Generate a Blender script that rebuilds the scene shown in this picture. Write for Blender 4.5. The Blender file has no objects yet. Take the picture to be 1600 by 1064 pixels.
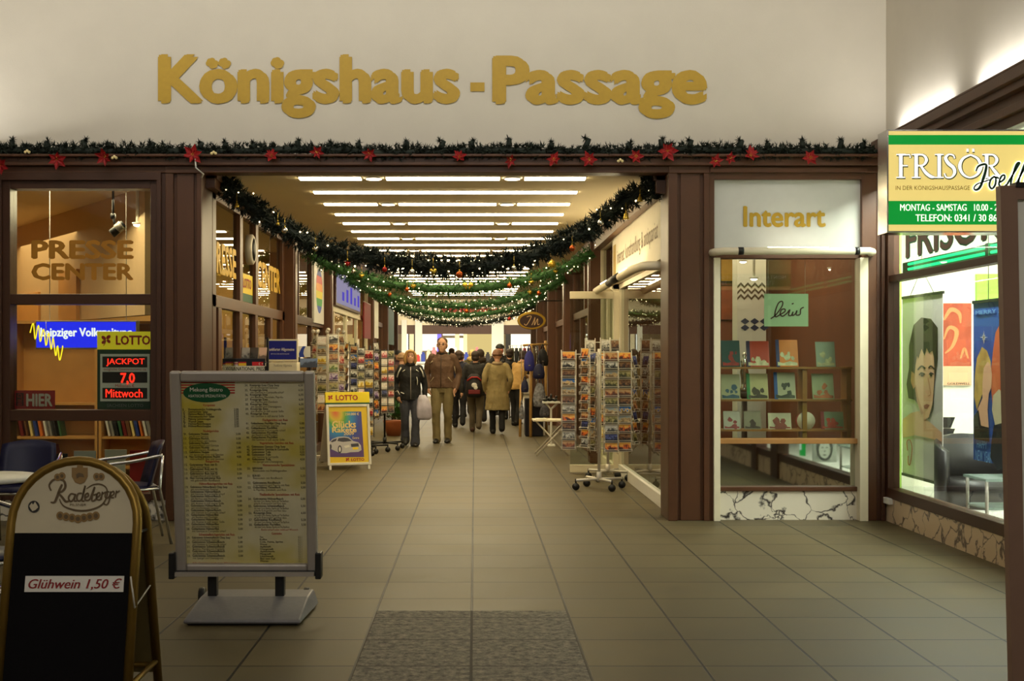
import bpy, bmesh, math, random
from mathutils import Vector, Matrix
R = random.Random(7)
S = bpy.context.scene
C = S.collection
PI = math.pi
# ---------------------------------------------------------------- camera, world, exposure
F, CX, CY, H = 1934.0, 742.0, 560.0, 1.5
cam = bpy.data.cameras.new('camera')
cam.sensor_width = 36.0
cam.lens = F / 1600 * 36
cam.shift_x = (800 - CX) / 1600
cam.shift_y = (CY - 532) / 1600
cam.clip_end = 200
cam_ob = bpy.data.objects.new('camera', cam)
C.objects.link(cam_ob)
cam_ob.location = (0, 0, H)
cam_ob.rotation_euler = (PI / 2, 0, 0)
S.camera = cam_ob
w = bpy.data.worlds.new('night')
S.world = w
w.use_nodes = True
w.node_tree.nodes['Background'].inputs[0].default_value = (0.02, 0.02, 0.025, 1)
w.node_tree.nodes['Background'].inputs[1].default_value = 0.3
S.view_settings.view_transform = 'Standard'
S.view_settings.look = 'None'
S.view_settings.exposure = 0.0
S.view_settings.gamma = 1.0
S.view_settings.use_curve_mapping = False


def area(name, loc, rot, sx, sy, power, col):
    l = bpy.data.lights.new(name, 'AREA')
    l.shape = 'RECTANGLE'
    l.size, l.size_y = sx, sy
    l.energy = power
    l.color = col
    o = bpy.data.objects.new(name, l)
    o.location = loc
    o.rotation_euler = rot
    C.objects.link(o)
    return o


WARM = (1.0, 0.80, 0.50)
SOFT = (1.0, 0.95, 0.86)
# hall: one weak unseen lamp field under the ceiling, two added fills, cove tubes on top of both side fascias
area('unseen_hall_light', (-1.0, 6.0, 6.8), (0, 0, 0), 5, 5, 14, SOFT)
area('unseen_hall_light', (-0.8, -2.0, 5.6), (math.radians(58), 0, 0), 5, 2, 130, SOFT)  # added fill behind the viewer, brightens upright surfaces facing it
area('hall_wall_fill', (-0.6, 7.2, 6.6), (math.radians(68), 0, 0), 8, 0.6, 74, SOFT).data.spread = math.radians(110)  # added light aimed at the white front wall, no fixture built
for k in range(6):
    area('cove_tube', (3.765, 10.55 - 1.75 * k, 3.53), (math.radians(180), math.radians(-8), 0), 0.07, 1.25, 8.0, (1.0, .97, .92))
area('cove_tube', (-4.8, 8.0, 3.46), (math.radians(180), math.radians(12), 0), 0.08, 6.6, 48, (1.0, .97, .92))
# shops
area('press_lamp', (-4.6, 12.5, 3.1), (math.radians(-18), 0, 0), 2.2, 0.8, 75, (1, 0.80, 0.50))
area('press_lamp', (-5.9, 15.6, 3.0), (0, 0, 0), 2.4, 2.0, 60, (1, 0.72, 0.38))
area('press_lamp', (-4.4, 18.8, 3.0), (0, 0, 0), 2.4, 3.0, 75, (1, 0.80, 0.48))
area('left_shop_lamp', (-4.2, 23.2, 3.0), (0, 0, 0), 2.0, 3.0, 90, (1, 0.86, 0.6))
area('left_shop_lamp', (-4.2, 27.7, 3.0), (0, 0, 0), 2.0, 3.0, 90, (1, 0.86, 0.6))
area('left_shop_lamp', (-4.2, 32.2, 3.0), (0, 0, 0), 2.0, 3.0, 70, (1, 0.86, 0.6))
area('art_shop_lamp', (2.75, 13.4, 2.95), (0, 0, 0), 1.2, 2.4, 42, (1, 0.80, 0.52))
area('right_shop_lamp', (3.4, 18.8, 3.0), (0, 0, 0), 2.0, 3.4, 70, (1, 0.82, 0.5))
area('right_shop_lamp', (3.4, 27.0, 3.0), (0, 0, 0), 2.0, 9.0, 90, (1, 0.82, 0.5))
area('salon_lamp', (5.1, 9.6, 3.0), (0, 0, 0), 1.4, 4.4, 90, (1.0, 1.0, 0.92))
area('salon_window_lamp', (3.93, 9.9, 3.16), (0, math.radians(-16), 0), 0.08, 4.0, 330, (1.0, .97, 0.9))
area('cross_hall_lamp', (-0.4, 44.0, 4.3), (0, 0, 0), 9, 6, 1700, (1, 0.90, 0.68))

# ---------------------------------------------------------------- helpers


def lin(c):
    def f(v):
        v = v / 255.0
        return v / 12.92 if v <= 0.04045 else ((v + 0.055) / 1.055) ** 2.4
    return (f(c[0]), f(c[1]), f(c[2]), 1.0)


def mat(name, col, rough=0.5, metal=0.0, noise=0.0, nscale=12.0, bump=0.0, bscale=60.0, spec=0.5, emit=None, es=0.0, alpha=1.0):
    m = bpy.data.materials.new(name)
    m.use_nodes = True
    nt = m.node_tree
    b = nt.nodes['Principled BSDF']
    b.inputs['Base Color'].default_value = lin(col)
    b.inputs['Roughness'].default_value = rough
    b.inputs['Metallic'].default_value = metal
    b.inputs['Specular IOR Level'].default_value = spec
    if emit is not None:
        b.inputs['Emission Color'].default_value = lin(emit)
        b.inputs['Emission Strength'].default_value = es
    if alpha < 1:
        b.inputs['Alpha'].default_value = alpha
    tc = None
    if noise or bump:
        tc = nt.nodes.new('ShaderNodeTexCoord')
    if noise:
        n = nt.nodes.new('ShaderNodeTexNoise')
        n.inputs['Scale'].default_value = nscale
        n.inputs['Detail'].default_value = 5
        nt.links.new(tc.outputs['Object'], n.inputs['Vector'])
        r = nt.nodes.new('ShaderNodeMapRange')
        r.inputs[1].default_value = 0.25
        r.inputs[2].default_value = 0.75
        r.inputs[3].default_value = 1 - noise
        r.inputs[4].default_value = 1 + noise
        nt.links.new(n.outputs[0], r.inputs[0])
        mx = nt.nodes.new('ShaderNodeVectorMath')
        mx.operation = 'SCALE'
        mx.inputs[0].default_value = lin(col)[:3]
        nt.links.new(r.outputs[0], mx.inputs['Scale'])
        nt.links.new(mx.outputs[0], b.inputs['Base Color'])
    if bump:
        n2 = nt.nodes.new('ShaderNodeTexNoise')
        n2.inputs['Scale'].default_value = bscale
        n2.inputs['Detail'].default_value = 3
        nt.links.new(tc.outputs['Object'], n2.inputs['Vector'])
        bp = nt.nodes.new('ShaderNodeBump')
        bp.inputs['Strength'].default_value = bump
        bp.inputs['Distance'].default_value = 0.02
        nt.links.new(n2.outputs[0], bp.inputs['Height'])
        nt.links.new(bp.outputs[0], b.inputs['Normal'])
    return m


def emis(name, col, s, sample=True):
    m = bpy.data.materials.new(name)
    m.use_nodes = True
    nt = m.node_tree
    nt.nodes.remove(nt.nodes['Principled BSDF'])
    e = nt.nodes.new('ShaderNodeEmission')
    e.inputs[0].default_value = lin(col)
    e.inputs[1].default_value = s
    nt.links.new(e.outputs[0], nt.nodes['Material Output'].inputs[0])
    if not sample:
        m.cycles.emission_sampling = 'NONE'
    return m


def glassmat(name, tint=(235, 240, 235), ior=1.5, rough=0.0):
    m = bpy.data.materials.new(name)
    m.use_nodes = True
    nt = m.node_tree
    nt.nodes.remove(nt.nodes['Principled BSDF'])
    t = nt.nodes.new('ShaderNodeBsdfTransparent')
    t.inputs[0].default_value = lin(tint)
    g = nt.nodes.new('ShaderNodeBsdfGlossy')
    g.inputs['Roughness'].default_value = rough
    f = nt.nodes.new('ShaderNodeFresnel')
    f.inputs[0].default_value = ior
    mx = nt.nodes.new('ShaderNodeMixShader')
    ge = nt.nodes.new('ShaderNodeNewGeometry')
    iv = nt.nodes.new('ShaderNodeMath')
    iv.operation = 'SUBTRACT'
    iv.inputs[0].default_value = 1.0
    nt.links.new(ge.outputs['Backfacing'], iv.inputs[1])
    ml = nt.nodes.new('ShaderNodeMath')
    ml.operation = 'MULTIPLY'
    nt.links.new(f.outputs[0], ml.inputs[0])
    nt.links.new(iv.outputs[0], ml.inputs[1])
    nt.links.new(ml.outputs[0], mx.inputs[0])
    nt.links.new(t.outputs[0], mx.inputs[1])
    nt.links.new(g.outputs[0], mx.inputs[2])
    nt.links.new(mx.outputs[0], nt.nodes['Material Output'].inputs[0])
    return m


class MB:
    def __init__(s):
        s.v, s.f, s.mi, s.sm, s.M, s.cur = [], [], [], [], None, 0

    def add(s, vs, fs, smooth=False):
        o = len(s.v)
        for p in vs:
            p = Vector(p)
            s.v.append(s.M @ p if s.M else p)
        for f in fs:
            s.f.append([o + i for i in f])
            s.mi.append(s.cur)
            s.sm.append(smooth)
        return s

    def box(s, x0, x1, y0, y1, z0, z1):
        x0, x1 = min(x0, x1), max(x0, x1)
        y0, y1 = min(y0, y1), max(y0, y1)
        z0, z1 = min(z0, z1), max(z0, z1)
        return s.add([(x0, y0, z0), (x1, y0, z0), (x1, y1, z0), (x0, y1, z0), (x0, y0, z1), (x1, y0, z1), (x1, y1, z1), (x0, y1, z1)],
                     [(0, 3, 2, 1), (4, 5, 6, 7), (0, 1, 5, 4), (1, 2, 6, 5), (2, 3, 7, 6), (3, 0, 4, 7)])

    def slab(s, pl, u0, u1, v0, v1, n0, n1):
        ps = [pl.pt(u, v, n) for n in (n0, n1) for (u, v) in ((u0, v0), (u1, v0), (u1, v1), (u0, v1))]
        return s.add(ps, [(0, 3, 2, 1), (4, 5, 6, 7), (0, 1, 5, 4), (1, 2, 6, 5), (2, 3, 7, 6), (3, 0, 4, 7)])

    def tube(s, pts, r, n=8, closed=False, smooth=True):
        pts = [Vector(p) for p in pts]
        k = len(pts)
        rr = r if isinstance(r, (list, tuple)) else [r] * k
        vs, fs = [], []
        up = None
        for i, p in enumerate(pts):
            if closed:
                t = pts[(i + 1) % k] - pts[i - 1]
            else:
                t = pts[min(i + 1, k - 1)] - pts[max(i - 1, 0)]
            if t.length < 1e-9:
                t = Vector((0, 0, 1))
            t.normalize()
            if up is None:
                a = Vector((0, 0, 1)) if abs(t.z) < 0.9 else Vector((1, 0, 0))
                up = (a - t * a.dot(t)).normalized()
            else:
                up = up - t * up.dot(t)
                if up.length < 1e-6:
                    a = Vector((0, 0, 1)) if abs(t.z) < 0.9 else Vector((1, 0, 0))
                    up = a - t * a.dot(t)
                up.normalize()
            b = t.cross(up)
            for j in range(n):
                a = 2 * PI * j / n
                vs.append(p + (up * math.cos(a) + b * math.sin(a)) * rr[i])
        for i in range(k if closed else k - 1):
            i2 = (i + 1) % k
            for j in range(n):
                j2 = (j + 1) % n
                fs.append((i * n + j, i * n + j2, i2 * n + j2, i2 * n + j))
        if not closed:
            fs.append(tuple(range(n - 1, -1, -1)))
            fs.append(tuple((k - 1) * n + j for j in range(n)))
        return s.add(vs, fs, smooth)

    def rings(s, rows, smooth=True):
        """rows: list of (center, u-axis vector, v-axis vector); elliptical rings, capped."""
        n = 16
        vs, fs = [], []
        for c, a, b in rows:
            c, a, b = Vector(c), Vector(a), Vector(b)
            for j in range(n):
                t = 2 * PI * j / n
                vs.append(c + a * math.cos(t) + b * math.sin(t))
        for i in range(len(rows) - 1):
            for j in range(n):
                j2 = (j + 1) % n
                fs.append((i * n + j, i * n + j2, (i + 1) * n + j2, (i + 1) * n + j))
        fs.append(tuple(range(n - 1, -1, -1)))
        fs.append(tuple((len(rows) - 1) * n + j for j in range(n)))
        return s.add(vs, fs, smooth)

    def lathe(s, prof, n=16, c=(0, 0, 0), axis='Z', smooth=True):
        vs, fs = [], []
        c = Vector(c)
        for r, h in prof:
            for j in range(n):
                a = 2 * PI * j / n
                x, y = r * math.cos(a), r * math.sin(a)
                vs.append(c + Vector((x, y, h) if axis == 'Z' else ((x, h, y) if axis == 'Y' else (h, x, y))))
        for i in range(len(prof) - 1):
            for j in range(n):
                j2 = (j + 1) % n
                fs.append((i * n + j, i * n + j2, (i + 1) * n + j2, (i + 1) * n + j))
        fs.append(tuple(range(n - 1, -1, -1)))
        fs.append(tuple((len(prof) - 1) * n + j for j in range(n)))
        return s.add(vs, fs, smooth)

    def ball(s, c, rx, ry=None, rz=None, n=12, m=8):
        ry, rz = ry or rx, rz or rx
        c = Vector(c)
        vs, fs = [c + Vector((0, 0, rz))], []
        for i in range(1, m):
            t = PI * i / m
            for j in range(n):
                a = 2 * PI * j / n
                vs.append(c + Vector((rx * math.sin(t) * math.cos(a), ry * math.sin(t) * math.sin(a), rz * math.cos(t))))
        vs.append(c - Vector((0, 0, rz)))
        for j in range(n):
            fs.append((0, 1 + j, 1 + (j + 1) % n))
            fs.append((len(vs) - 1, 1 + (m - 2) * n + (j + 1) % n, 1 + (m - 2) * n + j))
        for i in range(m - 2):
            for j in range(n):
                fs.append((1 + i * n + j, 1 + (i + 1) * n + j, 1 + (i + 1) * n + (j + 1) % n, 1 + i * n + (j + 1) % n))
        return s.add(vs, fs, True)

    def poly(s, pl, uv, off=0.002):
        ps = [pl.pt(u, v, off) for u, v in uv]
        ar = sum(uv[i][0] * uv[(i + 1) % len(uv)][1] - uv[(i + 1) % len(uv)][0] * uv[i][1] for i in range(len(uv)))
        idx = list(range(len(uv)))
        return s.add(ps, [idx if ar > 0 else idx[::-1]])

    def ppoly(s, pl, px, off=0.002):
        return s.poly(pl, [pl.uv(*p) for p in px], off)

    def pell(s, pl, cx, cy, rx, ry, off=0.002, n=28, rot=0):
        ca, sa = math.cos(rot), math.sin(rot)
        pts = [(rx * math.cos(2 * PI * i / n), ry * math.sin(2 * PI * i / n)) for i in range(n)]
        return s.ppoly(pl, [(cx + x * ca - y * sa, cy + x * sa + y * ca) for x, y in pts], off)

    def ribbon(s, pl, pts, wd, off=0.003, smooth=True):
        """stroke of pen width wd (picture-plane width mapped into the plane) along pts; wd may be a list."""
        if smooth:
            pts, wd = cr(pts, wd)
        else:
            wd = wd if isinstance(wd, (list, tuple)) else [wd] * len(pts)
        L, Rr = [], []
        for i, p in enumerate(pts):
            q0, q1 = pts[max(i - 1, 0)], pts[min(i + 1, len(pts) - 1)]
            dx, dy = q1[0] - q0[0], q1[1] - q0[1]
            d = math.hypot(dx, dy) or 1
            nx, ny = -dy / d * wd[i] / 2, dx / d * wd[i] / 2
            L.append(pl.pt(*pl.uv(p[0] + nx, p[1] + ny), off))
            Rr.append(pl.pt(*pl.uv(p[0] - nx, p[1] - ny), off))
        k = len(pts)
        return s.add(L + Rr, [(i, i + 1, k + i + 1, k + i) for i in range(k - 1)])

    def mesh(s, name, mats):
        me = bpy.data.meshes.new(name)
        me.from_pydata([tuple(p) for p in s.v], [], s.f)
        for m in (mats if isinstance(mats, (list, tuple)) else [mats]):
            me.materials.append(m)
        me.polygons.foreach_set('material_index', s.mi)
        me.polygons.foreach_set('use_smooth', s.sm)
        me.update()
        return me

    def build(s, name, mats, parent=None, bevel=0.0, origin=None):
        me = s.mesh(name, mats)
        o = bpy.data.objects.new(name, me)
        C.objects.link(o)
        if origin is not None:
            me.transform(Matrix.Translation(-Vector(origin)))
            o.location = origin
        if parent is not None:
            o.parent = parent
            if parent.get('_base') is None:
                o.matrix_parent_inverse = parent.matrix_basis.inverted()
        if bevel:
            b = o.modifiers.new('bevel', 'BEVEL')
            b.width = bevel
            b.segments = 2
            b.limit_method = 'ANGLE'
        return o


def cr(pts, wd, k=6):
    n = len(pts)
    wd = list(wd) if isinstance(wd, (list, tuple)) else [wd] * n
    out, ow = [], []
    for i in range(n - 1):
        p0, p1, p2, p3 = pts[max(i - 1, 0)], pts[i], pts[i + 1], pts[min(i + 2, n - 1)]
        for j in range(k):
            t = j / k
            out.append(tuple(0.5 * (2 * p1[d] + (p2[d] - p0[d]) * t + (2 * p0[d] - 5 * p1[d] + 4 * p2[d] - p3[d]) * t * t + (3 * p1[d] - p0[d] - 3 * p2[d] + p3[d]) * t ** 3) for d in range(len(p1))))
            ow.append(wd[i] + (wd[i + 1] - wd[i]) * t)
    out.append(tuple(pts[-1]))
    ow.append(wd[-1])
    return out, ow


class Plane:
    def __init__(s, O, U, V):
        s.O, s.U, s.V = Vector(O), Vector(U).normalized(), Vector(V).normalized()
        s.N = s.U.cross(s.V).normalized()

    def pt(s, u, v, n=0.0):
        return s.O + s.U * u + s.V * v + s.N * n

    def uv(s, px, py):
        d = Vector(((px - CX) / F, 1, (CY - py) / F))
        o = Vector((0, 0, H))
        t = (s.O - o).dot(s.N) / d.dot(s.N)
        q = o + d * t - s.O
        return (q.dot(s.U), q.dot(s.V))


def front(Y):
    return Plane((0, Y, 0), (1, 0, 0), (0, 0, 1))


def fx(px, Y=11.51):
    return (px - CX) / F * Y


def fz(py, Y=11.51):
    return H + (CY - py) / F * Y


_tc = {}


def text_raw(s, bold, shear, res):
    k = (s, bold, shear, res)
    if k not in _tc:
        cu = bpy.data.curves.new('lettering', 'FONT')
        cu.body = s
        cu.offset = bold
        cu.shear = shear
        cu.resolution_u = res
        ob = bpy.data.objects.new('lettering', cu)
        me = bpy.data.meshes.new_from_object(ob)
        _tc[k] = ([v.co.copy() for v in me.vertices], [tuple(p.vertices) for p in me.polygons])
        bpy.data.meshes.remove(me)
        bpy.data.objects.remove(ob)
        bpy.data.curves.remove(cu)
    return _tc[k]


def text_to(mb, pl, s, u0, v0, u1, v1, off=0.003, bold=0.0, shear=0.0, res=2, ref=None, rot=0):
    """put lettering s into the box u0..u1, v0..v1 of a plane (ink box; ref gives the string whose height fills it)."""
    vs, fs = text_raw(s, 0.0, shear, res)
    if not vs:
        return
    if bold:   # heavier strokes: the outline doubled a hair to each side
        n0 = len(vs)
        sh = ((-1, 0), (1, 0), (0, -.8), (0, .8), (-.7, .6), (.7, -.6)) if bold >= .03 else ((-1, 0), (1, 0))
        fs = [tuple(i + n0 * k for i in f) for k in range(len(sh)) for f in fs]
        vs = [v + Vector((dx * bold, dy * bold, 0)) for dx, dy in sh for v in vs]
    rv = text_raw(ref, 0.0, shear, res)[0] if ref else vs
    x0, x1 = min(v.x for v in vs), max(v.x for v in vs)
    y0, y1 = min(v.y for v in rv), max(v.y for v in rv)
    ps = []
    for v in vs:
        a, b = (v.x - x0) / (x1 - x0), (v.y - y0) / (y1 - y0)
        if rot:
            a, b = 1 - b, a
        ps.append(pl.pt(u0 + (u1 - u0) * a, v0 + (v1 - v0) * b, off + (.0004 * (len(ps) // n0) if bold else 0)))
    mb.add(ps, fs)


def text_px(mb, pl, s, px0, py0, px1, py1, **k):
    a, b = pl.uv(px0, py1), pl.uv(px1, py0)
    text_to(mb, pl, s, a[0], a[1], b[0], b[1], **k)


def empty(name, loc, rz=0.0, base=True):
    o = bpy.data.objects.new(name, None)
    o.empty_display_size = 0.1
    o.location = loc
    o.rotation_euler = (0, 0, rz)
    C.objects.link(o)
    return o


def tag(o, label, cat, group=None):
    o['label'] = label
    o['category'] = cat
    if group:
        o['group'] = group
    return o


def struct(o):
    o['kind'] = 'structure'
    return o


def thing(name, label, cat, loc=(0, 0, 0), rz=0.0, group=None):
    """an Empty at the thing's base; parts built in local space get parent=it with local coordinates"""
    o = empty(name, loc, rz)
    o['_base'] = 1
    return tag(o, label, cat, group)


def wthing(name, label, cat, loc=(0, 0, 0), group=None):
    """as thing(), but the parts are given in world coordinates"""
    o = empty(name, loc)
    return tag(o, label, cat, group)
# ---------------------------------------------------------------- materials
M = {}
M['plaster'] = mat('plaster', (210, 203, 188), .85, noise=.03, nscale=3, bump=.05, bscale=90)
M['wood'] = mat('brown_lacquer', (86, 52, 29), .42, noise=.10, nscale=5, bump=.04, bscale=40)
M['wood2'] = mat('dark_brown_lacquer', (68, 38, 20), .45, noise=.10, nscale=5)
M['wood3'] = mat('passage_brown_lacquer', (94, 58, 34), .40, noise=.08, nscale=5)
M['white'] = mat('white_paint', (226, 224, 216), .45, noise=.02)
M['offwhite'] = mat('offwhite_panel', (205, 205, 200), .55, noise=.02)
M['cream'] = mat('cream_panel', (228, 218, 190), .55, noise=.03)
M['ceil'] = mat('ceiling_paint', (234, 216, 176), .8, noise=.03, nscale=2)
M['black'] = mat('black_plastic', (18, 17, 17), .45, noise=.1)
M['chrome'] = mat('chrome', (210, 210, 210), .16, 1.0)
M['alu'] = mat('aluminium', (182, 174, 166), .42, .45, noise=.04)
M['gold'] = mat('gold_foil', (184, 148, 34), .55, .0, noise=.05, nscale=30)
M['goldglass'] = mat('gold_window_letters', (178, 120, 26), .5, .1, noise=.05)
M['glass'] = glassmat('shop_glass')
M['glass2'] = glassmat('shop_glass_side', (225, 228, 215), 1.5)
M['mirror'] = mat('mirror', (205, 210, 200), .03, 1.0)
M['red'] = mat('red_print', (176, 30, 26), .5)
M['green'] = mat('green_print', (10, 84, 44), .5)
M['yellow'] = mat('yellow_print', (245, 214, 20), .5)
M['ink'] = mat('black_print', (24, 22, 20), .6)
M['grey'] = mat('grey_plastic', (120, 118, 122), .5, noise=.08, nscale=40)
M['beech'] = mat('beech_veneer', (196, 142, 76), .5, noise=.12, nscale=4)
M['pine'] = mat('pine_shelf', (158, 112, 58), .55, noise=.12, nscale=6)
M['paper'] = mat('paper', (228, 222, 205), .7)
M['navy'] = mat('navy_plastic', (8, 10, 56), .45, noise=.08)
M['steel'] = mat('white_wire', (214, 208, 196), .4, .2)
M['skirt'] = mat('wall_beige', (206, 178, 128), .8, noise=.04)
M['warmwall'] = mat('warm_wall', (206, 160, 96), .8, noise=.06, nscale=3)
M['brownwall'] = mat('brown_wall', (120, 70, 42), .7, noise=.1, nscale=3)
M['salonwall'] = mat('salon_white_wall', (236, 236, 222), .8)
M['lime'] = mat('lime_wall', (170, 214, 96), .8)
M['strip'] = emis('light_strip', (255, 234, 184), 20.0)
M['spot'] = emis('downlight_glow', (255, 226, 190), 16.0)
M['litwhite'] = emis('lit_panel_white', (255, 246, 226), 1.6)
M['salmon'] = mat('salmon_cloth', (214, 130, 100), .8, noise=.1)


def marble(name, base, vein, sc):
    m = mat(name, base, .28)
    nt = m.node_tree
    b = nt.nodes['Principled BSDF']
    tc = nt.nodes.new('ShaderNodeTexCoord')
    n1 = nt.nodes.new('ShaderNodeTexNoise')
    n1.inputs['Scale'].default_value = 2.2
    n1.inputs['Detail'].default_value = 5
    nt.links.new(tc.outputs['Object'], n1.inputs[0])
    mx = nt.nodes.new('ShaderNodeMixRGB')
    mx.blend_type = 'ADD'
    mx.inputs[0].default_value = 0.75
    nt.links.new(tc.outputs['Object'], mx.inputs[1])
    nt.links.new(n1.outputs[1], mx.inputs[2])
    v = nt.nodes.new('ShaderNodeTexVoronoi')
    v.feature = 'DISTANCE_TO_EDGE'
    v.inputs['Scale'].default_value = sc
    nt.links.new(mx.outputs[0], v.inputs['Vector'])
    n2 = nt.nodes.new('ShaderNodeTexNoise')
    n2.inputs['Scale'].default_value = 5
    n2.inputs['Detail'].default_value = 6
    nt.links.new(tc.outputs['Object'], n2.inputs[0])
    mr = nt.nodes.new('ShaderNodeMapRange')
    mr.inputs[1].default_value = 0.35
    mr.inputs[2].default_value = 0.75
    mr.inputs[3].default_value = 0.012
    mr.inputs[4].default_value = 0.12
    nt.links.new(n2.outputs[0], mr.inputs[0])
    dv = nt.nodes.new('ShaderNodeMath')
    dv.operation = 'DIVIDE'
    nt.links.new(v.outputs['Distance'], dv.inputs[0])
    nt.links.new(mr.outputs[0], dv.inputs[1])
    rp = nt.nodes.new('ShaderNodeValToRGB')
    rp.color_ramp.elements[0].color = lin(vein)
    rp.color_ramp.elements[0].position = 0.15
    rp.color_ramp.elements[1].color = lin(base)
    rp.color_ramp.elements[1].position = 0.95
    nt.links.new(dv.outputs[0], rp.inputs[0])
    nt.links.new(rp.outputs[0], b.inputs['Base Color'])
    return m


M['marble'] = marble('white_marble', (226, 218, 200), (60, 54, 52), 3.4)
M['marble2'] = marble('cream_marble', (214, 190, 158), (96, 76, 64), 3.6)


def floor_mat():
    m = mat('stone_floor', (120, 110, 88), .32, spec=.32)
    nt = m.node_tree
    b = nt.nodes['Principled BSDF']
    g = nt.nodes.new('ShaderNodeNewGeometry')
    mp = nt.nodes.new('ShaderNodeMapping')
    mp.inputs['Location'].default_value = (0.585 + 0.5665 * 30, -6.60 + 0.5655 * 40, 0)
    nt.links.new(g.outputs['Position'], mp.inputs[0])
    br = nt.nodes.new('ShaderNodeTexBrick')
    br.offset = 0.0
    br.inputs['Scale'].default_value = 1.0
    br.inputs['Brick Width'].default_value = 0.5665
    br.inputs['Row Height'].default_value = 0.5655
    br.inputs['Mortar Size'].default_value = 0.008
    br.inputs['Mortar Smooth'].default_value = 0.3
    br.inputs['Bias'].default_value = 0.0
    br.inputs['Color1'].default_value = lin((96, 85, 58))
    br.inputs['Color2'].default_value = lin((90, 80, 55))
    br.inputs['Mortar'].default_value = lin((10, 8, 6))
    nt.links.new(mp.outputs[0], br.inputs[0])
    # broad wear
    n = nt.nodes.new('ShaderNodeTexNoise')
    n.inputs['Scale'].default_value = 1.6
    n.inputs['Detail'].default_value = 8
    n.inputs['Roughness'].default_value = .65
    nt.links.new(g.outputs['Position'], n.inputs[0])
    r = nt.nodes.new('ShaderNodeMapRange')
    r.inputs[1].default_value = .3
    r.inputs[2].default_value = .7
    r.inputs[3].default_value = .70
    r.inputs[4].default_value = 1.10
    nt.links.new(n.outputs[0], r.inputs[0])
    sc = nt.nodes.new('ShaderNodeVectorMath')
    sc.operation = 'SCALE'
    nt.links.new(br.outputs[0], sc.inputs[0])
    nt.links.new(r.outputs[0], sc.inputs['Scale'])
    # grey granite inlay in the two middle columns near the viewer
    sx = nt.nodes.new('ShaderNodeSeparateXYZ')
    nt.links.new(g.outputs['Position'], sx.inputs[0])

    def cmp(op, sock, val):
        c = nt.nodes.new('ShaderNodeMath')
        c.operation = op
        nt.links.new(sock, c.inputs[0])
        c.inputs[1].default_value = val
        return c.outputs[0]
    a = cmp('GREATER_THAN', sx.outputs[0], -0.583)
    c = cmp('LESS_THAN', sx.outputs[0], 0.547)
    d = cmp('LESS_THAN', sx.outputs[1], 7.36)

    def mul(p, q):
        k = nt.nodes.new('ShaderNodeMath')
        k.operation = 'MULTIPLY'
        nt.links.new(p, k.inputs[0])
        nt.links.new(q, k.inputs[1])
        return k.outputs[0]
    mask = mul(mul(a, c), d)
    n2 = nt.nodes.new('ShaderNodeTexNoise')
    n2.inputs['Scale'].default_value = 22
    n2.inputs['Detail'].default_value = 6
    n2.inputs['Roughness'].default_value = .8
    nt.links.new(g.outputs['Position'], n2.inputs[0])
    rp = nt.nodes.new('ShaderNodeValToRGB')
    rp.color_ramp.elements[0].position = .36
    rp.color_ramp.elements[0].color = lin((44, 40, 36))
    rp.color_ramp.elements[1].position = .66
    rp.color_ramp.elements[1].color = lin((150, 141, 124))
    nt.links.new(n2.outputs[0], rp.inputs[0])
    jm = nt.nodes.new('ShaderNodeMixRGB')
    jm.inputs[2].default_value = lin((60, 54, 46))
    nt.links.new(br.outputs[1], jm.inputs[0])
    nt.links.new(rp.outputs[0], jm.inputs[1])
    mx = nt.nodes.new('ShaderNodeMixRGB')
    nt.links.new(mask, mx.inputs[0])
    nt.links.new(sc.outputs[0], mx.inputs[1])
    nt.links.new(jm.outputs[0], mx.inputs[2])
    nt.links.new(mx.outputs[0], b.inputs['Base Color'])
    rr = nt.nodes.new('ShaderNodeMapRange')
    rr.inputs[3].default_value = .42
    rr.inputs[4].default_value = .62
    nt.links.new(n.outputs[0], rr.inputs[0])
    rm = nt.nodes.new('ShaderNodeMixRGB')
    nt.links.new(mask, rm.inputs[0])
    nt.links.new(rr.outputs[0], rm.inputs[1])
    rm.inputs[2].default_value = (.75, .75, .75, 1)
    nt.links.new(rm.outputs[0], b.inputs['Roughness'])
    bp = nt.nodes.new('ShaderNodeBump')
    bp.inputs['Strength'].default_value = .5
    bp.inputs['Distance'].default_value = .004
    bp.invert = True
    nt.links.new(br.outputs[1], bp.inputs['Height'])
    nt.links.new(bp.outputs[0], b.inputs['Normal'])
    return m


# ---------------------------------------------------------------- shell
YF = 11.51
ZC = 3.25
struct(MB().box(-10, 6.2, -5, 60, -.1, 0).build('floor', floor_mat()))
struct(MB().box(-5.2, 3.84, 11.56, 11.8, 3.335, 7.2).build('wall_front', M['plaster']))
struct(MB().box(3.84, 4.0, -5, 11.8, 3.50, 7.2).build('wall_right', M['plaster']))
struct(MB().box(-5.2, -5.0, -5, 11.8, 0, 7.2).build('wall_left', M['plaster']))
struct(MB().box(-5.2, 4.0, -5.2, -5, 0, 7.2).build('wall_back', M['plaster']))
struct(MB().box(-5.2, 4.0, -5, 11.8, 7.2, 7.3).build('ceiling_hall', M['plaster']))
struct(MB().box(-2.62, 1.92, 11.62, 36.5, ZC, ZC + .1).build('ceiling', M['ceil']))
# beam over the three bays: moulded in three steps
b = MB().box(-5.0, 3.84, 11.42, 11.62, fz(272), fz(262)).box(-5.0, 3.84, 11.36, 11.62, fz(262), fz(250)).box(-5.0, 3.84, 11.30, 11.62, fz(250), fz(246))
struct(b.build('trim_1', M['wood'], bevel=.006))


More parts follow.
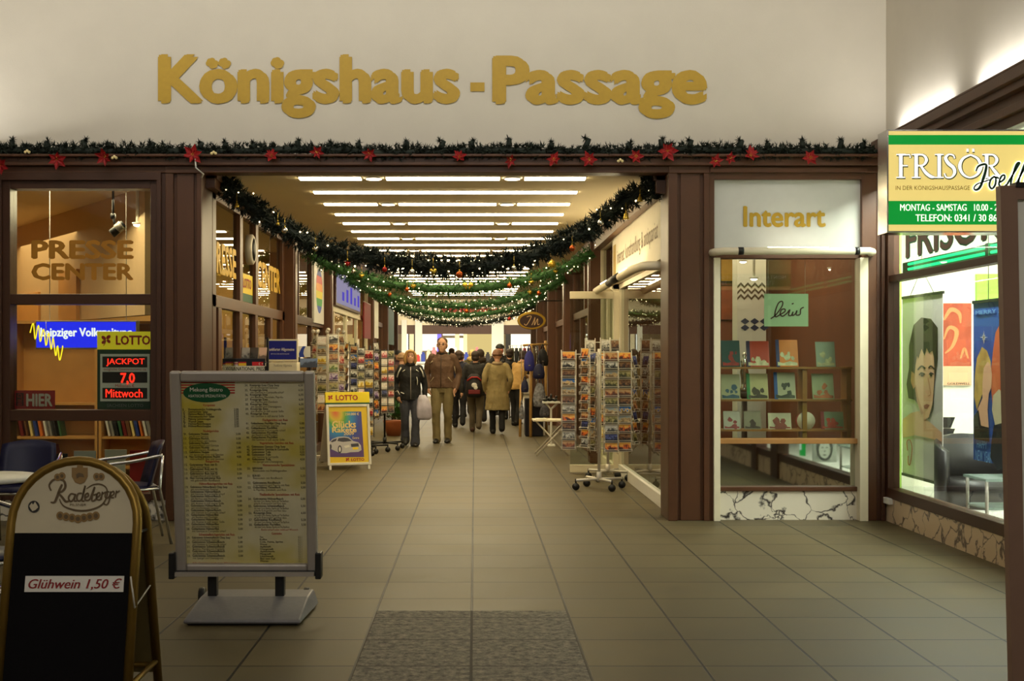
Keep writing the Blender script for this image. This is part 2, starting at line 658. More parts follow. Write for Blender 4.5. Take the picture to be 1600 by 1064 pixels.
def pilaster(n, px0, px1, y1=11.9):
    x0, x1 = fx(px0), fx(px1)
    b = MB().box(x0, x1, 11.46, y1, 0, fz(262))
    wd = x1 - x0
    b.box(x0, x0 + .22 * wd, 11.42, 11.46, 0, fz(262)).box(x1 - .14 * wd, x1, 11.42, 11.46, 0, fz(262))
    b.box(x0 + .30 * wd, x1 - .22 * wd, 11.44, 11.46, .0, fz(272))
    b.box(x0, x1, 11.41, 11.46, fz(273), fz(262))
    struct(b.build('trim_%d' % n, M['wood'], bevel=.006))


pilaster(2, 262, 318)
pilaster(3, 1042, 1106)


def rect_frame(b, x0, x1, z0, z1, t, y0, y1):
    b.box(x0, x0 + t, y0, y1, z0, z1).box(x1 - t, x1, y0, y1, z0, z1)
    b.box(x0 + t, x1 - t, y0, y1, z1 - t, z1).box(x0 + t, x1 - t, y0, y1, z0, z0 + t)


# newsagent window in the facade
win = struct(empty('window_1', (fx(129), 11.5, 0)))
b = MB()
b.box(fx(-30), fx(20), 11.44, 11.62, fz(780), fz(262)).box(fx(238), fx(262), 11.44, 11.62, fz(780), fz(262))
for a_, c_ in ((296, 262), (476, 460), (657, 640), (782, 770)):
    b.box(fx(20), fx(238), 11.44, 11.62, fz(a_), fz(c_))
b.box(fx(2), fx(256), 11.40, 11.44, fz(284), fz(272)).box(fx(2), fx(9), 11.40, 11.44, fz(780), fz(284)).box(fx(249), fx(256), 11.40, 11.44, fz(780), fz(284))
b.build('window_frame', M['wood2'], win, bevel=.004)
for a_, c_ in ((460, 296), (640, 476), (770, 657)):
    MB().box(fx(20), fx(238), 11.53, 11.536, fz(a_), fz(c_)).build('window_pane', M['glass'], win)
struct(MB().box(fx(-30), fx(262), 11.46, 11.7, 0, fz(780)).build('baseboard_1', M['marble']))
struct(MB().box(-5.0, fx(-30), 11.42, 11.8, 0, fz(262)).build('trim_4', M['wood2']))
# gilt wall lettering
b = MB()
pg = front(11.556)
text_px(b, pg, 'Königshaus', 247, 85, 719, 185, bold=.05, res=4, off=.006)
text_px(b, pg, '-', 735, 129, 757, 143, off=.006)
text_px(b, pg, 'Passage', 769, 87, 1105, 186, bold=.05, res=4, off=.006)
tag(b.build('wall_lettering', M['gold']), 'large gold letters Königshaus-Passage on the white wall above the entrance', 'lettering')
b = MB()
pg = front(11.525)
text_px(b, pg, 'PRESSE', 49, 375, 209, 405, bold=.045)
text_px(b, pg, 'CENTER', 49, 411, 209, 438, bold=.045)
tag(b.build('window_lettering', M['goldglass']), 'gold letters PRESSE CENTER on the top pane of the newsagent window', 'lettering')

# art dealer's bay in the facade
win = struct(empty('window_2', (fx(1230), 11.5, 0)))
b = MB()
b.box(fx(1106), fx(1114), 11.44, 11.62, 0, fz(262)).box(fx(1343), fx(1366), 11.44, 11.62, 0, fz(262))
b.box(fx(1114), fx(1343), 11.44, 11.62, fz(282), fz(262)).box(fx(1106), fx(1350), 11.40, 11.44, fz(272), fz(264))
b.box(fx(1114), fx(1343), 11.50, 11.62, fz(404), fz(395)).box(fx(1122), fx(1338), 11.48, 11.62, fz(767), fz(760))
b.build('window_frame', M['wood'], win, bevel=.004)
b = MB().box(fx(1112), fx(1122), 11.40, 11.56, 0, fz(404)).box(fx(1338), fx(1351), 11.40, 11.56, 0, fz(404))
b.build('window_frame', M['cream'], win, bevel=.003)
MB().box(fx(1122), fx(1338), 11.47, 11.60, fz(693), fz(685)).build('window_frame', M['pine'], win, bevel=.003)
MB().box(fx(1122), fx(1338), 11.53, 11.536, fz(685), fz(404)).build('window_pane', M['glass'], win)
MB().box(fx(1122), fx(1338), 11.55, 11.57, fz(760), fz(693)).build('window_mirror', M['mirror'], win)
struct(MB().box(fx(1122), fx(1338), 11.50, 11.7, 0, fz(767)).build('baseboard_2', M['marble']))
# dark corner post between the art dealer's bay and the hairdresser
b = MB().box(fx(1366), 3.84, 11.44, 11.8, 0, fz(262)).box(fx(1372), fx(1378), 11.41, 11.44, 0, fz(262))
struct(b.build('trim_5', M['wood2'], bevel=.004))
# signboard
t = wthing('sign_panel', 'white panel with gold Interart lettering above the bookshop window', 'sign', (fx(1228), 11.5, fz(392)))
MB().box(fx(1114), fx(1343), 11.49, 11.56, fz(395), fz(282)).build('panel', M['offwhite'], t)
b = MB()
pg = front(11.488)
text_px(b, pg, 'Interart', 1161, 322, 1290, 355, bold=.03, res=4)
b.build('lettering', M['gold'], t)
# lamp bar
t = wthing('lamp_bar', 'cream tubular lamp bar under the Interart panel, lit upwards', 'lamp', (fx(1233), 11.3, fz(396)))
zl = fz(396)
b = MB().tube([(fx(1108), 11.49, zl), (fx(1112), 11.34, zl), (fx(1122), 11.26, zl), (fx(1200), 11.25, zl), (fx(1345), 11.25, zl), (fx(1354), 11.34, zl), (fx(1357), 11.49, zl)], .034, 12)
b.build('tube', M['cream'], t)
for a_ in ((1144, 1152), (1322, 1329)):
    MB().tube([(fx(a_[0]), 11.25, zl), (fx(a_[1]), 11.25, zl)], .036, 12).build('black_band', M['black'], t)
M['lampglow'] = emis('lamp_glow', (255, 246, 220), 14)
M['lampglow2'] = emis('lamp_glow_strong', (255, 238, 196), 38)
MB().box(fx(1190), fx(1282), 11.24, 11.28, zl + .024, zl + .037).build('light_slot', M['lampglow'], t)

# hairdresser's wall on the right: plane x = 3.82
XR = 3.82
struct(MB().box(XR - .02, XR + .12, 2.5, 11.5, 0, .22).build('baseboard_3', M['marble2']))
b = MB().box(3.70, 4.0, -4.9, 11.6, 3.42, 3.50).box(3.74, 4.0, -4.9, 11.6, 3.36, 3.42).box(3.70, 3.72, -4.9, 11.6, 3.50, 3.52)
b.box(3.80, 4.0, -4.9, 11.6, 3.28, 3.36).box(3.76, 4.0, -4.9, 11.6, 3.22, 3.28)
struct(b.build('trim_6', M['wood'], bevel=.005))
win = struct(empty('window_3', (XR, 9, .2)))
b = MB()
b.box(XR - .03, XR + .1, 7.6, 11.44, .22, .31)
b.box(XR - .02, XR + .08, 7.6, 11.44, 2.20, 2.26)
b.box(XR - .02, XR + .08, 7.6, 11.44, 3.14, 3.22)
b.box(XR - .03, XR + .08, 11.36, 11.44, .31, 3.22).box(XR - .05, XR + .1, 7.3, 7.66, 0, 3.22)
b.build('window_frame', M['wood2'], win, bevel=.004)
MB().box(XR + .02, XR + .026, 7.66, 11.36, .31, 2.20).build('window_pane', M['glass'], win)
MB().box(XR + .02, XR + .026, 7.66, 11.36, 2.26, 3.14).build('window_pane', M['glass'], win)
win = struct(empty('window_4', (XR, 5, .2)))
b = MB().box(XR - .03, XR + .1, 2.5, 7.3, .22, .31).box(XR - .02, XR + .08, 2.5, 7.3, 2.20, 2.26).box(XR - .02, XR + .08, 2.5, 7.3, 3.14, 3.22)
b.box(XR - .05, XR + .1, 6.2, 6.5, 0, 3.22).box(XR - .05, XR + .1, 2.4, 2.6, 0, 3.22)
b.build('window_frame', M['wood2'], win, bevel=.004)
MB().box(XR + .02, XR + .026, 2.6, 6.2, .31, 3.14).build('window_pane', M['glass'], win)
struct(MB().box(3.84, 4.0, -5, 2.4, 0, 3.5).build('wall_right_back', M['plaster']))
# salon room behind
struct(MB().box(3.95, 6.1, 12.6, 12.7, 0, 3.3).build('wall_salon', M['salonwall']))
struct(MB().box(3.93, 3.985, 11.56, 12.6, .2, 3.3).build('wall_salon_jamb', M['lime']))
struct(MB().box(6.1, 6.2, 2.4, 12.7, 0, 3.3).build('wall_salon_side', M['salonwall']))
struct(MB().box(3.95, 6.1, 2.3, 2.4, 0, 3.3).build('wall_salon_back', M['salonwall']))
struct(MB().box(3.95, 6.2, 2.4, 12.7, 3.23, 3.3).build('ceiling_salon', M['salonwall']))
struct(MB().box(3.95, 6.1, 2.4, 12.6, 0, .2).build('floor_salon', M['offwhite']))
# left side of the hall: fascia with cove, seen only as a glow on the wall
struct(MB().box(-5.0, -4.55, -4.9, 11.56, 3.22, 3.44).build('trim_7', M['wood']))
struct(MB().box(-4.6, -4.55, -4.9, 11.56, 3.44, 3.50).build('trim_8', M['wood']))
ORD = ['first', 'second', 'third', 'fourth', 'fifth', 'sixth', 'seventh', 'eighth', 'ninth', 'tenth', 'eleventh', 'twelfth', 'thirteenth', 'fourteenth',
       'fifteenth', 'sixteenth', 'seventeenth', 'eighteenth', 'nineteenth', 'twentieth', 'twenty-first', 'twenty-second', 'twenty-third', 'twenty-fourth', 'twenty-fifth', 'twenty-sixth', 'twenty-seventh', 'twenty-eighth', 'twenty-ninth', 'thirtieth']
# ---------------------------------------------------------------- ceiling lights of the passage
M['slot'] = mat('slot_edge', (70, 54, 34), .6)


def strip_light(x0, x1, y, label, group):
    t = wthing('ceiling_light', label, 'ceiling light', ((x0 + x1) / 2, y, ZC), group)
    b = MB()
    b.box(x0 - .012, x1 + .012, y - .092, y - .08, ZC - .004, ZC).box(x0 - .012, x1 + .012, y + .08, y + .092, ZC - .004, ZC)
    b.box(x0 - .012, x0, y - .08, y + .08, ZC - .004, ZC).box(x1, x1 + .012, y - .08, y + .08, ZC - .004, ZC)
    b.build('frame', M['slot'], t)
    MB().box(x0, x1, y - .068, y + .068, ZC - .016, ZC).build('diffuser', M['strip'], t)


for i in range(23):
    y = 12.0 + i
    r = ORD[i]
    if i % 2 == 0:
        strip_light(-1.70, -1.104, y, 'short light strip on the newsagent side of the %s ceiling row' % r, 'ceiling light strips')
        strip_light(-.858, .24, y, 'middle light strip between two downlights in the %s ceiling row' % r, 'ceiling light strips')
        strip_light(.482, 1.07, y, 'short light strip on the art shop side of the %s ceiling row' % r, 'ceiling light strips')
        for x, sd in ((-.98, 'newsagent'), (.364, 'art shop')):
            t = wthing('downlight', 'round downlight on the %s side of the %s ceiling row' % (sd, r), 'downlight', (x, y, ZC), 'ceiling downlights')
            MB().lathe([(.085, -.012), (.10, 0)], 16, (x, y, ZC)).build('rim', M['offwhite'], t)
            MB().lathe([(.0745, -.016), (.075, -.011)], 16, (x, y, ZC)).build('lens', M['spot'], t)
    else:
        strip_light(-1.69, 1.07, y, 'long unbroken light strip in the %s ceiling row' % r, 'ceiling light strips')

# ---------------------------------------------------------------- left row of shops: plane x = -2.52
XL, XP = -2.52, 1.80
PL = Plane((XL, 0, 0), (0, 1, 0), (0, 0, 1))
PR = Plane((XP, 0, 0), (0, -1, 0), (0, 0, 1))


def pier(n, y, side):
    b = MB()
    if side < 0:
        b.box(XL - .1, -2.40, y - .16, y + .16, 0, ZC).box(-2.40, -2.385, y - .10, y + .10, .1, ZC - .1)
    else:
        b.box(1.65, XP + .14, y - .16, y + .16, 0, ZC).box(1.635, 1.65, y - .10, y + .10, .1, ZC - .1)
    struct(b.build('column_%d' % n, M['wood3'], bevel=.006))


for k, y in enumerate((16.55, 20.75, 29.3, 34.1, 38.4)):
    pier(k + 1, y, -1)
for k, y in enumerate((17.9, 22.9, 27.9, 32.9, 36.3)):
    pier(k + 6, y, 1)
# head rails along both sides
struct(MB().box(XL - .1, -2.44, 11.62, 41, 3.10, ZC).box(XL - .1, -2.42, 11.62, 41, 3.19, ZC).build('trim_9', M['wood3'], bevel=.004))
struct(MB().box(1.70, XP + .14, 11.62, 36.4, 3.05, ZC).box(1.68, XP + .14, 11.62, 36.4, 3.17, ZC).build('trim_10', M['wood3'], bevel=.004))


def side_window(n, side, y0, y1, posts, transom, lowposts, sill=.12, head=3.10, x=None, wd=.09, m='wood3'):
    """posts / lowposts: y of the uprights above / below the transom."""
    x = x if x is not None else (XL if side < 0 else XP)
    w = struct(empty('window_%d' % n, (x, (y0 + y1) / 2, 0)))
    xa, xb = (x - .08, x) if side < 0 else (x, x + .08)
    b = MB().box(xa, xb, y0, y1, 0, sill).box(xa, xb, y0, y1, transom - .06, transom + .06)
    b.box(xa, xb, y0, y0 + wd, sill, head).box(xa, xb, y1 - wd, y1, sill, head).box(xa, xb, y0, y1, head - .06, head)
    for p in posts:
        b.box(xa, xb, p - wd / 2, p + wd / 2, transom + .06, head)
    for p in lowposts:
        b.box(xa, xb, p - wd / 2, p + wd / 2, sill, transom - .06)
    b.build('window_frame', M[m], w, bevel=.004)
    xg = x - .04 if side < 0 else x + .04
    for zz in ((transom + .06, head - .06), (sill, transom - .06)):
        ps = [y0 + wd] + sorted(posts if zz[0] > 1 else lowposts) + [y1 - wd]
        for a_, c_ in zip(ps[:-1], ps[1:]):
            MB().box(xg - .003, xg + .003, a_, c_, zz[0], zz[1]).build('window_pane', M['glass2'], w)
    return w


side_window(5, -1, 11.9, 16.39, (13.37, 14.33), 2.06, (12.25, 13.35, 14.3, 15.35), wd=.16)
side_window(6, -1, 16.71, 20.59, (17.75, 19.15), 2.06, (19.15,), wd=.07, m='wood2')
side_window(7, -1, 20.91, 29.14, (26.7,), 2.40, (22.2, 24.4, 26.6), wd=.09, m='cream')
side_window(8, -1, 29.46, 33.94, (31.5,), 2.40, (31.5,), wd=.12)
side_window(9, -1, 34.26, 38.24, (36,), 2.40, (36,), wd=.12)
# lettering and sticker on the newsagent's passage front
M['yellowglass'] = mat('yellow_window_letters', (232, 186, 22), .5, emit=(232, 186, 22), es=.0)
for s_, a_, c_, lb in (('PRESSE', 12.02, 13.22, 'on the newsagent pane nearest the front pillar'), ('CENTER', 14.5, 16.2, 'on the third newsagent pane along the passage')):
    b = MB()
    text_to(b, PL, s_, a_, 2.34, c_, 2.66, off=-.03, bold=.04)
    tag(b.build('window_lettering', M['yellowglass']), 'tall yellow letters %s %s' % (s_, lb), 'lettering')
t = wthing('window_sticker', 'yellow and green LOTTO sticker on the narrow newsagent pane', 'sticker', (XL, 13.9, 2.12))
pl = PL
MB().slab(pl, 13.5, 14.2, 2.22, 2.44, -.035, -.03).build('sticker_sheet', M['yellow'], t)
MB().slab(pl, 13.5, 14.2, 2.13, 2.22, -.035, -.03).build('green_band', M['green'], t)
b = MB()
text_to(b, pl, 'LOTTO', 13.6, 2.28, 14.1, 2.39, off=-.028, bold=.03)
b.build('lettering', M['red'], t)
M['ybandlit'] = emis('lit_yellow_band', (222, 214, 30), .55)
tag(MB().box(XL - .30, XL - .25, 12.1, 13.25, 2.13, 2.23).box(XL - .28, XL - .27, 12.2, 12.21, 2.23, 3.27).box(XL - .28, XL - .27, 13.1, 13.11, 2.23, 3.27).build('light_band', M['ybandlit']), 'lit yellow band behind the newsagent window above the doors', 'sign')
t = wthing('loudspeaker', 'oval black loudspeaker grille on the narrow newsagent pane', 'loudspeaker', (XL, 13.9, 2.7))
MB().lathe([(.17, -.03), (.17, .03), (.15, .045)], 24, (XL, 13.88, 2.72), axis='X').build('housing', M['steel'], t)
MB().lathe([(.155, .04), (.05, .06)], 24, (XL, 13.88, 2.72), axis='X').build('grille', M['black'], t)
# rainbow ellipse panel
t = wthing('sign_panel', 'tall white panel with a rainbow coloured ellipse beside the newsagent', 'sign', (XL, 19.9, 2.0))
MB().slab(PL, 19.25, 20.5, 2.06, 3.08, -.02, .02).build('panel', M['white'], t)
b = MB()
cols = [(40, 70, 170), (220, 60, 40), (240, 150, 30), (240, 220, 40), (60, 160, 70), (50, 90, 190)]
mats_ = [mat('rainbow_band', c_, .5) for c_ in cols]
n = 48
for q in range(6):
    b.cur = q
    a0, a1 = 1 - 2 * q / 6, 1 - 2 * (q + 1) / 6
    pts = []
    for s_ in range(9):
        z = a0 + (a1 - a0) * s_ / 8
        pts.append((19.88 + .40 * math.sqrt(max(0, 1 - z * z)), 2.58 + .36 * z))
    for s_ in range(9):
        z = a1 + (a0 - a1) * s_ / 8
        pts.append((19.88 - .40 * math.sqrt(max(0, 1 - z * z)), 2.58 + .36 * z))
    b.poly(PL, pts, .023)
b.build('rainbow_ellipse', mats_, t)
# violet light box
t = wthing('light_box', 'pale violet light box sign above a shop front on the newsagent side', 'sign', (XL, 24.4, 2.4))
MB().slab(PL, 22.0, 26.7, 2.45, 3.12, -.02, .05).build('frame', M['wood2'], t)
M['violetlit'] = emis('violet_lit_panel', (196, 188, 222), .5)
MB().slab(PL, 22.1, 26.6, 2.50, 3.07, .05, .055).build('lit_panel', M['violetlit'], t)
b = MB()
for q in range(5):
    b.slab(PL, 23.0 + q * .75, 23.35 + q * .75, 2.58, 2.74 + .08 * (q % 3), .055, .058)
b.build('blue_marks', emis('blue_lit_marks', (110, 96, 230), .6), t)
for q, (y0, y1, z0, z1, c_, lb) in enumerate(((27.2, 28.9, 1.95, 2.75, (128, 22, 26), 'red banner hanging beyond the violet light box'),
                                          (30.0, 31.2, 2.0, 2.9, (225, 225, 215), 'white hanging panel between two brown piers on the newsagent side'),
                                          (34.9, 37.2, 1.9, 3.0, (16, 96, 66), 'dark green panel on the last shop of the newsagent side'))):
    t = wthing('hanging_banner', lb, 'sign', (-2.4, (y0 + y1) / 2, z1))
    MB().box(-2.46, -2.43, y0, y1, z0, z1).build('sheet', mat('panel_colour', c_, .6, noise=.05), t)
    MB().tube([(-2.445, y0, z1), (-2.445, y1, z1)], .018).build('rail', M['alu'], t)
    MB().tube([(-2.445, (y0 + y1) / 2, z1), (-2.445, (y0 + y1) / 2, ZC)], .012).build('drop_rod', M['alu'], t)

# rooms behind the left shop fronts
struct(MB().box(-7.4, -7.3, 11.8, 41, 0, 3.3).build('wall_left_shops', M['warmwall']))
struct(MB().box(-7.4, -2.62, 11.8, 41, 3.27, 3.35).build('ceiling_left_shops', M['ceil']))
struct(MB().box(-7.3, -2.66, 20.7, 20.8, 0, 3.27).build('wall_left_partition', M['warmwall']))
struct(MB().box(-7.3, -2.66, 29.25, 29.35, 0, 3.27).build('wall_left_partition_back', M['warmwall']))
# art dealer's passage front
win = struct(empty('window_10', (1.9, 14, 0)))
MB().box(1.86, 1.94, 11.9, 16.1, 0, .13).build('window_sill', M['white'], win, bevel=.004)
MB().box(1.87, 1.93, 16.02, 16.1, .13, 2.46).box(1.87, 1.93, 11.9, 16.1, 2.40, 2.46).build('window_frame', M['cream'], win)
for a_, c_ in ((11.9, 13.5), (13.503, 16.02)):
    MB().box(1.897, 1.903, a_, c_, .13, 2.40).build('window_pane', M['glass'], win)
t = wthing('sign_panel', 'long cream signboard of the art dealer along the passage wall', 'sign', (1.8, 13.8, 2.46))
MB().box(1.79, 1.86, 11.9, 16.0, 2.46, 3.05).build('panel', M['cream'], t)
P2 = Plane((1.79, 0, 0), (0, -1, 0), (0, 0, 1))
b = MB()
text_to(b, P2, 'internat. kunsthandlung & antiquariat', -15.55, 2.62, -12.1, 2.86, off=.004, bold=.0)
b.build('lettering', mat('brown_print', (120, 96, 60), .6), t)
MB().slab(P2, -15.95, -15.72, 2.56, 2.95, .002, .006).build('gold_field', M['gold'], t)
t = wthing('lamp_bar', 'long cream lamp bar sticking out under the cream signboard in the passage', 'lamp', (1.7, 14, 2.42))
b = MB().tube([(1.87, 12.1, 2.41), (1.66, 12.2, 2.41), (1.60, 12.6, 2.40), (1.585, 16.2, 2.38), (1.60, 16.4, 2.38), (1.87, 16.45, 2.38)], .045, 12)
b.build('tube', M['cream'], t)
MB().tube([(1.587, 13.6, 2.399), (1.583, 14.6, 2.391)], .048, 12).build('black_band', M['black'], t)
MB().box(1.58, 1.615, 12.9, 15.6, 2.428, 2.442).build('light_slot', M['lampglow2'], t)
# open glass door
d = struct(empty('door_1', (1.9, 16.1, 0)))
b = MB()
zt, zb = 2.37, .02
b.box(1.80, 1.9, 16.06, 16.12, zb, zt).box(1.235, 1.80, 16.06, 16.12, 2.275, zt).box(1.235, 1.80, 16.06, 16.12, zb, .12)
b.build('door_frame', M['cream'], d, bevel=.004)
MB().box(1.24, 1.80, 16.085, 16.095, .12, 2.275).build('door_pane', M['glass'], d)
MB().tube([(1.30, 16.05, .95), (1.30, 16.01, .97), (1.30, 16.01, 1.27), (1.30, 16.05, 1.29)], .012).build('door_handle', M['chrome'], d)
side_window(11, 1, 18.06, 22.74, (20.4,), 2.25, (19.6, 21.2), wd=.12)
side_window(12, 1, 23.06, 27.74, (25.4,), 2.25, (25.4,), wd=.12)
side_window(13, 1, 28.06, 32.74, (30.4,), 2.25, (30.4,), wd=.12)
side_window(14, 1, 33.06, 36.14, (34.4,), 2.25, (34.4,), wd=.12)
side_window(15, 1, 16.12, 17.74, (), 2.46, (16.9,), wd=.08, m='cream')
struct(MB().box(3.70, 3.78, 11.85, 17.9, 0, 3.27).build('wall_art_shop', M['brownwall']))
struct(MB().box(1.95, 3.70, 17.6, 17.7, 0, 3.27).build('wall_art_shop_back', M['brownwall']))
struct(MB().box(5.2, 5.3, 17.7, 36.4, 0, 3.27).build('wall_right_shops', M['warmwall']))
struct(MB().box(1.95, 5.2, 17.75, 36.4, 3.27, 3.35).box(1.95, 3.78, 11.85, 17.75, 3.17, 3.27).build('ceiling_right_shops', M['ceil']))

# ---------------------------------------------------------------- far end: bright cross hall
YE = 50.0
struct(MB().box(-7.4, 9, YE + 2.6, YE + 2.7, 0, 4.8).build('wall_far', mat('far_wall', (236, 224, 190), .8)))
struct(MB().box(-7.4, 9, 36.5, YE + 2.7, 4.6, 4.7).build('ceiling_cross_hall', M['ceil']))
struct(MB().box(-2.62, 1.94, 36.5, 36.6, ZC, 4.6).build('wall_header', M['ceil']))
struct(MB().box(-7.4, -2.62, 41, 41.1, 0, 4.6).build('wall_far_corner', M['skirt']))
struct(MB().box(1.94, 9, 36.4, 36.5, 0, 4.6).build('wall_far_corner_right', M['skirt']))
# shop fronts facing us across the hall
ex = lambda px: fx(px, YE)
ez = lambda py: fz(py, YE)
struct(MB().box(-4.4, 4.6, YE - .1, YE, ez(522), ez(508)).build('trim_11', M['wood2']))
struct(MB().box(-4.4, 4.6, YE - .06, YE, ez(508), 4.6).build('trim_12', M['cream']))
struct(MB().box(ex(690), ex(800), YE - .16, YE - .1, ez(488), ez(482)).build('trim_13', M['red']))
for k, (a_, c_, mm) in enumerate(((628, 636, 'white'), (640, 647, 'cream'), (649, 660, 'white'), (768, 787, 'white'), (711, 718, 'cream'), (724, 730, 'cream'), (690, 692, 'wood'), (638, 640, 'black'), (647, 649, 'black'), (790, 798, 'black'), (843, 848, 'black'))):
    struct(MB().box(ex(a_), ex(c_), YE - .2, YE - .02, 0, ez(522 if mm != 'white' else 500)).build('column_%d' % (20 + k), M[mm]))
M['litwarm'] = emis('lit_shop_warm', (255, 238, 200), 1.9)
M['litcool'] = emis('lit_shop_white', (255, 250, 235), 3.0)
M['litviolet'] = emis('lit_shop_violet', (150, 130, 255), 1.1)
M['litdim'] = emis('lit_shop_dim', (224, 200, 130), 1.0)
for k, (a_, c_, y0, y1, mm, lb) in enumerate(((660, 683, 522, 548, 'litwarm', 'warm lit shop window next to the violet one at the far end'),
                                         (683, 690, 522, 560, 'litviolet', 'violet lit shop window at the far end of the passage'),
                                         (692, 724, 512, 524, 'litcool', 'white lit shop fascia above heads at the far end'),
                                         (692, 724, 528, 560, 'litwarm', 'warm lit shop window behind the man in the brown jacket'),
                                         (730, 768, 522, 556, 'litdim', 'dim amber shop window at the far end beside a white pillar'),
                                         (798, 843, 522, 575, 'litwarm', 'bright cream shop window at the far end behind the clothes rail'),
                                         (628, 640, 522, 590, 'litcool', 'narrow white lit window at the far end next to the newsagent row'))):
    tag(MB().box(ex(a_), ex(c_), YE - .01, YE + .1, ez(y1), ez(y0)).build('lit_window', M[mm]), lb, 'shop window')
# counter and goods behind the far windows
t = wthing('counter', 'pale sales counter with goods in front of the far shop windows', 'counter', (-1.0, 49.2, 0))
MB().box(ex(650), ex(770), 49.0, 49.6, 0, ez(568)).build('cabinet', M['white'], t)
MB().box(ex(648), ex(772), 48.95, 49.65, ez(568), ez(565)).build('worktop', M['offwhite'], t)
gc = [('red', (190, 40, 40)), ('blue', (40, 60, 150)), ('cream', (230, 215, 180)), ('pink', (220, 120, 130)), ('dark brown', (70, 45, 30)), ('black', (25, 22, 22)), ('green', (50, 90, 50)), ('white', (235, 232, 225))]
for k in range(14):
    x = ex(654 + k * 8.3)
    nm, c_ = gc[k % 8]
    hgt = .28 + .1 * ((k * 5) % 4)
    tag(MB().box(x - .08, x + .08, 49.2, 49.4, ez(565), ez(565) + hgt * .8).box(x - .05, x + .05, 49.25, 49.35, ez(565) + hgt * .8, ez(565) + hgt).build('goods_box', mat('goods_' + nm.replace(' ', '_'), c_, .6), bevel=.01),
        '%s carton, %s along the far sales counter from the newsagent side' % (nm, ORD[k]), 'carton', 'cartons on the far counter')
# ---------------------------------------------------------------- fir garlands
M['fir'] = mat('fir_needles_backlit', (17, 30, 17), .7, noise=.35, nscale=30)  # near black, backlit shade put into the needle colour
M['firlit'] = mat('fir_needles_lit', (46, 92, 40), .7, noise=.35, nscale=30)  # brighter green copy, lit look put into the colour; also the pot plant
M['bulb'] = emis('fairy_bulb', (255, 226, 170), 9.0, sample=False)
M['poin'] = mat('poinsettia_red', (160, 14, 18), .6, noise=.15, nscale=20)
M['silver'] = mat('silver_bauble', (222, 220, 214), .12, 1.0)
M['copper'] = mat('copper_bauble', (206, 96, 40), .2, .8)
M['redb'] = mat('red_bauble', (176, 26, 18), .2, .3)
M['goldb'] = mat('gold_bauble', (226, 190, 76), .25, .7)
M['pearl'] = mat('pearl', (240, 220, 160), .3)


def spline(pts, n):
    q, _ = cr([tuple(p) for p in pts], 1, 12)
    q = [Vector(p) for p in q]
    L = [0]
    for a_, c_ in zip(q[:-1], q[1:]):
        L.append(L[-1] + (c_ - a_).length)
    out = []
    j = 0
    for i in range(n):
        t = L[-1] * i / (n - 1)
        while j < len(L) - 2 and L[j + 1] < t:
            j += 1
        f = (t - L[j]) / max(1e-9, L[j + 1] - L[j])
        out.append(q[j].lerp(q[j + 1], max(0, min(1, f))))
    return out, L[-1]


def fir(path, rad, dens, needle=.06, m='fir', seed=1, wob=.012):
    """foliage of a garland: a core plus tufts of needles along path."""
    rr = random.Random(seed)
    pts, L = spline(path, max(20, int(40 * 1)))
    b = MB()
    b.tube([p + Vector((0, rr.uniform(-wob, wob), rr.uniform(-wob, wob))) for p in pts], rad * .55, 7)
    n = int(L * dens)
    cen, _ = spline(path, n)
    for i, c in enumerate(cen):
        t = (cen[min(i + 1, n - 1)] - cen[max(i - 1, 0)]).normalized()
        d = Vector((rr.gauss(0, 1), rr.gauss(0, 1), rr.gauss(0, 1)))
        d = (d - t * d.dot(t) * .6).normalized()
        base = c + d * rad * .3
        tip = c + d * rad * rr.uniform(.85, 1.25) + t * rr.uniform(-.03, .03)
        ax = (tip - base)
        for k in range(8):
            f = rr.uniform(.25, 1.0)
            p = base + ax * f
            e = (ax.normalized() * .7 + Vector((rr.gauss(0, .6), rr.gauss(0, .6), rr.gauss(0, .6)))).normalized()
            s_ = e.cross(Vector((rr.gauss(0, 1), rr.gauss(0, 1), rr.gauss(0, 1)))).normalized() * needle * .11
            b.add([p - s_, p + s_, p + e * needle * rr.uniform(.6, 1)], [(0, 1, 2)])
    return b, pts


bulb_me = MB().ball((0, 0, 0), .0072, n=8, m=5).mesh('bulb', M['bulb'])


def bulbs(parent, path, n, rad, seed, first=None):
    rr = random.Random(seed)
    cen, _ = spline(path, n)
    for c in cen:
        o = bpy.data.objects.new('bulb', bulb_me)
        a_ = rr.uniform(0, 2 * PI)
        o.location = c + Vector((rr.uniform(-.05, .05), -abs(math.cos(a_)) * rad * .95, math.sin(a_) * rad * 1.05))
        s_ = rr.uniform(.8, 1.25)
        o.scale = (s_, s_, s_)
        C.objects.link(o)
        o.parent = parent
        o.matrix_parent_inverse = parent.matrix_basis.inverted()


def garland(label, path, rad, dens, m, nb, seed, needle=.06):
    t = wthing('fir_garland', label, 'garland', path[0], 'fir garlands slung across the passage')
    b, pts = fir(path, rad, dens, needle, m, seed)
    b.build('foliage', M[m], t)
    b = MB().tube([p + Vector((.01 * math.sin(i * 2.1), -rad * .9, .04 * math.cos(i * 1.7))) for i, p in enumerate(pts)], .0035, 5)
    b.build('light_cord', mat('green_cord', (16, 34, 18), .6), t)
    bulbs(t, path, nb, rad, seed)
    return t


def gp(lst, Y):
    return [(fx(a_, Y), Y, fz(c_, Y)) for a_, c_ in lst]


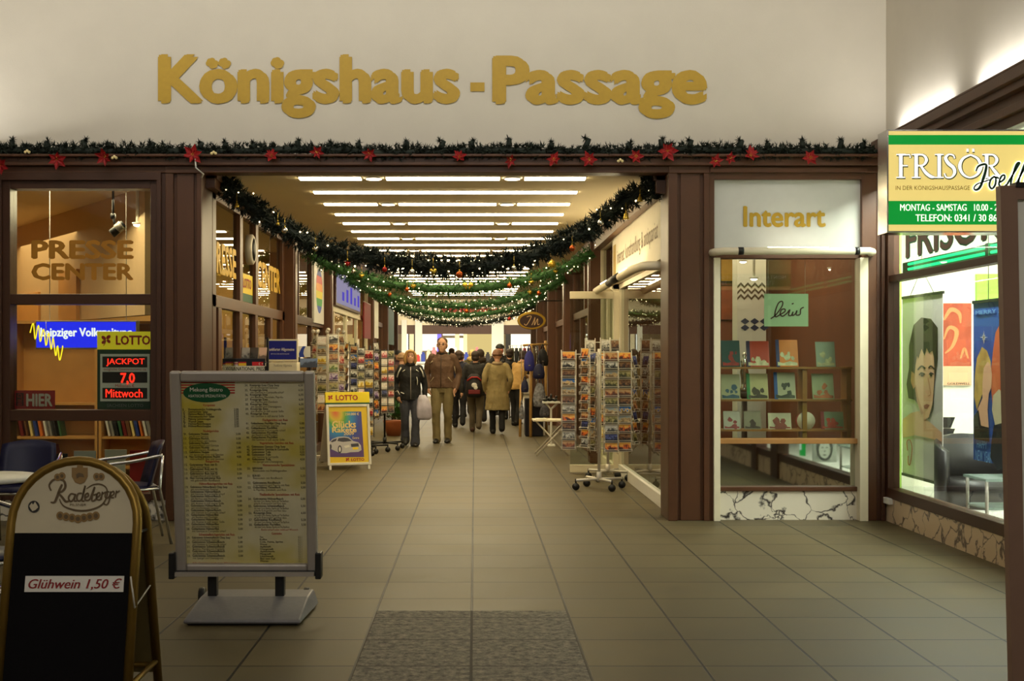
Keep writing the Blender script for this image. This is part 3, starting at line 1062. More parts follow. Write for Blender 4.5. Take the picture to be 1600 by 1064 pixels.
G1 = gp([(338, 270), (372, 306), (420, 342), (470, 372), (530, 394), (590, 406), (660, 414), (725, 418), (790, 410), (850, 392), (905, 366), (950, 336), (990, 306), (1034, 276)], 11.95)
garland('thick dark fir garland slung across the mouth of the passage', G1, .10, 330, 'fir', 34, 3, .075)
b, _ = fir(gp([(1012, 262), (1020, 285), (1024, 308)], 11.75), .09, 300, .07, 'fir', 8)
tag(b.build('fir_sprig', M['fir']), 'short dark fir bunch hanging at the art dealer corner of the opening', 'garland')


def side_garland(Y, sag, label, m, nb, seed, rad=.095):
    zt = 2.98
    path = [(-2.34, Y, zt)] + [(-2.33 + 3.95 * f, Y, zt - (zt - sag) * (1 - (2 * f - 1) ** 2) ** .8) for f in [k / 14 for k in range(1, 14)]] + [(1.64, Y, zt)]
    garland(label, path, rad, 240, m, nb, seed)
    return path


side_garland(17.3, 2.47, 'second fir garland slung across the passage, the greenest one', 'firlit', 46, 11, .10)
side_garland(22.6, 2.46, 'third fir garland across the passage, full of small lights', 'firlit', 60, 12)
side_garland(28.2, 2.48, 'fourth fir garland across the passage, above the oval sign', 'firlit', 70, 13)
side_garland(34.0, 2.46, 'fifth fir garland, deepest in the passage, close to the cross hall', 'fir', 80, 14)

# garland lying on the beam
rr = random.Random(5)
top = [(x, 11.36, 3.40 + rr.uniform(-.012, .012)) for x in [-4.75 + .35 * k for k in range(25)]]
t = wthing('fir_garland', 'straight fir garland lying along the top of the brown beam', 'garland', top[0])
b, _ = fir(top, .062, 300, .055, 'fir', 21)
for k in range(26):
    x = -4.6 + k * .33 + rr.uniform(-.1, .1)
    h_ = rr.uniform(.03, .08)
    b.tube([(x, 11.36, 3.42), (x + rr.uniform(-.04, .04), 11.35, 3.44 + h_)], [.03, .022], 6)
    c = Vector((x, 11.35, 3.44 + h_))
    for q in range(40):
        d = Vector((rr.gauss(0, 1), rr.gauss(0, 1), rr.gauss(0, 1))).normalized()
        s_ = d.cross(Vector((0, 0.3, 1))).normalized() * .006
        b.add([c - s_, c + s_, c + d * .05], [(0, 1, 2)])
b.build('foliage', M['fir'], t)


def poinsettia(x, z, s_, label, seed):
    r_ = random.Random(seed)
    b = MB()
    b.M = Matrix.Translation((x, 11.27, z)) @ Matrix.Rotation(r_.uniform(-.5, .5), 4, 'Y') @ Matrix.Rotation(r_.uniform(-.5, .5), 4, 'X')
    for ly, (nn, ln) in enumerate(((6, 1.0), (5, .65))):
        for k in range(nn):
            a_ = 2 * PI * k / nn + ly * .5
            ca, sa = math.cos(a_), math.sin(a_)
            L_ = .080 * s_ * ln * r_.uniform(.8, 1.15)
            wv = L_ * .26
            pts = [(0, 0), (.5, wv / L_), (1, 0), (.5, -wv / L_)]
            vs = [(L_ * (u * ca - v_ * sa), -.012 - .02 * ly - .03 * u * s_, L_ * (u * sa + v_ * ca)) for u, v_ in pts]
            vs.append((L_ * .5 * ca, -.004 - .02 * ly - .03 * .5 * s_, L_ * .5 * sa))
            b.add(vs, [(0, 4, 1), (1, 4, 2), (2, 4, 3), (3, 4, 0)])
    t_ = wthing('poinsettia_flower', label, 'flower', (x, 11.27, z), 'red poinsettias on the beam garland')
    b.build('petals', M['poin'], t_)
    c = MB()
    for k in range(4):
        c.ball((x + .01 * math.cos(k * 1.6), 11.235, z + .01 * math.sin(k * 1.6)), .006, n=6, m=4)
    c.build('flower_centre', M['goldb'], t_)


PO = [(2, 258, 1.2), (90, 249, 1.1), (165, 245, 1.1), (302, 242, 1.25), (425, 244, .9), (496, 238, .8), (578, 240, .9), (718, 246, .9), (797, 250, .8), (865, 250, .9), (920, 250, 1.0), (993, 245, .9), (1042, 236, 1.25), (1117, 252, .9), (1140, 247, .7), (1172, 243, 1.0), (1265, 247, 1.0)]
PL_T = ['at the very end of the garland over the newsagent', 'over the left half of the newsagent window', 'over the middle of the newsagent window', 'over the pillar beside the newsagent, trailing a white cord',
        'first of the row over the open passage from the newsagent pillar', 'second over the open passage from the newsagent pillar', 'third over the open passage from the newsagent pillar',
        'fourth over the open passage from the newsagent pillar', 'fifth over the open passage from the newsagent pillar', 'sixth over the open passage from the newsagent pillar',
        'seventh over the open passage from the newsagent pillar', 'eighth over the open passage, next to the biggest bloom', 'the biggest bloom, standing up over the art dealer pillar',
        'hanging low where the Interart window frame begins', 'small and leaning, over the Interart panel', 'bright, over the middle of the Interart panel', 'last of the row, over the far end of the Interart panel']
for k, (a_, c_, s_) in enumerate(PO):
    poinsettia(fx(a_, 11.27), fz(c_, 11.27), s_, 'red poinsettia ' + PL_T[k], k)
MB_ = MB().tube([(fx(305, 11.25), 11.25, fz(248, 11.25)), (fx(306, 11.25), 11.25, fz(262, 11.25)), (fx(318, 11.3), 11.3, fz(272, 11.3)), (fx(324, 11.8), 11.5, fz(280, 11.5))], .007, 6)
tag(MB_.build('power_cord', M['white']), 'white cord hanging from the beam by the newsagent pillar', 'cord')
for k, (a_, c_, lb) in enumerate(((40, 238, 'over the newsagent window near the wall'), (176, 247, 'beside the poinsettia over the newsagent window'), (331, 240, 'above the pillar beside the newsagent'), (966, 252, 'over the open passage near the art dealer pillar'))):
    b = MB()
    for q in range(3):
        b.ball((fx(a_, 11.28) + .018 * q, 11.27, fz(c_, 11.28) + .012 * (q % 2)), .014, n=8, m=6)
    tag(b.build('pearl_sprig', M['pearl']), 'small pale pearl sprig ' + lb, 'ornament', 'pearl sprigs on the beam garland')

# hanging ornaments


def ornament(kind, px, py, Y, size, m, label):
    x, z = fx(px, Y), fz(py, Y)
    t_ = wthing({'ball': 'bauble', 'heart': 'heart_ornament', 'bell': 'bell_ornament', 'star': 'star_ornament', 'bow': 'bow_ornament'}[kind], label, 'ornament', (x, Y, z), 'ornaments hanging on the passage garlands')
    b = MB()
    r_ = size / 2
    if kind == 'ball':
        b.ball((x, Y, z), r_, n=20, m=12)
        nm = 'ball'
    elif kind == 'bell':
        b.lathe([(r_, -r_), (r_ * .8, -r_ * .6), (r_ * .6, r_ * .4), (r_ * .2, r_ * .9)], 16, (x, Y, z))
        nm = 'bell'
    elif kind == 'bow':
        for s_ in (-1, 1):
            b.ball((x + s_ * r_ * .6, Y, z), r_ * .6, r_ * .25, r_ * .5, 12, 8)
            b.ball((x + s_ * r_ * .35, Y, z - r_ * .5), r_ * .25, r_ * .12, r_ * .5, 8, 6)
        nm = 'bow'
    else:
        n_ = 24
        if kind == 'heart':
            o = [(r_ / 16 * 16 * math.sin(2 * PI * k / n_) ** 3, r_ / 16 * (13 * math.cos(2 * PI * k / n_) - 5 * math.cos(4 * PI * k / n_) - 2 * math.cos(6 * PI * k / n_) - math.cos(8 * PI * k / n_))) for k in range(n_)]
        else:
            o = [((r_ if k % 2 == 0 else r_ * .5) * math.sin(2 * PI * k / 12), (r_ if k % 2 == 0 else r_ * .5) * math.cos(2 * PI * k / 12)) for k in range(12)]
        n_ = len(o)
        vs = [(x + p, Y, z + q) for p, q in o] + [(x, Y - r_ * .4, z), (x, Y + r_ * .4, z)]
        b.add(vs, [(k, n_, (k + 1) % n_) for k in range(n_)] + [((k + 1) % n_, n_ + 1, k) for k in range(n_)], True)
        nm = kind
    b.build(nm, M[m], t_)
    MB().lathe([(.007, r_ * .9), (.007, r_ + .012)], 8, (x, Y, z)).tube([(x, Y, z + r_), (x, Y, z + r_ + .09)], .002, 5).build('hanger', M['goldb'], t_)


G = 'on the front fir garland'
for a_ in (('ball', 445, 360, 11.8, .06, 'silver', 'silver bauble under the newsagent end of the front garland'),
           ('bell', 370, 320, 11.8, .05, 'goldb', 'gold bell at the newsagent corner of the front garland'),
           ('star', 434, 350, 11.8, .05, 'goldb', 'gold star beside the silver bauble on the front garland'),
           ('heart', 493, 389, 11.8, .06, 'silver', 'silver heart under the front garland near the rainbow panel'),
           ('star', 543, 412, 11.8, .07, 'redb', 'red star under the front garland over the violet light box'),
           ('ball', 601, 421, 11.8, .05, 'redb', 'red bauble low on the front garland, newsagent side'),
           ('ball', 644, 425, 11.8, .06, 'silver', 'silver bauble low on the front garland left of the gold heart'),
           ('heart', 677, 424, 11.8, .07, 'goldb', 'gold heart at the lowest sag of the front garland'),
           ('ball', 718, 429, 11.8, .07, 'copper', 'copper bauble at the lowest point of the front garland'),
           ('ball', 803, 419, 11.8, .05, 'silver', 'silver bauble low on the front garland toward the art shop'),
           ('ball', 894, 388, 11.8, .06, 'copper', 'copper bauble under the front garland on the art shop side'),
           ('ball', 938, 348, 11.8, .06, 'silver', 'silver bauble high on the front garland at the art shop side'),
           ('bell', 978, 337, 11.8, .07, 'goldb', 'gold bell high on the front garland beside the cream signboard'),
           ('bell', 1000, 310, 11.8, .06, 'goldb', 'gold bell highest on the front garland near the art shop pillar'),
           ('bow', 731, 445, 17.2, .13, 'goldb', 'gold bow in the middle of the second garland'),
           ('ball', 862, 412, 17.2, .11, 'goldb', 'big gold bauble on the art shop end of the second garland'),
           ('heart', 868, 424, 17.2, .07, 'goldb', 'small gold heart just below the big gold bauble'),
           ('heart', 830, 441, 17.2, .08, 'goldb', 'gold heart on the second garland, art shop side'),
           ('heart', 646, 447, 17.2, .08, 'goldb', 'gold heart on the second garland, newsagent side'),
           ('ball', 636, 452, 17.2, .06, 'copper', 'copper bauble next to the gold heart of the second garland'),
           ('ball', 796, 446, 17.2, .07, 'copper', 'copper bauble under the second garland, art shop side'),
           ('ball', 552, 424, 17.2, .06, 'silver', 'silver bauble at the newsagent end of the second garland'),
           ('heart', 565, 431, 17.2, .08, 'goldb', 'gold heart at the newsagent end of the second garland'),
           ('heart', 828, 457, 22.5, .09, 'goldb', 'gold heart on the third garland, art shop side'),
           ('ball', 842, 458, 22.5, .08, 'copper', 'copper bauble on the third garland, art shop side'),
           ('heart', 607, 446, 22.5, .10, 'goldb', 'gold heart high on the third garland, newsagent side'),
           ('ball', 609, 460, 22.5, .07, 'copper', 'copper bauble high on the third garland, newsagent side'),
           ('ball', 729, 486, 22.5, .07, 'copper', 'copper bauble at the lowest point of the third garland'),
           ('ball', 796, 498, 28.1, .08, 'redb', 'red bauble under the fourth garland near the oval sign')):
    ornament(*a_)
# ---------------------------------------------------------------- beer sign: A-board with rounded tube frames
t = wthing('pavement_sign', 'round-topped black A-board with white Radeberger header and Glühwein strip', 'A-board', (-1.72, 5.4, 0))
M['brass'] = mat('brass_tube', (134, 106, 46), .38, .75, noise=.08)
M['blackboard'] = mat('black_board', (9, 7, 10), .7, noise=.4, nscale=120, spec=.12)
M['headerwhite'] = mat('header_white', (196, 184, 156), .55, noise=.06, nscale=6)
M['printgold'] = mat('print_gold', (136, 104, 50), .55)
M['printdark'] = mat('print_dark_gold', (92, 72, 40), .6)
BF = Plane((-1.73, 5.17, 0), (1, 0, 0), (0, .235, 1.03))


def arch(pl, hw, top, r, cut=0.0):
    pts = [(-hw, cut)]
    pts.append((-hw, top - hw))
    for k in range(1, 16):
        a_ = PI - PI * k / 16
        pts.append((hw * math.cos(a_), top - hw + hw * math.sin(a_)))
    pts += [(hw, top - hw), (hw, cut)]
    return pts


hw = .272
tp = BF.uv(125, 720)[1]
b = MB().tube([BF.pt(u, v) for u, v in arch(BF, hw, tp, 0)], .021, 12)
b.build('tube_frame', M['brass'], t)
BB = Plane((-1.73, 5.70, 0), (1, 0, 0), (0, -.27, 1.03))
b = MB().tube([BB.pt(u, v) for u, v in arch(BB, hw, tp, 0)], .021, 12)
b.tube([BB.pt(-hw, .10), BB.pt(hw, .10)], .014, 8)
b.build('tube_frame', M['brass'], t)
hl = BF.uv(125, 833)[1]
bo = [(-hw + .02, .06), (hw - .02, .06), (hw - .02, hl), (-hw + .02, hl)]
MB().slab(BF, -hw + .018, hw - .018, .06, hl, -.008, .006).build('black_panel', M['blackboard'], t)
hd = [(-hw + .018, hl), (hw - .018, hl)] + [((hw - .018) * math.cos(PI * k / 20), tp - hw + (hw - .018) * math.sin(PI * k / 20)) for k in range(0, 21)]
b = MB().poly(BF, hd, .006)
hdr = b.build('header_panel', M['headerwhite'], t)
MB().poly(BB, [(u, v) for u, v in arch(BB, hw - .018, tp - .018, 0, .06)], -.004).poly(BB, [(u, v) for u, v in arch(BB, hw - .018, tp - .018, 0, .06)][::-1], -.010).build('rear_panel', mat('olive_panel', (120, 104, 60), .6, noise=.1), t)
MB().tube([BF.pt(-hw, hl - .12), BB.pt(-hw, hl - .12)], .008).build('strut', M['black'], t)
MB().tube([BF.pt(hw, hl - .0), BB.pt(hw, hl - .0)], .008).build('strut', M['black'], t)
MB().tube([BF.pt(hw, .12), BB.pt(hw, .12)], .012).build('strut', M['brass'], t)
MB().tube([BF.pt(hw - .01, .58, .02), BF.pt(hw + .015, .45, .02), BB.pt(hw, .5), BB.pt(hw, .62)], .004, 6).build('hook_wire', M['steel'], t)
# header print
b = MB()
q = lambda pts, wd: b.ribbon(BF, pts, wd, .009)
# R of the script
q([(98, 757), (94, 766), (90, 777), (86, 785), (80, 785)], [3, 4, 4, 3.6, 2])
q([(81, 767), (78, 759), (83, 751), (92, 748.5), (101, 752), (103, 761), (98, 768), (91, 770)], [2.4, 3, 3, 3.2, 3.6, 3.8, 3, 2])
q([(92, 770), (98, 777), (104, 784), (111, 782)], [2.4, 3.8, 3.8, 2])
q([(118, 773), (112, 772), (108, 778), (111, 784), (116, 780), (119, 772), (117, 782), (121, 783)], 2.7)                      # a
q([(129, 771), (123, 772), (121, 779), (124, 783), (129, 779), (134, 759), (129, 781), (133, 783)], 2.7)                      # d
q([(134, 778), (139, 775), (138, 771), (134, 774), (134, 781), (139, 782), (142, 779)], 2.7)                                  # e
q([(142, 779), (149, 761), (145, 776), (145, 783), (151, 780), (152, 773), (147, 774)], 2.7)                                  # b
q([(152, 778), (157, 774), (156, 770), (152, 773), (152, 780), (157, 781), (159, 777)], 2.5)                                  # e
q([(159, 781), (161, 769), (161, 772), (166, 769)], 2.5)                                                                      # r
q([(172, 769), (167, 769), (165, 776), (168, 779), (172, 775), (174, 768), (171, 784), (167, 789), (163, 787)], 2.4)          # g
q([(174, 776), (179, 772), (178, 768), (174, 771), (174, 777), (179, 778)], 2.4)                                              # e
q([(181, 778), (183, 767), (183, 770), (188, 767)], 2.3)                                                                      # r
# swash ring round the word
q([(94, 780), (97, 787), (104, 793), (122, 798), (142, 797), (160, 789), (168, 775), (167, 763), (158, 757), (146, 758), (136, 764)], [1.6, 2.2, 2.6, 3, 3, 2.6, 2.4, 2.2, 2.4, 2.2, 1])
text_px(b, BF, 'PILSNER', 110, 787, 136, 791, off=.009)
b.build('lettering', M['printdark'], hdr)
b, b3 = MB(), MB()
b3.ppoly(BF, [(113, 731), (138, 731), (138, 745), (133, 754), (126, 757), (118, 754), (113, 745)], .009)
b3.ppoly(BF, [(121, 731), (122, 724), (126, 727), (130, 724), (131, 731)], .009)
for pr in (((91, 746), (98, 744)), ((152, 745), (159, 745))):
    b2 = MB()
    for cx, cy in pr:
        b2.pell(BF, cx, cy, 5.5, 5.8, .009 + .0006 * (cx % 3))
    b2.build('medal_pair', M['printgold'], hdr)
for k in range(7):
    b.pell(BF, 95 + k * 9.3, 806 + 5 - 5 * abs(k - 3) / 3 * 1.0, 6, 6.6, .009 + .0008 * (k % 2))
b.build('medals', M['printgold'], hdr)
b3.build('crest', M['printgold'], hdr)
b = MB()
b.ppoly(BF, [(120, 742), (124, 739), (131, 741), (133, 746), (126, 745), (121, 748)], .0105)
for k in range(7):
    b.pell(BF, 95 + k * 9.3, 806 + 5 - 5 * abs(k - 3) / 3, 3.2, 3.6, .0112)
for cx, cy in ((91, 746), (98, 744), (152, 745), (159, 745)):
    b.pell(BF, cx, cy, 2.6, 2.8, .0112)
b.build('crest_lion', M['printdark'], hdr)
st = MB().pell(BF, 54, 792, 9, 9.4, .009).build('round_sticker', M['ink'], hdr)
MB().ppoly(BF, [(47, 791), (51, 786), (53, 789), (56, 784), (59, 789), (61, 793), (57, 797), (52, 799), (49, 795)], .0105).build('sticker_mark', M['headerwhite'], hdr)
s_ = MB().slab(BF, BF.uv(41, 900)[0], BF.uv(195, 900)[0], BF.uv(120, 925)[1], BF.uv(120, 900)[1], .006, .009).build('price_strip', mat('strip_white', (226, 222, 214), .6), t)
b = MB()
text_px(b, BF, 'Glühwein 1,50 €', 45, 904, 192, 922, off=.011, bold=.02, shear=.25, res=3)
b.build('lettering', mat('dark_red_print', (140, 14, 18), .6), s_)

# ---------------------------------------------------------------- menu poster stand
t = wthing('menu_stand', 'silver framed Mekong Bistro menu board on a grey weighted base', 'menu board', (-1.36, 7.3, 0))
c0, c1 = (fx(275.5, 7.32), 7.32, fz(893, 7.32)), (fx(265, 7.15), 7.15, fz(580, 7.15))
MP = Plane(c0, (1, 0, 0), Vector(c1) - Vector(c0))
MW = MP.uv(497, 890)[0]
MHt = (Vector(c1) - Vector(c0)).length
MV = MP
# board edges run a little askew, as it leans: shear kept small by squaring it up
b = MB()
fw = .062
u0, v0 = 0.0, 0.0
b.slab(MP, u0, u0 + fw, 0, MHt, -.03, .018).slab(MP, MW - fw, MW, 0, MHt, -.03, .018)
b.slab(MP, fw, MW - fw, 0, fw * .8, -.03, .018).slab(MP, fw, MW - fw, MHt - fw, MHt, -.03, .018)
b.build('frame', M['alu'], t, bevel=.012)
MB().slab(MP, .01, MW - .01, .01, MHt - .01, -.03, -.018).build('back_plate', M['grey'], t)


def poster_mat():
    m = mat('menu_paper', (206, 196, 150), .35)
    nt = m.node_tree
    bs = nt.nodes['Principled BSDF']
    tc = nt.nodes.new('ShaderNodeTexCoord')
    n = nt.nodes.new('ShaderNodeTexNoise')
    n.inputs['Scale'].default_value = 2.6
    n.inputs['Detail'].default_value = 3
    nt.links.new(tc.outputs['Object'], n.inputs[0])
    rp = nt.nodes.new('ShaderNodeValToRGB')
    rp.color_ramp.elements[0].position = .40
    rp.color_ramp.elements[0].color = lin((214, 206, 172))
    rp.color_ramp.elements[1].position = .66
    rp.color_ramp.elements[1].color = lin((196, 178, 66))
    nt.links.new(n.outputs[0], rp.inputs[0])
    nt.links.new(rp.outputs[0], bs.inputs['Base Color'])
    n2 = nt.nodes.new('ShaderNodeTexNoise')
    n2.inputs['Scale'].default_value = 3.5
    nt.links.new(tc.outputs['Object'], n2.inputs[0])
    bp = nt.nodes.new('ShaderNodeBump')
    bp.inputs['Strength'].default_value = .6
    bp.inputs['Distance'].default_value = .05
    nt.links.new(n2.outputs[0], bp.inputs['Height'])
    nt.links.new(bp.outputs[0], bs.inputs['Normal'])
    return m


po = MB().slab(MP, fw * .9, MW - fw * .9, fw * .7, MHt - fw * .9, -.016, -.010).build('menu_poster', poster_mat(), t)
b = MB()
for k in range(5):
    b.ppoly(MP, [(277, 597 + k * 4.1), (366, 597 + k * 4.1), (366, 599 + k * 4.1), (277, 599 + k * 4.1)], -.0088)
b.build('red_stripes', M['red'], po)
MB().pell(MP, 322, 614, 37, 15, -.0076).build('green_oval', M['green'], po)
b = MB()
text_px(b, MP, 'Mekong Bistro', 296, 606, 347, 614, off=-.006, bold=.01)
text_px(b, MP, 'ASIATISCHE SPEZIALITÄTEN', 293, 616, 352, 621, off=-.006)
b.build('logo_lettering', M['paper'], po)
red, blk, thin = MB(), MB(), MB()


def head(s, x, y, wd):
    text_px(red, MP, s, x - wd / 2, y - 2.4, x + wd / 2, y + 2.4, off=-.0085, bold=.02, ref='Hg')


def item(no, s, sub, x, y, price, px, wcol):
    if no:
        text_px(blk, MP, no, x - 8, y - 2, x - 3, y + 1.6, off=-.0085, ref='10')
    k = min(wcol, len(s) * 1.95)
    text_px(blk, MP, s, x, y - 2.2, x + k, y + 2.2, off=-.0085, bold=.02, ref='Hg')
    if sub:
        k = min(wcol + 6, len(sub) * 1.75)
        text_px(thin, MP, sub, x + 1, y + 1.7, x + 1 + k, y + 5.9, off=-.0085, ref='Hg')
    if price:
        text_px(blk, MP, price, px, y - 2, px + 7, y + 1.8, off=-.0085, bold=.01)


sh = lambda y: (y - 590) * .033      # the board leans: columns drift with it
head('Vorspeisen', 324 + sh(633), 634, 19)
y = 640.5
for n_, s in enumerate(('Vietnamesische Frühlingsrolle', 'Gemischter Salat', 'Hühnerfleisch Salat', 'Vietnamesischer Salat', 'Mekong Gemüsesuppe', 'Wantan Suppe', 'Hühnerfleischsuppe', 'Hühnerfleischsuppe')):
    item('%d.' % (n_ + 1), s, None, 291 + sh(y), y, ('2,00', '2,50', '3,00', '3,00', '2,00', '2,50', '2,00', '2,00')[n_], 363 + sh(y), 52)
    y += 3.75
head('Nudelgerichte', 326 + sh(674), 674.5, 24)
y = 679
SUBN = ('mit Ei und Gemüse', 'Hühnerfleisch und Gemüse', 'Schweinefleisch und Gemüse', 'mit gebratenem Rindfleisch', 'mit knuspriger Ente und Gemüse', 'Hühnerfleisch, Eier und Gemüse')
for n_ in range(6):
    item('%d.' % (n_ + 9), 'Gebratene Nudeln' if n_ < 5 else 'Nasi Goreng gebratene Nudeln', SUBN[n_], 291 + sh(y), y, ('3,00', '3,50', '4,00', '3,80', '4,50', '4,50')[n_], 365 + sh(y), 48)
    y += 7.1
head('Reisgerichte', 327 + sh(722), 722, 21)
y = 727
for n_ in range(4):
    item('%d.' % (n_ + 15), 'Gebratener Reis mit Ei' if n_ < 3 else 'Nasi Goreng gebratener Reis', SUBN[n_], 291 + sh(y), y, ('3,00', '3,50', '3,50', '4,50')[n_], 365 + sh(y), 48)
    y += 7.0
head('Hühnerfleischgerichte mit Reis', 331 + sh(757), 757, 52)
y = 762
for n_ in range(10):
    item('%d.' % (n_ + 19), ('Gebratenes Hühnerfleisch Chop Suey', 'Gebratenes Hühnerfleisch', 'Gebackenes Hühnerfilet')[0 if n_ == 0 else (1 if n_ < 6 else 2)], ('mit verschiedenem Gemüse', 'mit Gemüse in Currysoße scharf', 'mit Bambus und Morcheln', 'mit Ananas in süß saurer Soße')[n_ % 4], 291 + sh(y), y, ('4,50', '5,00', '5,00', '5,00', '5,00', '5,00', '4,50', '5,00', '5,00', '5,00')[n_], 364 + sh(y), 58)
    y += 7.25
head('Schweinefleischgerichte mit Reis', 330 + sh(836), 836.5, 56)
y = 841
for n_ in range(5):
    item('%d.' % (n_ + 29), ('Gebratenes Schweinefleisch Chop Suey', 'Gebratenes Schweinefleisch')[min(n_, 1)], ('mit verschiedenem Gemüse', 'mit Gemüse in Currysoße scharf', 'Bambus, Paprika und Zwiebeln', 'mit Bambus und Morcheln', 'mit Spargel und Champignons')[n_], 291 + sh(y), y, '5,00', 363 + sh(y), 60)
    y += 7.1
text_px(red, MP, 'Alle Gerichte auch zum Mitnehmen', 300, 879, 372, 882, off=-.0085, ref='Hg')
# second column
head('Entengerichte mit Reis', 425 + sh(597), 597, 39)
y = 603
for n_ in range(7):
    item('%d.' % (n_ + 34), 'Knusprige Ente' + (' Chop Suey' if n_ == 0 else ''), ('mit verschiedenem Gemüse', 'mit Gemüse in Currysoße scharf', 'mit Bambus, Morcheln, Paprika', 'mit Paprika und Zwiebeln', 'mit Spargel und Champignons', 'mit Ananas in süß saurer Soße', 'mit Gemüse in süß saurer Soße')[n_], 389 + sh(y), y, '6,50', 465 + sh(y), 46)
    y += 7.4
head('Fischgerichte mit Reis', 427 + sh(657), 657.5, 39)
y = 662.5
for n_ in range(4):
    item('%d.' % (n_ + 41), 'Gebackenes Fischfilet' + (' Chop Suey' if n_ == 0 else ''), ('mit verschiedenem Gemüse', 'mit Gemüse in Currysoße scharf', 'mit Bambus und Morcheln', 'mit Gemüse in süß saurer Soße')[n_], 389 + sh(y), y, '5,00', 465 + sh(y), 55)
    y += 7.3
head('Vegetarische Gerichte mit Reis', 428 + sh(693), 693.5, 53)
y = 699
for n_ in range(5):
    item('%d.' % (n_ + 45), ('Gebratenes Gemüse Chop Suey', 'Gebratenes Gemüse in Currysoße', 'Gebratener Tofu', 'Gebratener Tofu', 'Gebratener Tofu')[n_], (None, None, None, 'mit Gemüse in Currysoße', 'mit Spargel und Champignons')[n_], 389 + sh(y), y, ('3,50', '3,50', '4,00', '4,00', '4,50')[n_], 464 + sh(y), 58)
    y += (4.2, 4.2, 4.0, 7.3, 7)[n_]
head('Vietnamesische Spezialitäten', 430 + sh(728), 728, 50)
y = 733
for n_, (s, sb) in enumerate((('NEM RANH', 'Reisnudeln mit Frühlingsrollen'), ('BÚN BÒ', 'Reisnudeln mit Rindfleisch'), ('Gebratenes Rindfleisch', 'Champignons und Paprika mit Reis'), ('Gebackener Tintenfisch', 'in Paprika, Zwiebeln und Reis'))):
    item('%d.' % (n_ + 50), s, sb, 389 + sh(y), y, '5,50', 464 + sh(y), 50)
    y += (11.5, 11, 7.3, 7)[n_]
head('Thailändische Spezialitäten mit Reis', 430 + sh(774), 774, 63)
y = 780.5
for n_, s in enumerate(('Gebratenes Hühnerfleisch', 'Gebratenes Schweinefleisch', 'Knusprige Ente', 'Gebratenes Rindfleisch', 'Gebackenes Fischfilet')):
    item('%d.' % (n_ + 54), s, 'mit rotem Curry, Bambus, Paprika und Thai Basilikum', 389 + sh(y), y, ('5,00', '5,50', '6,50', '5,50', '5,50')[n_], 463 + sh(y), 48)
    if n_ < 3:
        text_px(thin, MP, 'scharfe Kokosmilch und Reis dazu', 390 + sh(y), y + 5.6, 440 + sh(y), y + 9.4, off=-.0085, ref='Hg')
    y += (11.2, 11, 10.7, 7.5, 7)[n_]
text_px(red, MP, 'Extra scharf oder mild auf Wunsch', 408, 827, 465, 831, off=-.0085, ref='Hg')
head('Getränke', 432, 835, 16)
y = 840.5
for s in ('Tee', 'Kaffee', 'Cola, Fanta, Sprite', 'Wasser', 'Apfelsaft', 'Orangensaft', 'Apfelschorle', 'Mangosaft', 'Litschisaft', 'Bier vom Faß', 'Pilsner'):
    text_px(blk, MP, s, 397 + sh(y), y - 1.9, 397 + sh(y) + len(s) * 1.9, y + 1.7, off=-.0085, bold=.015, ref='Hg')
    text_px(thin, MP, '0,2 l', 457 + sh(y), y - 1.6, 463 + sh(y), y + 1.6, off=-.0085)
    text_px(blk, MP, '1,50', 474 + sh(y), y - 1.6, 480 + sh(y), y + 1.6, off=-.0085)
    y += 3.75
red.build('heading_lettering', mat('menu_red', (176, 40, 24), .6), po)
blk.build('dish_lettering', mat('menu_black', (34, 28, 20), .6), po)
thin.build('small_lettering', mat('menu_brown', (84, 72, 46), .6), po)
# stand
b = MB()
zb = c0[2]
xa, xb = fx(266, 7.3), fx(503, 7.3)
b.box(xa, xb, 7.27, 7.33, fz(899, 7.3), fz(891, 7.3))
b.box(xa, xa + .035, 7.25, 7.35, fz(903, 7.3), fz(862, 7.3)).box(xb - .035, xb, 7.25, 7.35, fz(903, 7.3), fz(862, 7.3))
b.build('lower_bracket', M['black'], t, bevel=.006)
MB().box(xa + .04, xb - .04, 7.24, 7.27, fz(900, 7.26), fz(894, 7.26)).build('snap_rail', M['alu'], t)
for p in (333, 438):
    MB().box(fx(p - 7, 7.32), fx(p + 7, 7.32), 7.29, 7.35, .07, fz(899, 7.32)).build('post', M['black'], t, bevel=.004)
x0, x1 = fx(287, 6.95), fx(470, 6.95)
b = MB()
y0, y1 = 6.93, 7.52
b.add([(x0, y0, .012), (x1, y0, .012), (x1 + .03, y1, .012), (x0 - .01, y1, .012), (x0, y0, .035), (x1, y0, .035), (x1, 7.28, .10), (x0 + .02, 7.28, .10), (x1, y1, .10), (x0 + .02, y1, .10)],
      [(0, 3, 2, 1), (0, 1, 5, 4), (4, 5, 6, 7), (7, 6, 8, 9), (1, 2, 8, 6, 5), (3, 0, 4, 7, 9), (2, 3, 9, 8)])
b.build('weighted_base', M['grey'], t, bevel=.012)
MB().box(x0 + .02, x1 - .02, 6.96, 7.5, 0, .014).build('rubber_mat', M['black'], t)
for p in (308, 473):
    MB().tube([(fx(p, 7.45), 7.52, .06), (fx(p, 7.45) + .03, 7.52, .06)], .05, 14).build('roller', M['black'], t)

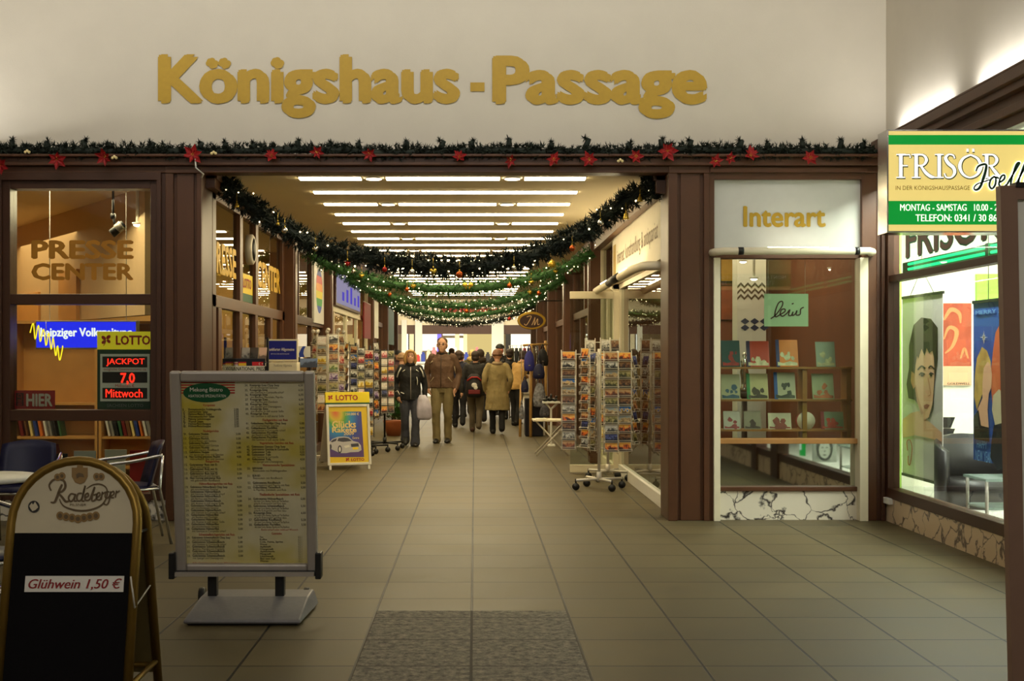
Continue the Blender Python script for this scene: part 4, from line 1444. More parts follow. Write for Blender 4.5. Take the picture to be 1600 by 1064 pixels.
# ---------------------------------------------------------------- LOTTO stand in the passage
yaw = math.radians(17)
tilt = .30
LO = Vector((fx(512, 16.62), 16.62, .06))
LU = Vector((math.cos(yaw), math.sin(yaw), 0))
LB = Vector((-math.sin(yaw), math.cos(yaw), 0))
LV = (Vector((0, 0, 1)) + LB * tilt * .6)
LP = Plane(LO, LU, LV)
t = wthing('pavement_sign', 'white A-frame poster stand with yellow LOTTO header in the passage', 'A-board', LO)
w_ = .60
h1 = LP.uv(505, 632)[1]
h2 = LP.uv(503, 613)[1]
b = MB()
fw = .035
b.slab(LP, 0, fw, 0, h1, -.02, .012).slab(LP, w_ - fw, w_, 0, h1, -.02, .012).slab(LP, fw, w_ - fw, 0, fw, -.02, .012).slab(LP, fw, w_ - fw, h1 - fw, h1, -.02, .012)
b.build('frame', M['white'], t, bevel=.006)
for u in (.02, w_ - .05):
    MB().slab(LP, u, u + .03, -.06, 0, -.02, .008).build('foot', M['white'], t)
RB = Plane(LO + LB * .62, LU, Vector((0, 0, 1)) - LB * .52)
MB().slab(RB, .0, w_, 0, .9, -.012, 0).build('rear_leaf', M['white'], t)
po = MB().slab(LP, fw, w_ - fw, fw, h1 - fw, -.012, -.006).build('poster', mat('poster_yellow', (236, 202, 46), .5), t)


def rainbow_mat():
    m = mat('poster_picture', (70, 90, 170), .5)
    nt = m.node_tree
    bs = nt.nodes['Principled BSDF']
    tc = nt.nodes.new('ShaderNodeTexCoord')
    gr = nt.nodes.new('ShaderNodeTexGradient')
    gr.gradient_type = 'SPHERICAL'
    mp = nt.nodes.new('ShaderNodeMapping')
    mp.inputs['Location'].default_value = (-.25, -.5, -1.0)
    nt.links.new(tc.outputs['Generated'], mp.inputs[0])
    nt.links.new(mp.outputs[0], gr.inputs[0])
    rp = nt.nodes.new('ShaderNodeValToRGB')
    e = rp.color_ramp.elements
    e[0].position, e[0].color = 0, lin((96, 70, 130))
    e[1].position, e[1].color = .95, lin((230, 110, 70))
    for p_, c_ in ((.30, (60, 80, 168)), (.5, (50, 140, 200)), (.68, (90, 170, 80)), (.8, (220, 200, 70))):
        q_ = e.new(p_)
        q_.color = lin(c_)
    nt.links.new(gr.outputs[0], rp.inputs[0])
    nt.links.new(rp.outputs[0], bs.inputs['Base Color'])
    return m


pic = MB().ppoly(LP, [(511, 643), (564.5, 643), (569, 714), (515.5, 714)], -.004).build('picture', rainbow_mat(), po)
b = MB()
text_px(b, LP, 'Glücks', 519, 657, 556, 669, off=-.002, bold=.035)
text_px(b, LP, 'Rakete', 519, 667, 557, 676, off=-.002, bold=.035)
text_px(b, LP, '2009', 537, 675, 553, 680, off=-.002, bold=.02)
text_px(b, LP, '250.000 €', 539, 644.5, 561, 649, off=-.002, bold=.02)
text_px(b, LP, 'Extra', 551, 682, 561, 686, off=-.002)
b.build('picture_lettering', mat('poster_cream', (240, 214, 140), .5), pic)
# car drawn on the poster
b = MB()
b.ppoly(LP, [(514.5, 691), (519, 686), (528, 682.5), (538, 682), (545, 683), (552, 689), (560, 691), (564, 696), (565, 703), (560, 706), (548, 706.5), (541, 708), (533, 708), (527, 706), (518, 702), (514.5, 698)], -.002)
b.build('car_body', mat('car_silver', (196, 194, 196), .5), pic)
b = MB()
b.ppoly(LP, [(529, 684.5), (538, 683.5), (544, 684.5), (550, 689), (536, 690.5), (527, 689)], -.001)
b.ppoly(LP, [(516.5, 690), (521, 686.5), (526.5, 685), (525, 689), (519, 691)], -.001)
b.pell(LP, 531, 702, 3.2, 6.2, -.001)
b.pell(LP, 516.5, 698, 1.8, 4, -.001)
b.ppoly(LP, [(548, 693.5), (560, 692.5), (561, 697.5), (549, 698.5)], -.001)
b.build('car_shadows', mat('car_dark', (66, 66, 78), .5), pic)
b = MB()
b.ppoly(LP, [(551, 699), (559.5, 698.5), (560, 702), (551.5, 702.5)], 0)
b.build('number_plate', M['yellow'], pic)
b = MB()
b.ppoly(LP, [(537, 697), (545, 695), (547, 698), (540, 700)], 0).pell(LP, 531, 702, 1.6, 4, 0).ppoly(LP, [(561, 693), (563, 696), (563.5, 699), (562, 697)], 0)
b.build('car_lamps', M['white'], pic)


def clover(b, pl, cx, cy, s, off):
    for dx, dy, r1, r2, a_ in ((-.45, -.35, .5, .33, .7), (.40, -.5, .48, .33, -.7), (-.45, .4, .45, .3, -.6), (.45, .25, .42, .28, .8)):
        b.pell(pl, cx + dx * s, cy + dy * s, r1 * s, r2 * s, off, 14, a_)
    b.ribbon(pl, [(cx, cy), (cx - .15 * s, cy + .5 * s), (cx - .5 * s, cy + 1.1 * s)], .12 * s, off)


b = MB()
clover(b, LP, 543, 718, 3.0, -.002)
text_px(b, LP, 'LOTTO', 549, 715.5, 569, 720.5, off=-.002, bold=.03)
b.build('footer_lettering', M['red'], po)
hd = MB().slab(LP, -.005, w_ + .005, h1 + .02, h2, -.05, .012).build('header', mat('header_yellow', (250, 226, 10), .4), t, bevel=.004)
MB().slab(LP, -.005, w_ + .005, h1, h1 + .02, -.05, .012).build('green_band', M['green'], t)
b = MB()
clover(b, LP, 516, 621.5, 4.2, .015)
text_px(b, LP, 'LOTTO', 524.5, 617, 558.5, 626, off=.015, bold=.03)
b.build('lettering', M['red'], hd)

# ---------------------------------------------------------------- hairdresser's projecting light box
Ys = 8.0
FP = front(Ys)
t = wthing('light_box', 'green and cream FRISÖR light box sign sticking out from the right wall', 'sign', (3.8, Ys, fz(285, Ys)))
X0, X1 = fx(1388, Ys), 3.80
Z0, Z1 = fz(361, Ys), fz(205, Ys)
M['frcream'] = mat('sign_cream', (226, 204, 124), .45, emit=(232, 206, 120), es=.85)
M['frgreen'] = mat('sign_green', (0, 118, 40), .45, emit=(0, 132, 44), es=1.1)
M['frwhite'] = mat('sign_white', (250, 250, 240), .45, emit=(255, 252, 240), es=1.0)
M['frdark'] = mat('sign_dark_green', (6, 70, 44), .45)
body = MB().box(X0, X1, Ys + .012, Ys + .16, Z0, Z1).build('housing', M['chrome'], t, bevel=.004)
MB().box(X0, X1, Ys, Ys + .012, Z0, Z1).build('front_face', M['frcream'], t)
rear = MB().box(X0, X1, Ys + .16, Ys + .172, Z0, Z1).build('rear_face', M['frcream'], t)
b = MB().box(X0 - .0, X1, Ys - .003, Ys, fz(226, Ys), fz(211, Ys)).box(X0, X1, Ys - .003, Ys, fz(351, Ys), fz(314, Ys))
b.build('green_band', M['frgreen'], t)
b = MB().box(X0, X1, Ys + .172, Ys + .175, fz(226, Ys), fz(211, Ys)).box(X0, X1, Ys + .172, Ys + .175, fz(351, Ys), fz(314, Ys))
b.build('green_band', M['frgreen'], t)
MB().box(X0 - .01, X0, Ys - .006, Ys + .178, Z0 - .01, Z1 + .01).box(X0, X1, Ys - .006, Ys + .178, Z1, Z1 + .01).box(X0, X1, Ys - .006, Ys + .178, Z0 - .01, Z0).build('edge_trim', M['chrome'], t)
# serif capitals as pen strokes
dk, wh = MB(), MB()
SER = []


def stem(x, y0, y1, wd=5.6, s=4.2):
    SER.append(([(x, y0), (x, y1)], wd, False))
    SER.append(([(x - wd / 2 - s, y0 + .7), (x + wd / 2 + s, y0 + .7)], 1.9, False))
    SER.append(([(x - wd / 2 - s, y1 - .7), (x + wd / 2 + s, y1 - .7)], 1.9, False))


T_, B_ = 241, 278
stem(1407, T_, B_)
SER.append(([(1407, 242), (1421, 242), (1422, 247)], 2.2, False))
SER.append(([(1407, 259), (1418, 259)], 2.0, False))
stem(1431, T_, B_)
SER.append(([(1431, 242), (1442, 242.5), (1447, 250), (1442, 258), (1431, 259)], [2, 3, 5, 3, 2], True))
SER.append(([(1438, 259), (1446, 270), (1454, 276), (1460, 277)], [3, 5, 5, 2], True))
stem(1467, T_, B_)
SER.append(([(1491, 248), (1489, 243), (1482, 241.5), (1477, 247), (1481, 255), (1489, 262), (1491, 270), (1486, 277), (1478, 277), (1475, 271)], [2, 2.5, 2.5, 5, 5.5, 5.5, 5, 2.5, 2.5, 2], True))
SER.append(([(1516, 242), (1504, 248), (1499, 260), (1504, 272), (1515, 277.5), (1527, 272), (1532, 260), (1527, 248), (1516, 242)], [2.4, 4, 5.6, 4, 2.4, 4, 5.6, 4, 2.4], True))
SER.append(([(1509.5, 235), (1513, 235)], 5, False))
SER.append(([(1518.5, 235), (1522, 235)], 5, False))
stem(1541, T_, B_)
SER.append(([(1541, 242), (1552, 242.5), (1557, 250), (1552, 258), (1541, 259)], [2, 3, 5, 3, 2], True))
SER.append(([(1547, 259), (1554, 268), (1561, 276), (1567, 277)], [3, 5, 5, 2], True))
for pts, wd, sm in SER:
    ww = [q + 2.2 for q in wd] if isinstance(wd, list) else wd + 2.2
    dk.ribbon(FP, [(a_ + .6, c_ + .6) for a_, c_ in pts], ww, .004, sm)
    wh.ribbon(FP, pts, wd, .006, sm)
JO = [([(1524, 268), (1528, 260), (1538, 257), (1540, 262), (1536, 278), (1530, 293), (1524, 297), (1521, 294), (1526, 288), (1540, 283), (1546, 281)], [2, 3, 3.5, 4, 4.5, 4, 3, 2, 2, 2, 2]),
      ([(1553, 276), (1547, 281), (1545, 290), (1549, 295), (1554, 289), (1555, 279), (1551, 276), (1560, 279)], 3),
      ([(1560, 286), (1568, 280), (1568, 274), (1563, 277), (1560, 288), (1565, 294), (1573, 288)], 3),
      ([(1573, 288), (1588, 262), (1592, 255), (1587, 258), (1579, 282), (1579, 293), (1586, 290)], 3.2),
      ([(1586, 290), (1600, 262), (1605, 254), (1600, 257), (1591, 282), (1592, 293), (1599, 290)], 3.2),
      ([(1599, 288), (1608, 280), (1607, 275), (1602, 278), (1600, 290), (1606, 294), (1614, 288)], 3)]
jd = MB()
for pts, wd in JO:
    wh.ribbon(FP, pts, ([q + 3 for q in wd] if isinstance(wd, list) else wd + 3), .008)
    jd.ribbon(FP, pts, wd, .010)
text_px(wh, FP, 'MONTAG - SAMSTAG   10.00 - 20.00', 1406, 319, 1577, 329.5, off=.006, bold=.012, res=3)
text_px(wh, FP, 'TELEFON: 0341 / 30 86 77', 1430, 335, 1574, 346, off=.006, bold=.012, res=3)
dk.build('letter_shadow', M['frdark'], t)
wh.build('white_lettering', M['frwhite'], t)
jd.build('script_lettering', M['frdark'], t)
b = MB()
text_px(b, FP, 'IN DER KÖNIGSHAUSPASSAGE', 1399, 289, 1515, 297, off=.006)
b.build('small_lettering', mat('sign_ochre', (150, 128, 30), .5), t)
RP = Plane((X1, Ys + .175, 0), (-1, 0, 0), (0, 0, 1))
b = MB()
w2 = X1 - X0
text_to(b, RP, 'MONTAG - SAMSTAG 10.00 - 20.00', .06, fz(329, Ys), w2 - .06, fz(319, Ys), off=.004)
text_to(b, RP, 'TELEFON: 0341 / 30 86 77', .2, fz(346, Ys), w2 - .1, fz(335, Ys), off=.004)
text_to(b, RP, 'FRISÖR Joelle', .06, fz(285, Ys), w2 - .06, fz(238, Ys), off=.004)
b.build('rear_lettering', M['frwhite'], t)

# panel board standing at the right edge, close to the viewer
t = wthing('display_board', 'tall brown-framed white board cut off by the right edge of the view', 'display board', (2.2, 4.5, 0))
z1 = fz(290, 4.5)
lx = fx(1563, 4.5)
b = MB().add([(lx + .052, 4.5, 0), (lx + .10, 4.5, 0), (lx + .062, 4.5, z1), (lx, 4.5, z1), (lx + .052, 4.54, 0), (lx + .10, 4.54, 0), (lx + .062, 4.54, z1), (lx, 4.54, z1)],
             [(0, 1, 2, 3), (7, 6, 5, 4), (1, 5, 6, 2), (3, 7, 4, 0), (2, 6, 7, 3), (0, 4, 5, 1)])
b.box(lx + .062, lx + .62, 4.5, 4.54, z1 - .05, z1)
b.box(lx + .60, lx + .65, 4.5, 4.54, 0, z1)
b.build('frame', mat('board_frame', (134, 104, 88), .5, noise=.05), t)
MB().box(lx + .058, lx + .61, 4.515, 4.53, .25, z1 - .05).build('white_panel', M['white'], t)
MB().box(lx + .055, lx + .09, 4.495, 4.545, z1 - .006, z1 + .012).build('end_cap', M['black'], t)
for q in (.07, .6):
    MB().box(lx + q, lx + q + .05, 4.3, 4.75, 0, .03).build('foot', M['black'], t)
# ---------------------------------------------------------------- bistro chairs and table
def bistro_chair(label, x, y, rz):
    t = thing('bistro_chair', label, 'chair', (x, y, 0), rz, 'navy bistro chairs with bright metal arms')
    # faces -Y locally
    b = MB()
    b.rings([((0, .02, .445), (.235, 0, 0), (0, .225, 0)), ((0, .02, .46), (.245, 0, 0), (0, .235, 0)), ((0, .01, .475), (.22, 0, 0), (0, .21, 0))])
    b.build('seat', M['navy'], t)
    b = MB()
    vs, fs = [], []
    nu, nv = 9, 6
    for th in (0, .018):
        for j in range(nv):
            for i in range(nu):
                u = -1 + 2 * i / (nu - 1)
                v_ = j / (nv - 1)
                hw_ = .225 - .015 * v_ * v_
                z = .47 + .36 * v_ - (.03 * u * u if j == nv - 1 else 0)
                vs.append((hw_ * u, .20 + .10 * v_ - .05 * u * u + th, z))
    N = nu * nv
    for j in range(nv - 1):
        for i in range(nu - 1):
            a_ = j * nu + i
            fs.append((a_, a_ + 1, a_ + nu + 1, a_ + nu))
            fs.append((N + a_ + nu, N + a_ + nu + 1, N + a_ + 1, N + a_))
    for i in range(nu - 1):
        fs.append((i + 1, i, N + i, N + i + 1))
        k = (nv - 1) * nu + i
        fs.append((k, k + 1, N + k + 1, N + k))
    for j in range(nv - 1):
        k = j * nu
        fs.append((k, k + nu, N + k + nu, N + k))
        k += nu - 1
        fs.append((k + nu, k, N + k, N + k + nu))
    b.add(vs, fs, True)
    b.build('backrest', M['navy'], t)
    for s_ in (-1, 1):
        MB().tube(cr([(s_ * .25, .27, .72), (s_ * .265, .05, .68), (s_ * .265, -.17, .655), (s_ * .262, -.235, .62), (s_ * .25, -.24, .5)], 1)[0], .013, 10).build('armrest', M['chrome'], t)
        MB().tube([(s_ * .25, -.24, .5), (s_ * .25, -.25, .0)], .012, 10).build('leg', M['chrome'], t)
        MB().tube([(s_ * .25, .27, .72), (s_ * .245, .25, .45), (s_ * .25, .34, .0)], .012, 10).build('leg', M['chrome'], t)
    b = MB().tube([(-.245, .25, .45), (.245, .25, .45)], .010).tube([(-.25, -.235, .44), (.25, -.235, .44)], .010).tube([(-.25, -.235, .44), (-.245, .25, .45)], .010).tube([(.25, -.235, .44), (.245, .25, .45)], .010)
    b.build('seat_frame', M['chrome'], t)
    return t


bistro_chair('navy bistro chair half hidden behind the menu board, facing the beer sign', -2.86, 10.1, math.radians(-68))
bistro_chair('navy bistro chair with its back to the newsagent window, behind the beer sign', -3.62, 9.9, math.radians(8))
bistro_chair('navy bistro chair tucked under the white table beside the beer sign', -2.62, 6.55, math.radians(60))
t = thing('bistro_table', 'white topped bistro table at the edge of the view behind the beer sign', 'table', (-3.18, 8.0, 0))
MB().lathe([(.33, .71), (.345, .72), (.345, .735), (.335, .742)], 32).build('table_top', M['white'], t)
MB().tube([(0, 0, .03), (0, 0, .71)], .03, 12).build('column', M['chrome'], t)
MB().lathe([(.22, 0), (.22, .012), (.05, .035)], 24).build('base', M['chrome'], t)

# ---------------------------------------------------------------- postcards and racks


def picmat(name, ca, cb, cc, sc, rot=0):
    m = mat(name, ca, .4)
    nt = m.node_tree
    bs = nt.nodes['Principled BSDF']
    tc = nt.nodes.new('ShaderNodeTexCoord')
    oi = nt.nodes.new('ShaderNodeObjectInfo')
    ad = nt.nodes.new('ShaderNodeVectorMath')
    ad.operation = 'ADD'
    nt.links.new(tc.outputs['Object'], ad.inputs[0])
    nt.links.new(oi.outputs['Location'], ad.inputs[1])
    n = nt.nodes.new('ShaderNodeTexNoise')
    n.inputs['Scale'].default_value = sc
    n.inputs['Detail'].default_value = 3
    nt.links.new(ad.outputs[0], n.inputs[0])
    sp = nt.nodes.new('ShaderNodeSeparateXYZ')
    nt.links.new(tc.outputs['Generated'], sp.inputs[0])
    a_ = nt.nodes.new('ShaderNodeMath')
    a_.operation = 'MULTIPLY_ADD'
    a_.inputs[1].default_value = 1.7
    nt.links.new(n.outputs[0], a_.inputs[0])
    nt.links.new(sp.outputs[2], a_.inputs[2])
    s2 = nt.nodes.new('ShaderNodeMath')
    s2.operation = 'SUBTRACT'
    s2.inputs[1].default_value = .85
    nt.links.new(a_.outputs[0], s2.inputs[0])
    rp = nt.nodes.new('ShaderNodeValToRGB')
    rp.color_ramp.interpolation = 'EASE'
    e = rp.color_ramp.elements
    e[0].position, e[0].color = .30, lin(ca)
    e[1].position, e[1].color = .75, lin(cc)
    q = e.new(.5)
    q.color = lin(cb)
    nt.links.new(s2.outputs[0], rp.inputs[0])
    nt.links.new(rp.outputs[0], bs.inputs['Base Color'])
    return m


PICS = [('orange sunset', (60, 30, 20), (210, 96, 30), (240, 180, 80)), ('blue sky', (90, 70, 40), (220, 190, 130), (50, 110, 190)), ('dark brown', (30, 18, 12), (96, 56, 30), (140, 100, 60)),
        ('green meadow', (60, 90, 30), (130, 150, 60), (200, 200, 160)), ('beige town', (110, 90, 60), (190, 164, 120), (150, 160, 160)), ('red flower', (120, 16, 16), (200, 40, 36), (230, 200, 180)),
        ('grey winter', (60, 60, 60), (150, 148, 140), (210, 208, 200)), ('night blue', (14, 14, 30), (30, 40, 90), (80, 90, 150)), ('yellow field', (180, 140, 30), (230, 200, 60), (240, 230, 190)),
        ('black and white', (20, 20, 20), (120, 120, 118), (230, 230, 225)), ('violet', (40, 24, 60), (110, 70, 140), (200, 190, 210)), ('white greeting', (235, 230, 220), (225, 205, 190), (240, 236, 228)),
        ('rust brown', (80, 40, 22), (150, 84, 44), (200, 160, 110)), ('olive', (50, 52, 26), (110, 106, 54), (170, 160, 110)), ('pink', (190, 80, 90), (226, 150, 150), (240, 220, 210))]
PM = [picmat('picture_' + p[0].replace(' ', '_'), *p[1:], 26 + 6 * (k % 4)) for k, p in enumerate(PICS)]
M['cardpaper'] = mat('card_paper', (186, 180, 164), .6)
_cm = {}


def card_mesh(w_, h_, k):
    key = (round(w_, 3), round(h_, 3), k)
    if key not in _cm:
        b = MB().box(-w_ / 2, w_ / 2, 0, .002, 0, h_)
        b.cur = 1
        m_ = .006
        b.add([(-w_ / 2 + m_, -.0008, m_), (w_ / 2 - m_, -.0008, m_), (w_ / 2 - m_, -.0008, h_ - m_), (-w_ / 2 + m_, -.0008, h_ - m_)], [(0, 1, 2, 3)])
        _cm[key] = b.mesh('postcard', [M['cardpaper'], PM[k]])
    return _cm[key]


NTH = lambda k, n: 'top' if k == 0 else ('bottom' if k == n - 1 else ORD[k] + ' down')
card_count = [0]


def rack(name, label, x, y, base, cols, pole_top, rname, group, seed, pal=range(15), metal='steel', kind=('postcard', 'postcard'), rbase=.34, wheel=True, finials=False, rot=0.0):
    """cols: (dx, dy, facing angle, z of the lowest pocket, rows, card w, card h, pitch, column words)"""
    rr = random.Random(seed)
    t = wthing(name, label, 'rack', (x, y, 0))
    if base:
        arms = []
        b = MB()
        for k in range(4):
            a_ = rot + PI / 2 * k + .4
            e = (x + rbase * math.cos(a_), y + rbase * math.sin(a_))
            arms.append(e)
            b.tube([(x, y, .115), (e[0], e[1], .115)], .016, 8)
        b.tube([(x, y, .09), (x, y, .2)], .03, 12)
        b.build('base', M[metal] if metal != 'black' else M['black'], t)
        for e in arms:
            wb = MB().tube([(e[0], e[1], .13), (e[0], e[1], .07)], .010, 8).tube([(e[0], e[1] - .014, .042), (e[0], e[1] + .014, .042)], .042, 16)
            wb.build('castor', M['black'], t)
    MB().tube([(x, y, .1 if base else 0), (x, y, pole_top)], .017, 10).build('pole', M[metal], t)
    for (dx, dy, ang, z0, n, cw, ch, pitch, cname) in cols:
        px, py = x + dx, y + dy
        Rm = Matrix.Translation((px, py, 0)) @ Matrix.Rotation(ang, 4, 'Z')
        b = MB()
        b.M = Rm
        zt = z0 + n * pitch + .02
        for s_ in (-1, 1):
            b.tube([(s_ * (cw / 2 + .008), .012, z0 - .03), (s_ * (cw / 2 + .008), .012, zt)], .005, 6)
        for k in range(n + 1):
            zz = z0 + k * pitch - .006
            if k < n:
                b.tube([(-cw / 2 - .008, -.028, zz + ch * .25), (cw / 2 + .008, -.028, zz + ch * .25)], .003, 5)
                for s_ in (-1, 1):
                    b.tube([(s_ * (cw / 2 + .008), .012, zz), (s_ * (cw / 2 + .008), -.028, zz), (s_ * (cw / 2 + .008), -.028, zz + ch * .25)], .003, 5)
            b.tube([(-cw / 2 - .008, .012, zz), (cw / 2 + .008, .012, zz)], .003, 5)
        b.tube([(0, .012, z0), (0, .10, z0)], .006, 6).tube([(0, .012, zt - .05), (0, .10, zt - .05)], .006, 6)
        dxr, dyr = -dx, -dy
        b.M = None
        for zz in (z0 + .02, zt - .05):
            b.tube([(px, py, zz), (x, y, zz)], .006, 6)
        if finials:
            b.M = Rm
            for s_ in (-1, 1):
                b.ball((s_ * (cw / 2 + .008), .012, zt + .03), .03, n=10, m=6)
        b.build('card_column', M[metal], t)
        last = -1
        for k in range(n):
            j = rr.choice(list(pal))
            if j == last:
                j = rr.choice([q_ for q_ in pal if q_ != last])
            last = j
            o = bpy.data.objects.new(kind[0], card_mesh(cw, ch, j))
            C.objects.link(o)
            z = z0 + (n - 1 - k) * pitch
            o.matrix_world = Rm @ Matrix.Translation((0, -.018, z)) @ Matrix.Rotation(math.radians(-12), 4, 'X')
            lb = '%s %s, %s in %s of %s' % (PICS[j][0], kind[1], NTH(k, n), cname, rname)
            tag(o, lb, kind[1], group)
            card_count[0] += 1
    return t


def star(x, y, r, spec):
    """columns on a star round the pole: spec (angle, ...) -> dx, dy with the column facing outward"""
    return [(r * math.sin(a_), -r * math.cos(a_), a_) + rest for a_, *rest in [(s_[0],) + tuple(s_[1:]) for s_ in spec] for rest in [tuple(rest)]]


# white racks by the art dealer's glass
cols = []
x, y = fx(936, 14.2), 14.2
W_, H_, PT = .15, .105, .1
for (px, yy, ang, n, zt, cw, ch, pt, cn) in ((888.5, 14.05, -.15, 11, 548, .15, .105, .1005, 'outer column'),
                                         (914, 13.98, -.75, 11, 545, .105, .12, .1, 'turned column'),
                                         (926, 14.16, -.95, 9, 552, .105, .14, .122, 'inner column'),
                                         (955, 13.9, .05, 11, 549, .15, .105, .1015, 'middle column'),
                                         (976, 13.98, .12, 11, 549, .15, .105, .1015, 'glass-side column'),
                                         (992, 14.2, 1.0, 8, 556, .105, .14, .125, 'last column')):
    z0 = fz(zt, yy) - n * pt - .01
    cols.append((fx(px, yy) - x, yy - y, ang, z0, n, cw, ch, pt, cn))
rack('postcard_rack', 'white wire postcard rack on castors by the art dealer glass', x, y, True, cols, fz(545, y), 'the white castor rack', 'postcards on the white castor rack', 31, pal=(0, 2, 2, 12, 12, 13, 4, 9, 7, 13, 6, 0, 1), rbase=.30)
cols = []
x, y = fx(950, 15.25), 15.25
for (px, yy, ang, n, zt, cn) in ((922, 15.2, -.2, 8, 531, 'outer column'), (946, 15.05, 0, 8, 530, 'middle column'), (961, 15.1, .15, 8, 530, 'glass-side column')):
    z0 = fz(zt, yy) - n * .15
    cols.append((fx(px, yy) - x, yy - y, ang, z0, n, .105, .142, .15, cn))
rack('postcard_rack', 'taller white postcard rack just behind the castor rack at the open glass door', x, y, True, cols, fz(531, y), 'the tall rear rack', 'postcards on the tall rear rack', 37, pal=(2, 12, 13, 4, 0, 6, 8), rbase=.27, rot=.6)

# newsagent side: big-card rack with copper finials
x, y = fx(512, 17.6), 17.6
cols = []
for (px, yy, ang, n, zt, cn) in ((492, 17.7, -.9, 8, 523, 'turned column'), (503, 17.35, -.1, 8, 524, 'board-side column'), (521, 17.35, .1, 8, 521, 'front column'), (533, 17.65, .95, 8, 524, 'passage column')):
    z0 = fz(zt, yy) - 8 * .135
    cols.append((fx(px, yy) - x, yy - y, ang, z0, n, .13 if abs(ang) < .5 else .115, .125, .135, cn))
rack('postcard_rack', 'tall poster-card rack with copper knobs behind the LOTTO stand', x, y, True, cols, fz(522, y), 'the copper-knob rack', 'picture cards on the copper-knob rack', 41, finials=True, rbase=.28)
x, y = fx(556, 18.9), 18.9
cols = []
for (px, yy, ang, n, zt, cn) in ((542, 18.95, -1.0, 9, 536, 'turned column'), (553, 18.7, -.1, 9, 540, 'knob-rack-side column'), (564, 18.72, .25, 9, 543, 'passage column')):
    z0 = fz(zt, yy) - 9 * .122
    cols.append((fx(px, yy) - x, yy - y, ang, z0, n, .105, .115, .122, cn))
rack('postcard_rack', 'narrow postcard rack between the copper-knob rack and the black racks', x, y, True, cols, fz(536, y), 'the narrow newsagent rack', 'postcards on the narrow newsagent rack', 43, metal='black', rbase=.26)
x, y = fx(578, 19.7), 19.7
cols = []
for (px, yy, ang, n, zt, cn) in ((576, 19.45, -.05, 9, 546, 'broad column'), (588, 19.6, .9, 8, 535, 'passage column')):
    z0 = fz(zt, yy) - n * .15
    cols.append((fx(px, yy) - x, yy - y, ang, z0, n, .145 if ang < .5 else .105, .142, .15, cn))
rack('postcard_rack', 'black-footed greeting card rack, middle of three beyond the LOTTO stand', x, y, True, cols, fz(540, y), 'the middle black-footed rack', 'cards on the middle black-footed rack', 47, metal='black', rbase=.30, kind=('greeting_card', 'greeting card'))
x, y = fx(601, 20.4), 20.4
cols = []
for (px, yy, ang, n, zt, cn) in ((590, 20.3, -.95, 8, 552, 'turned column'), (600.5, 20.15, .05, 8, 547, 'front column'), (611, 20.2, .15, 8, 547, 'passage column')):
    z0 = fz(zt, yy) - 8 * .128
    cols.append((fx(px, yy) - x, yy - y, ang, z0, n, .10, .12, .128, cn))
rack('postcard_rack', 'black-footed greeting card rack standing furthest into the passage beside the couple', x, y, True, cols, fz(546, y), 'the rack beside the couple', 'cards on the rack beside the couple', 53, metal='black', rbase=.36, kind=('greeting_card', 'greeting card'), rot=.3)

# newspaper stands behind the menu board
Yn = 13.4
PN = front(Yn - .14)
t = wthing('newspaper_stand', 'newsagent rack with INTERNATIONAL PRESS sign behind the menu board', 'newspaper stand', (fx(385, Yn), Yn, 0))
xa, xb = fx(352, Yn), fx(418, Yn)
b = MB()
for xx in (xa, xb):
    b.box(xx - .012, xx + .012, Yn - .02, Yn + .02, 0, fz(527, Yn))
for k in range(6):
    zz = .25 + k * .24
    b.box(xa, xb, Yn - .13, Yn + .02, zz, zz + .012)
b.build('frame', M['black'], t)
sg = MB().box(xa, xb, Yn - .155, Yn - .14, fz(585, Yn), fz(560, Yn)).build('sign_plate', mat('press_plate', (14, 14, 30), .4), t, bevel=.006)
b = MB().box(fx(352.5, Yn), fx(417.5, Yn), Yn - .158, Yn - .156, fz(582, Yn), fz(571.5, Yn))
b.build('white_strip', M['paper'], sg)
PN = front(Yn - .16)
b = MB()
text_px(b, PN, 'INTERNATIONAL PRESS', 353.5, 573, 415, 579, bold=.02)
b.build('lettering', M['ink'], sg)
for k, (a_, c_, bands) in enumerate(((353, 366, ((30, 40, 110), (200, 40, 50), (230, 225, 220))), (371, 376, ((190, 150, 140), (180, 90, 90), (200, 190, 190))), (377, 389, ((190, 30, 40), (236, 190, 40), (236, 190, 40))), (398, 415, ((204, 26, 36), (204, 26, 36), (204, 26, 36))))):
    b = MB()
    ms = []
    for q in range(3):
        b.cur = q
        ms.append(mat('flag_band', bands[q], .5))
        b.box(fx(a_, Yn), fx(c_, Yn), Yn - .158, Yn - .1555, fz(565.3 + 2 * q + 2, Yn), fz(565.3 + 2 * q, Yn))
    b.build('flag', ms, sg)
b = MB().pell(PN, 406, 568.4, 1.8, 1.9, .0).pell(PN, 410, 568.4, .8, .8, .0)
b.build('crescent', M['paper'], sg)
b = MB().pell(PN, 406.6, 568.4, 1.4, 1.5, .001)
b.build('crescent_hollow', mat('flag_red', (204, 26, 36), .5), sg)
rr = random.Random(4)
NW = [('grey', (150, 146, 140)), ('pinkish', (205, 170, 150)), ('white', (220, 216, 206)), ('dark', (70, 62, 58)), ('blue-headed', (120, 140, 180)), ('brown', (130, 90, 60))]
NM = [picmat('newspaper_' + nme.replace('-', '_'), tuple(int(v * .55) for v in c_), c_, tuple(min(255, int(v * 1.1)) for v in c_), 14) for nme, c_ in NW]
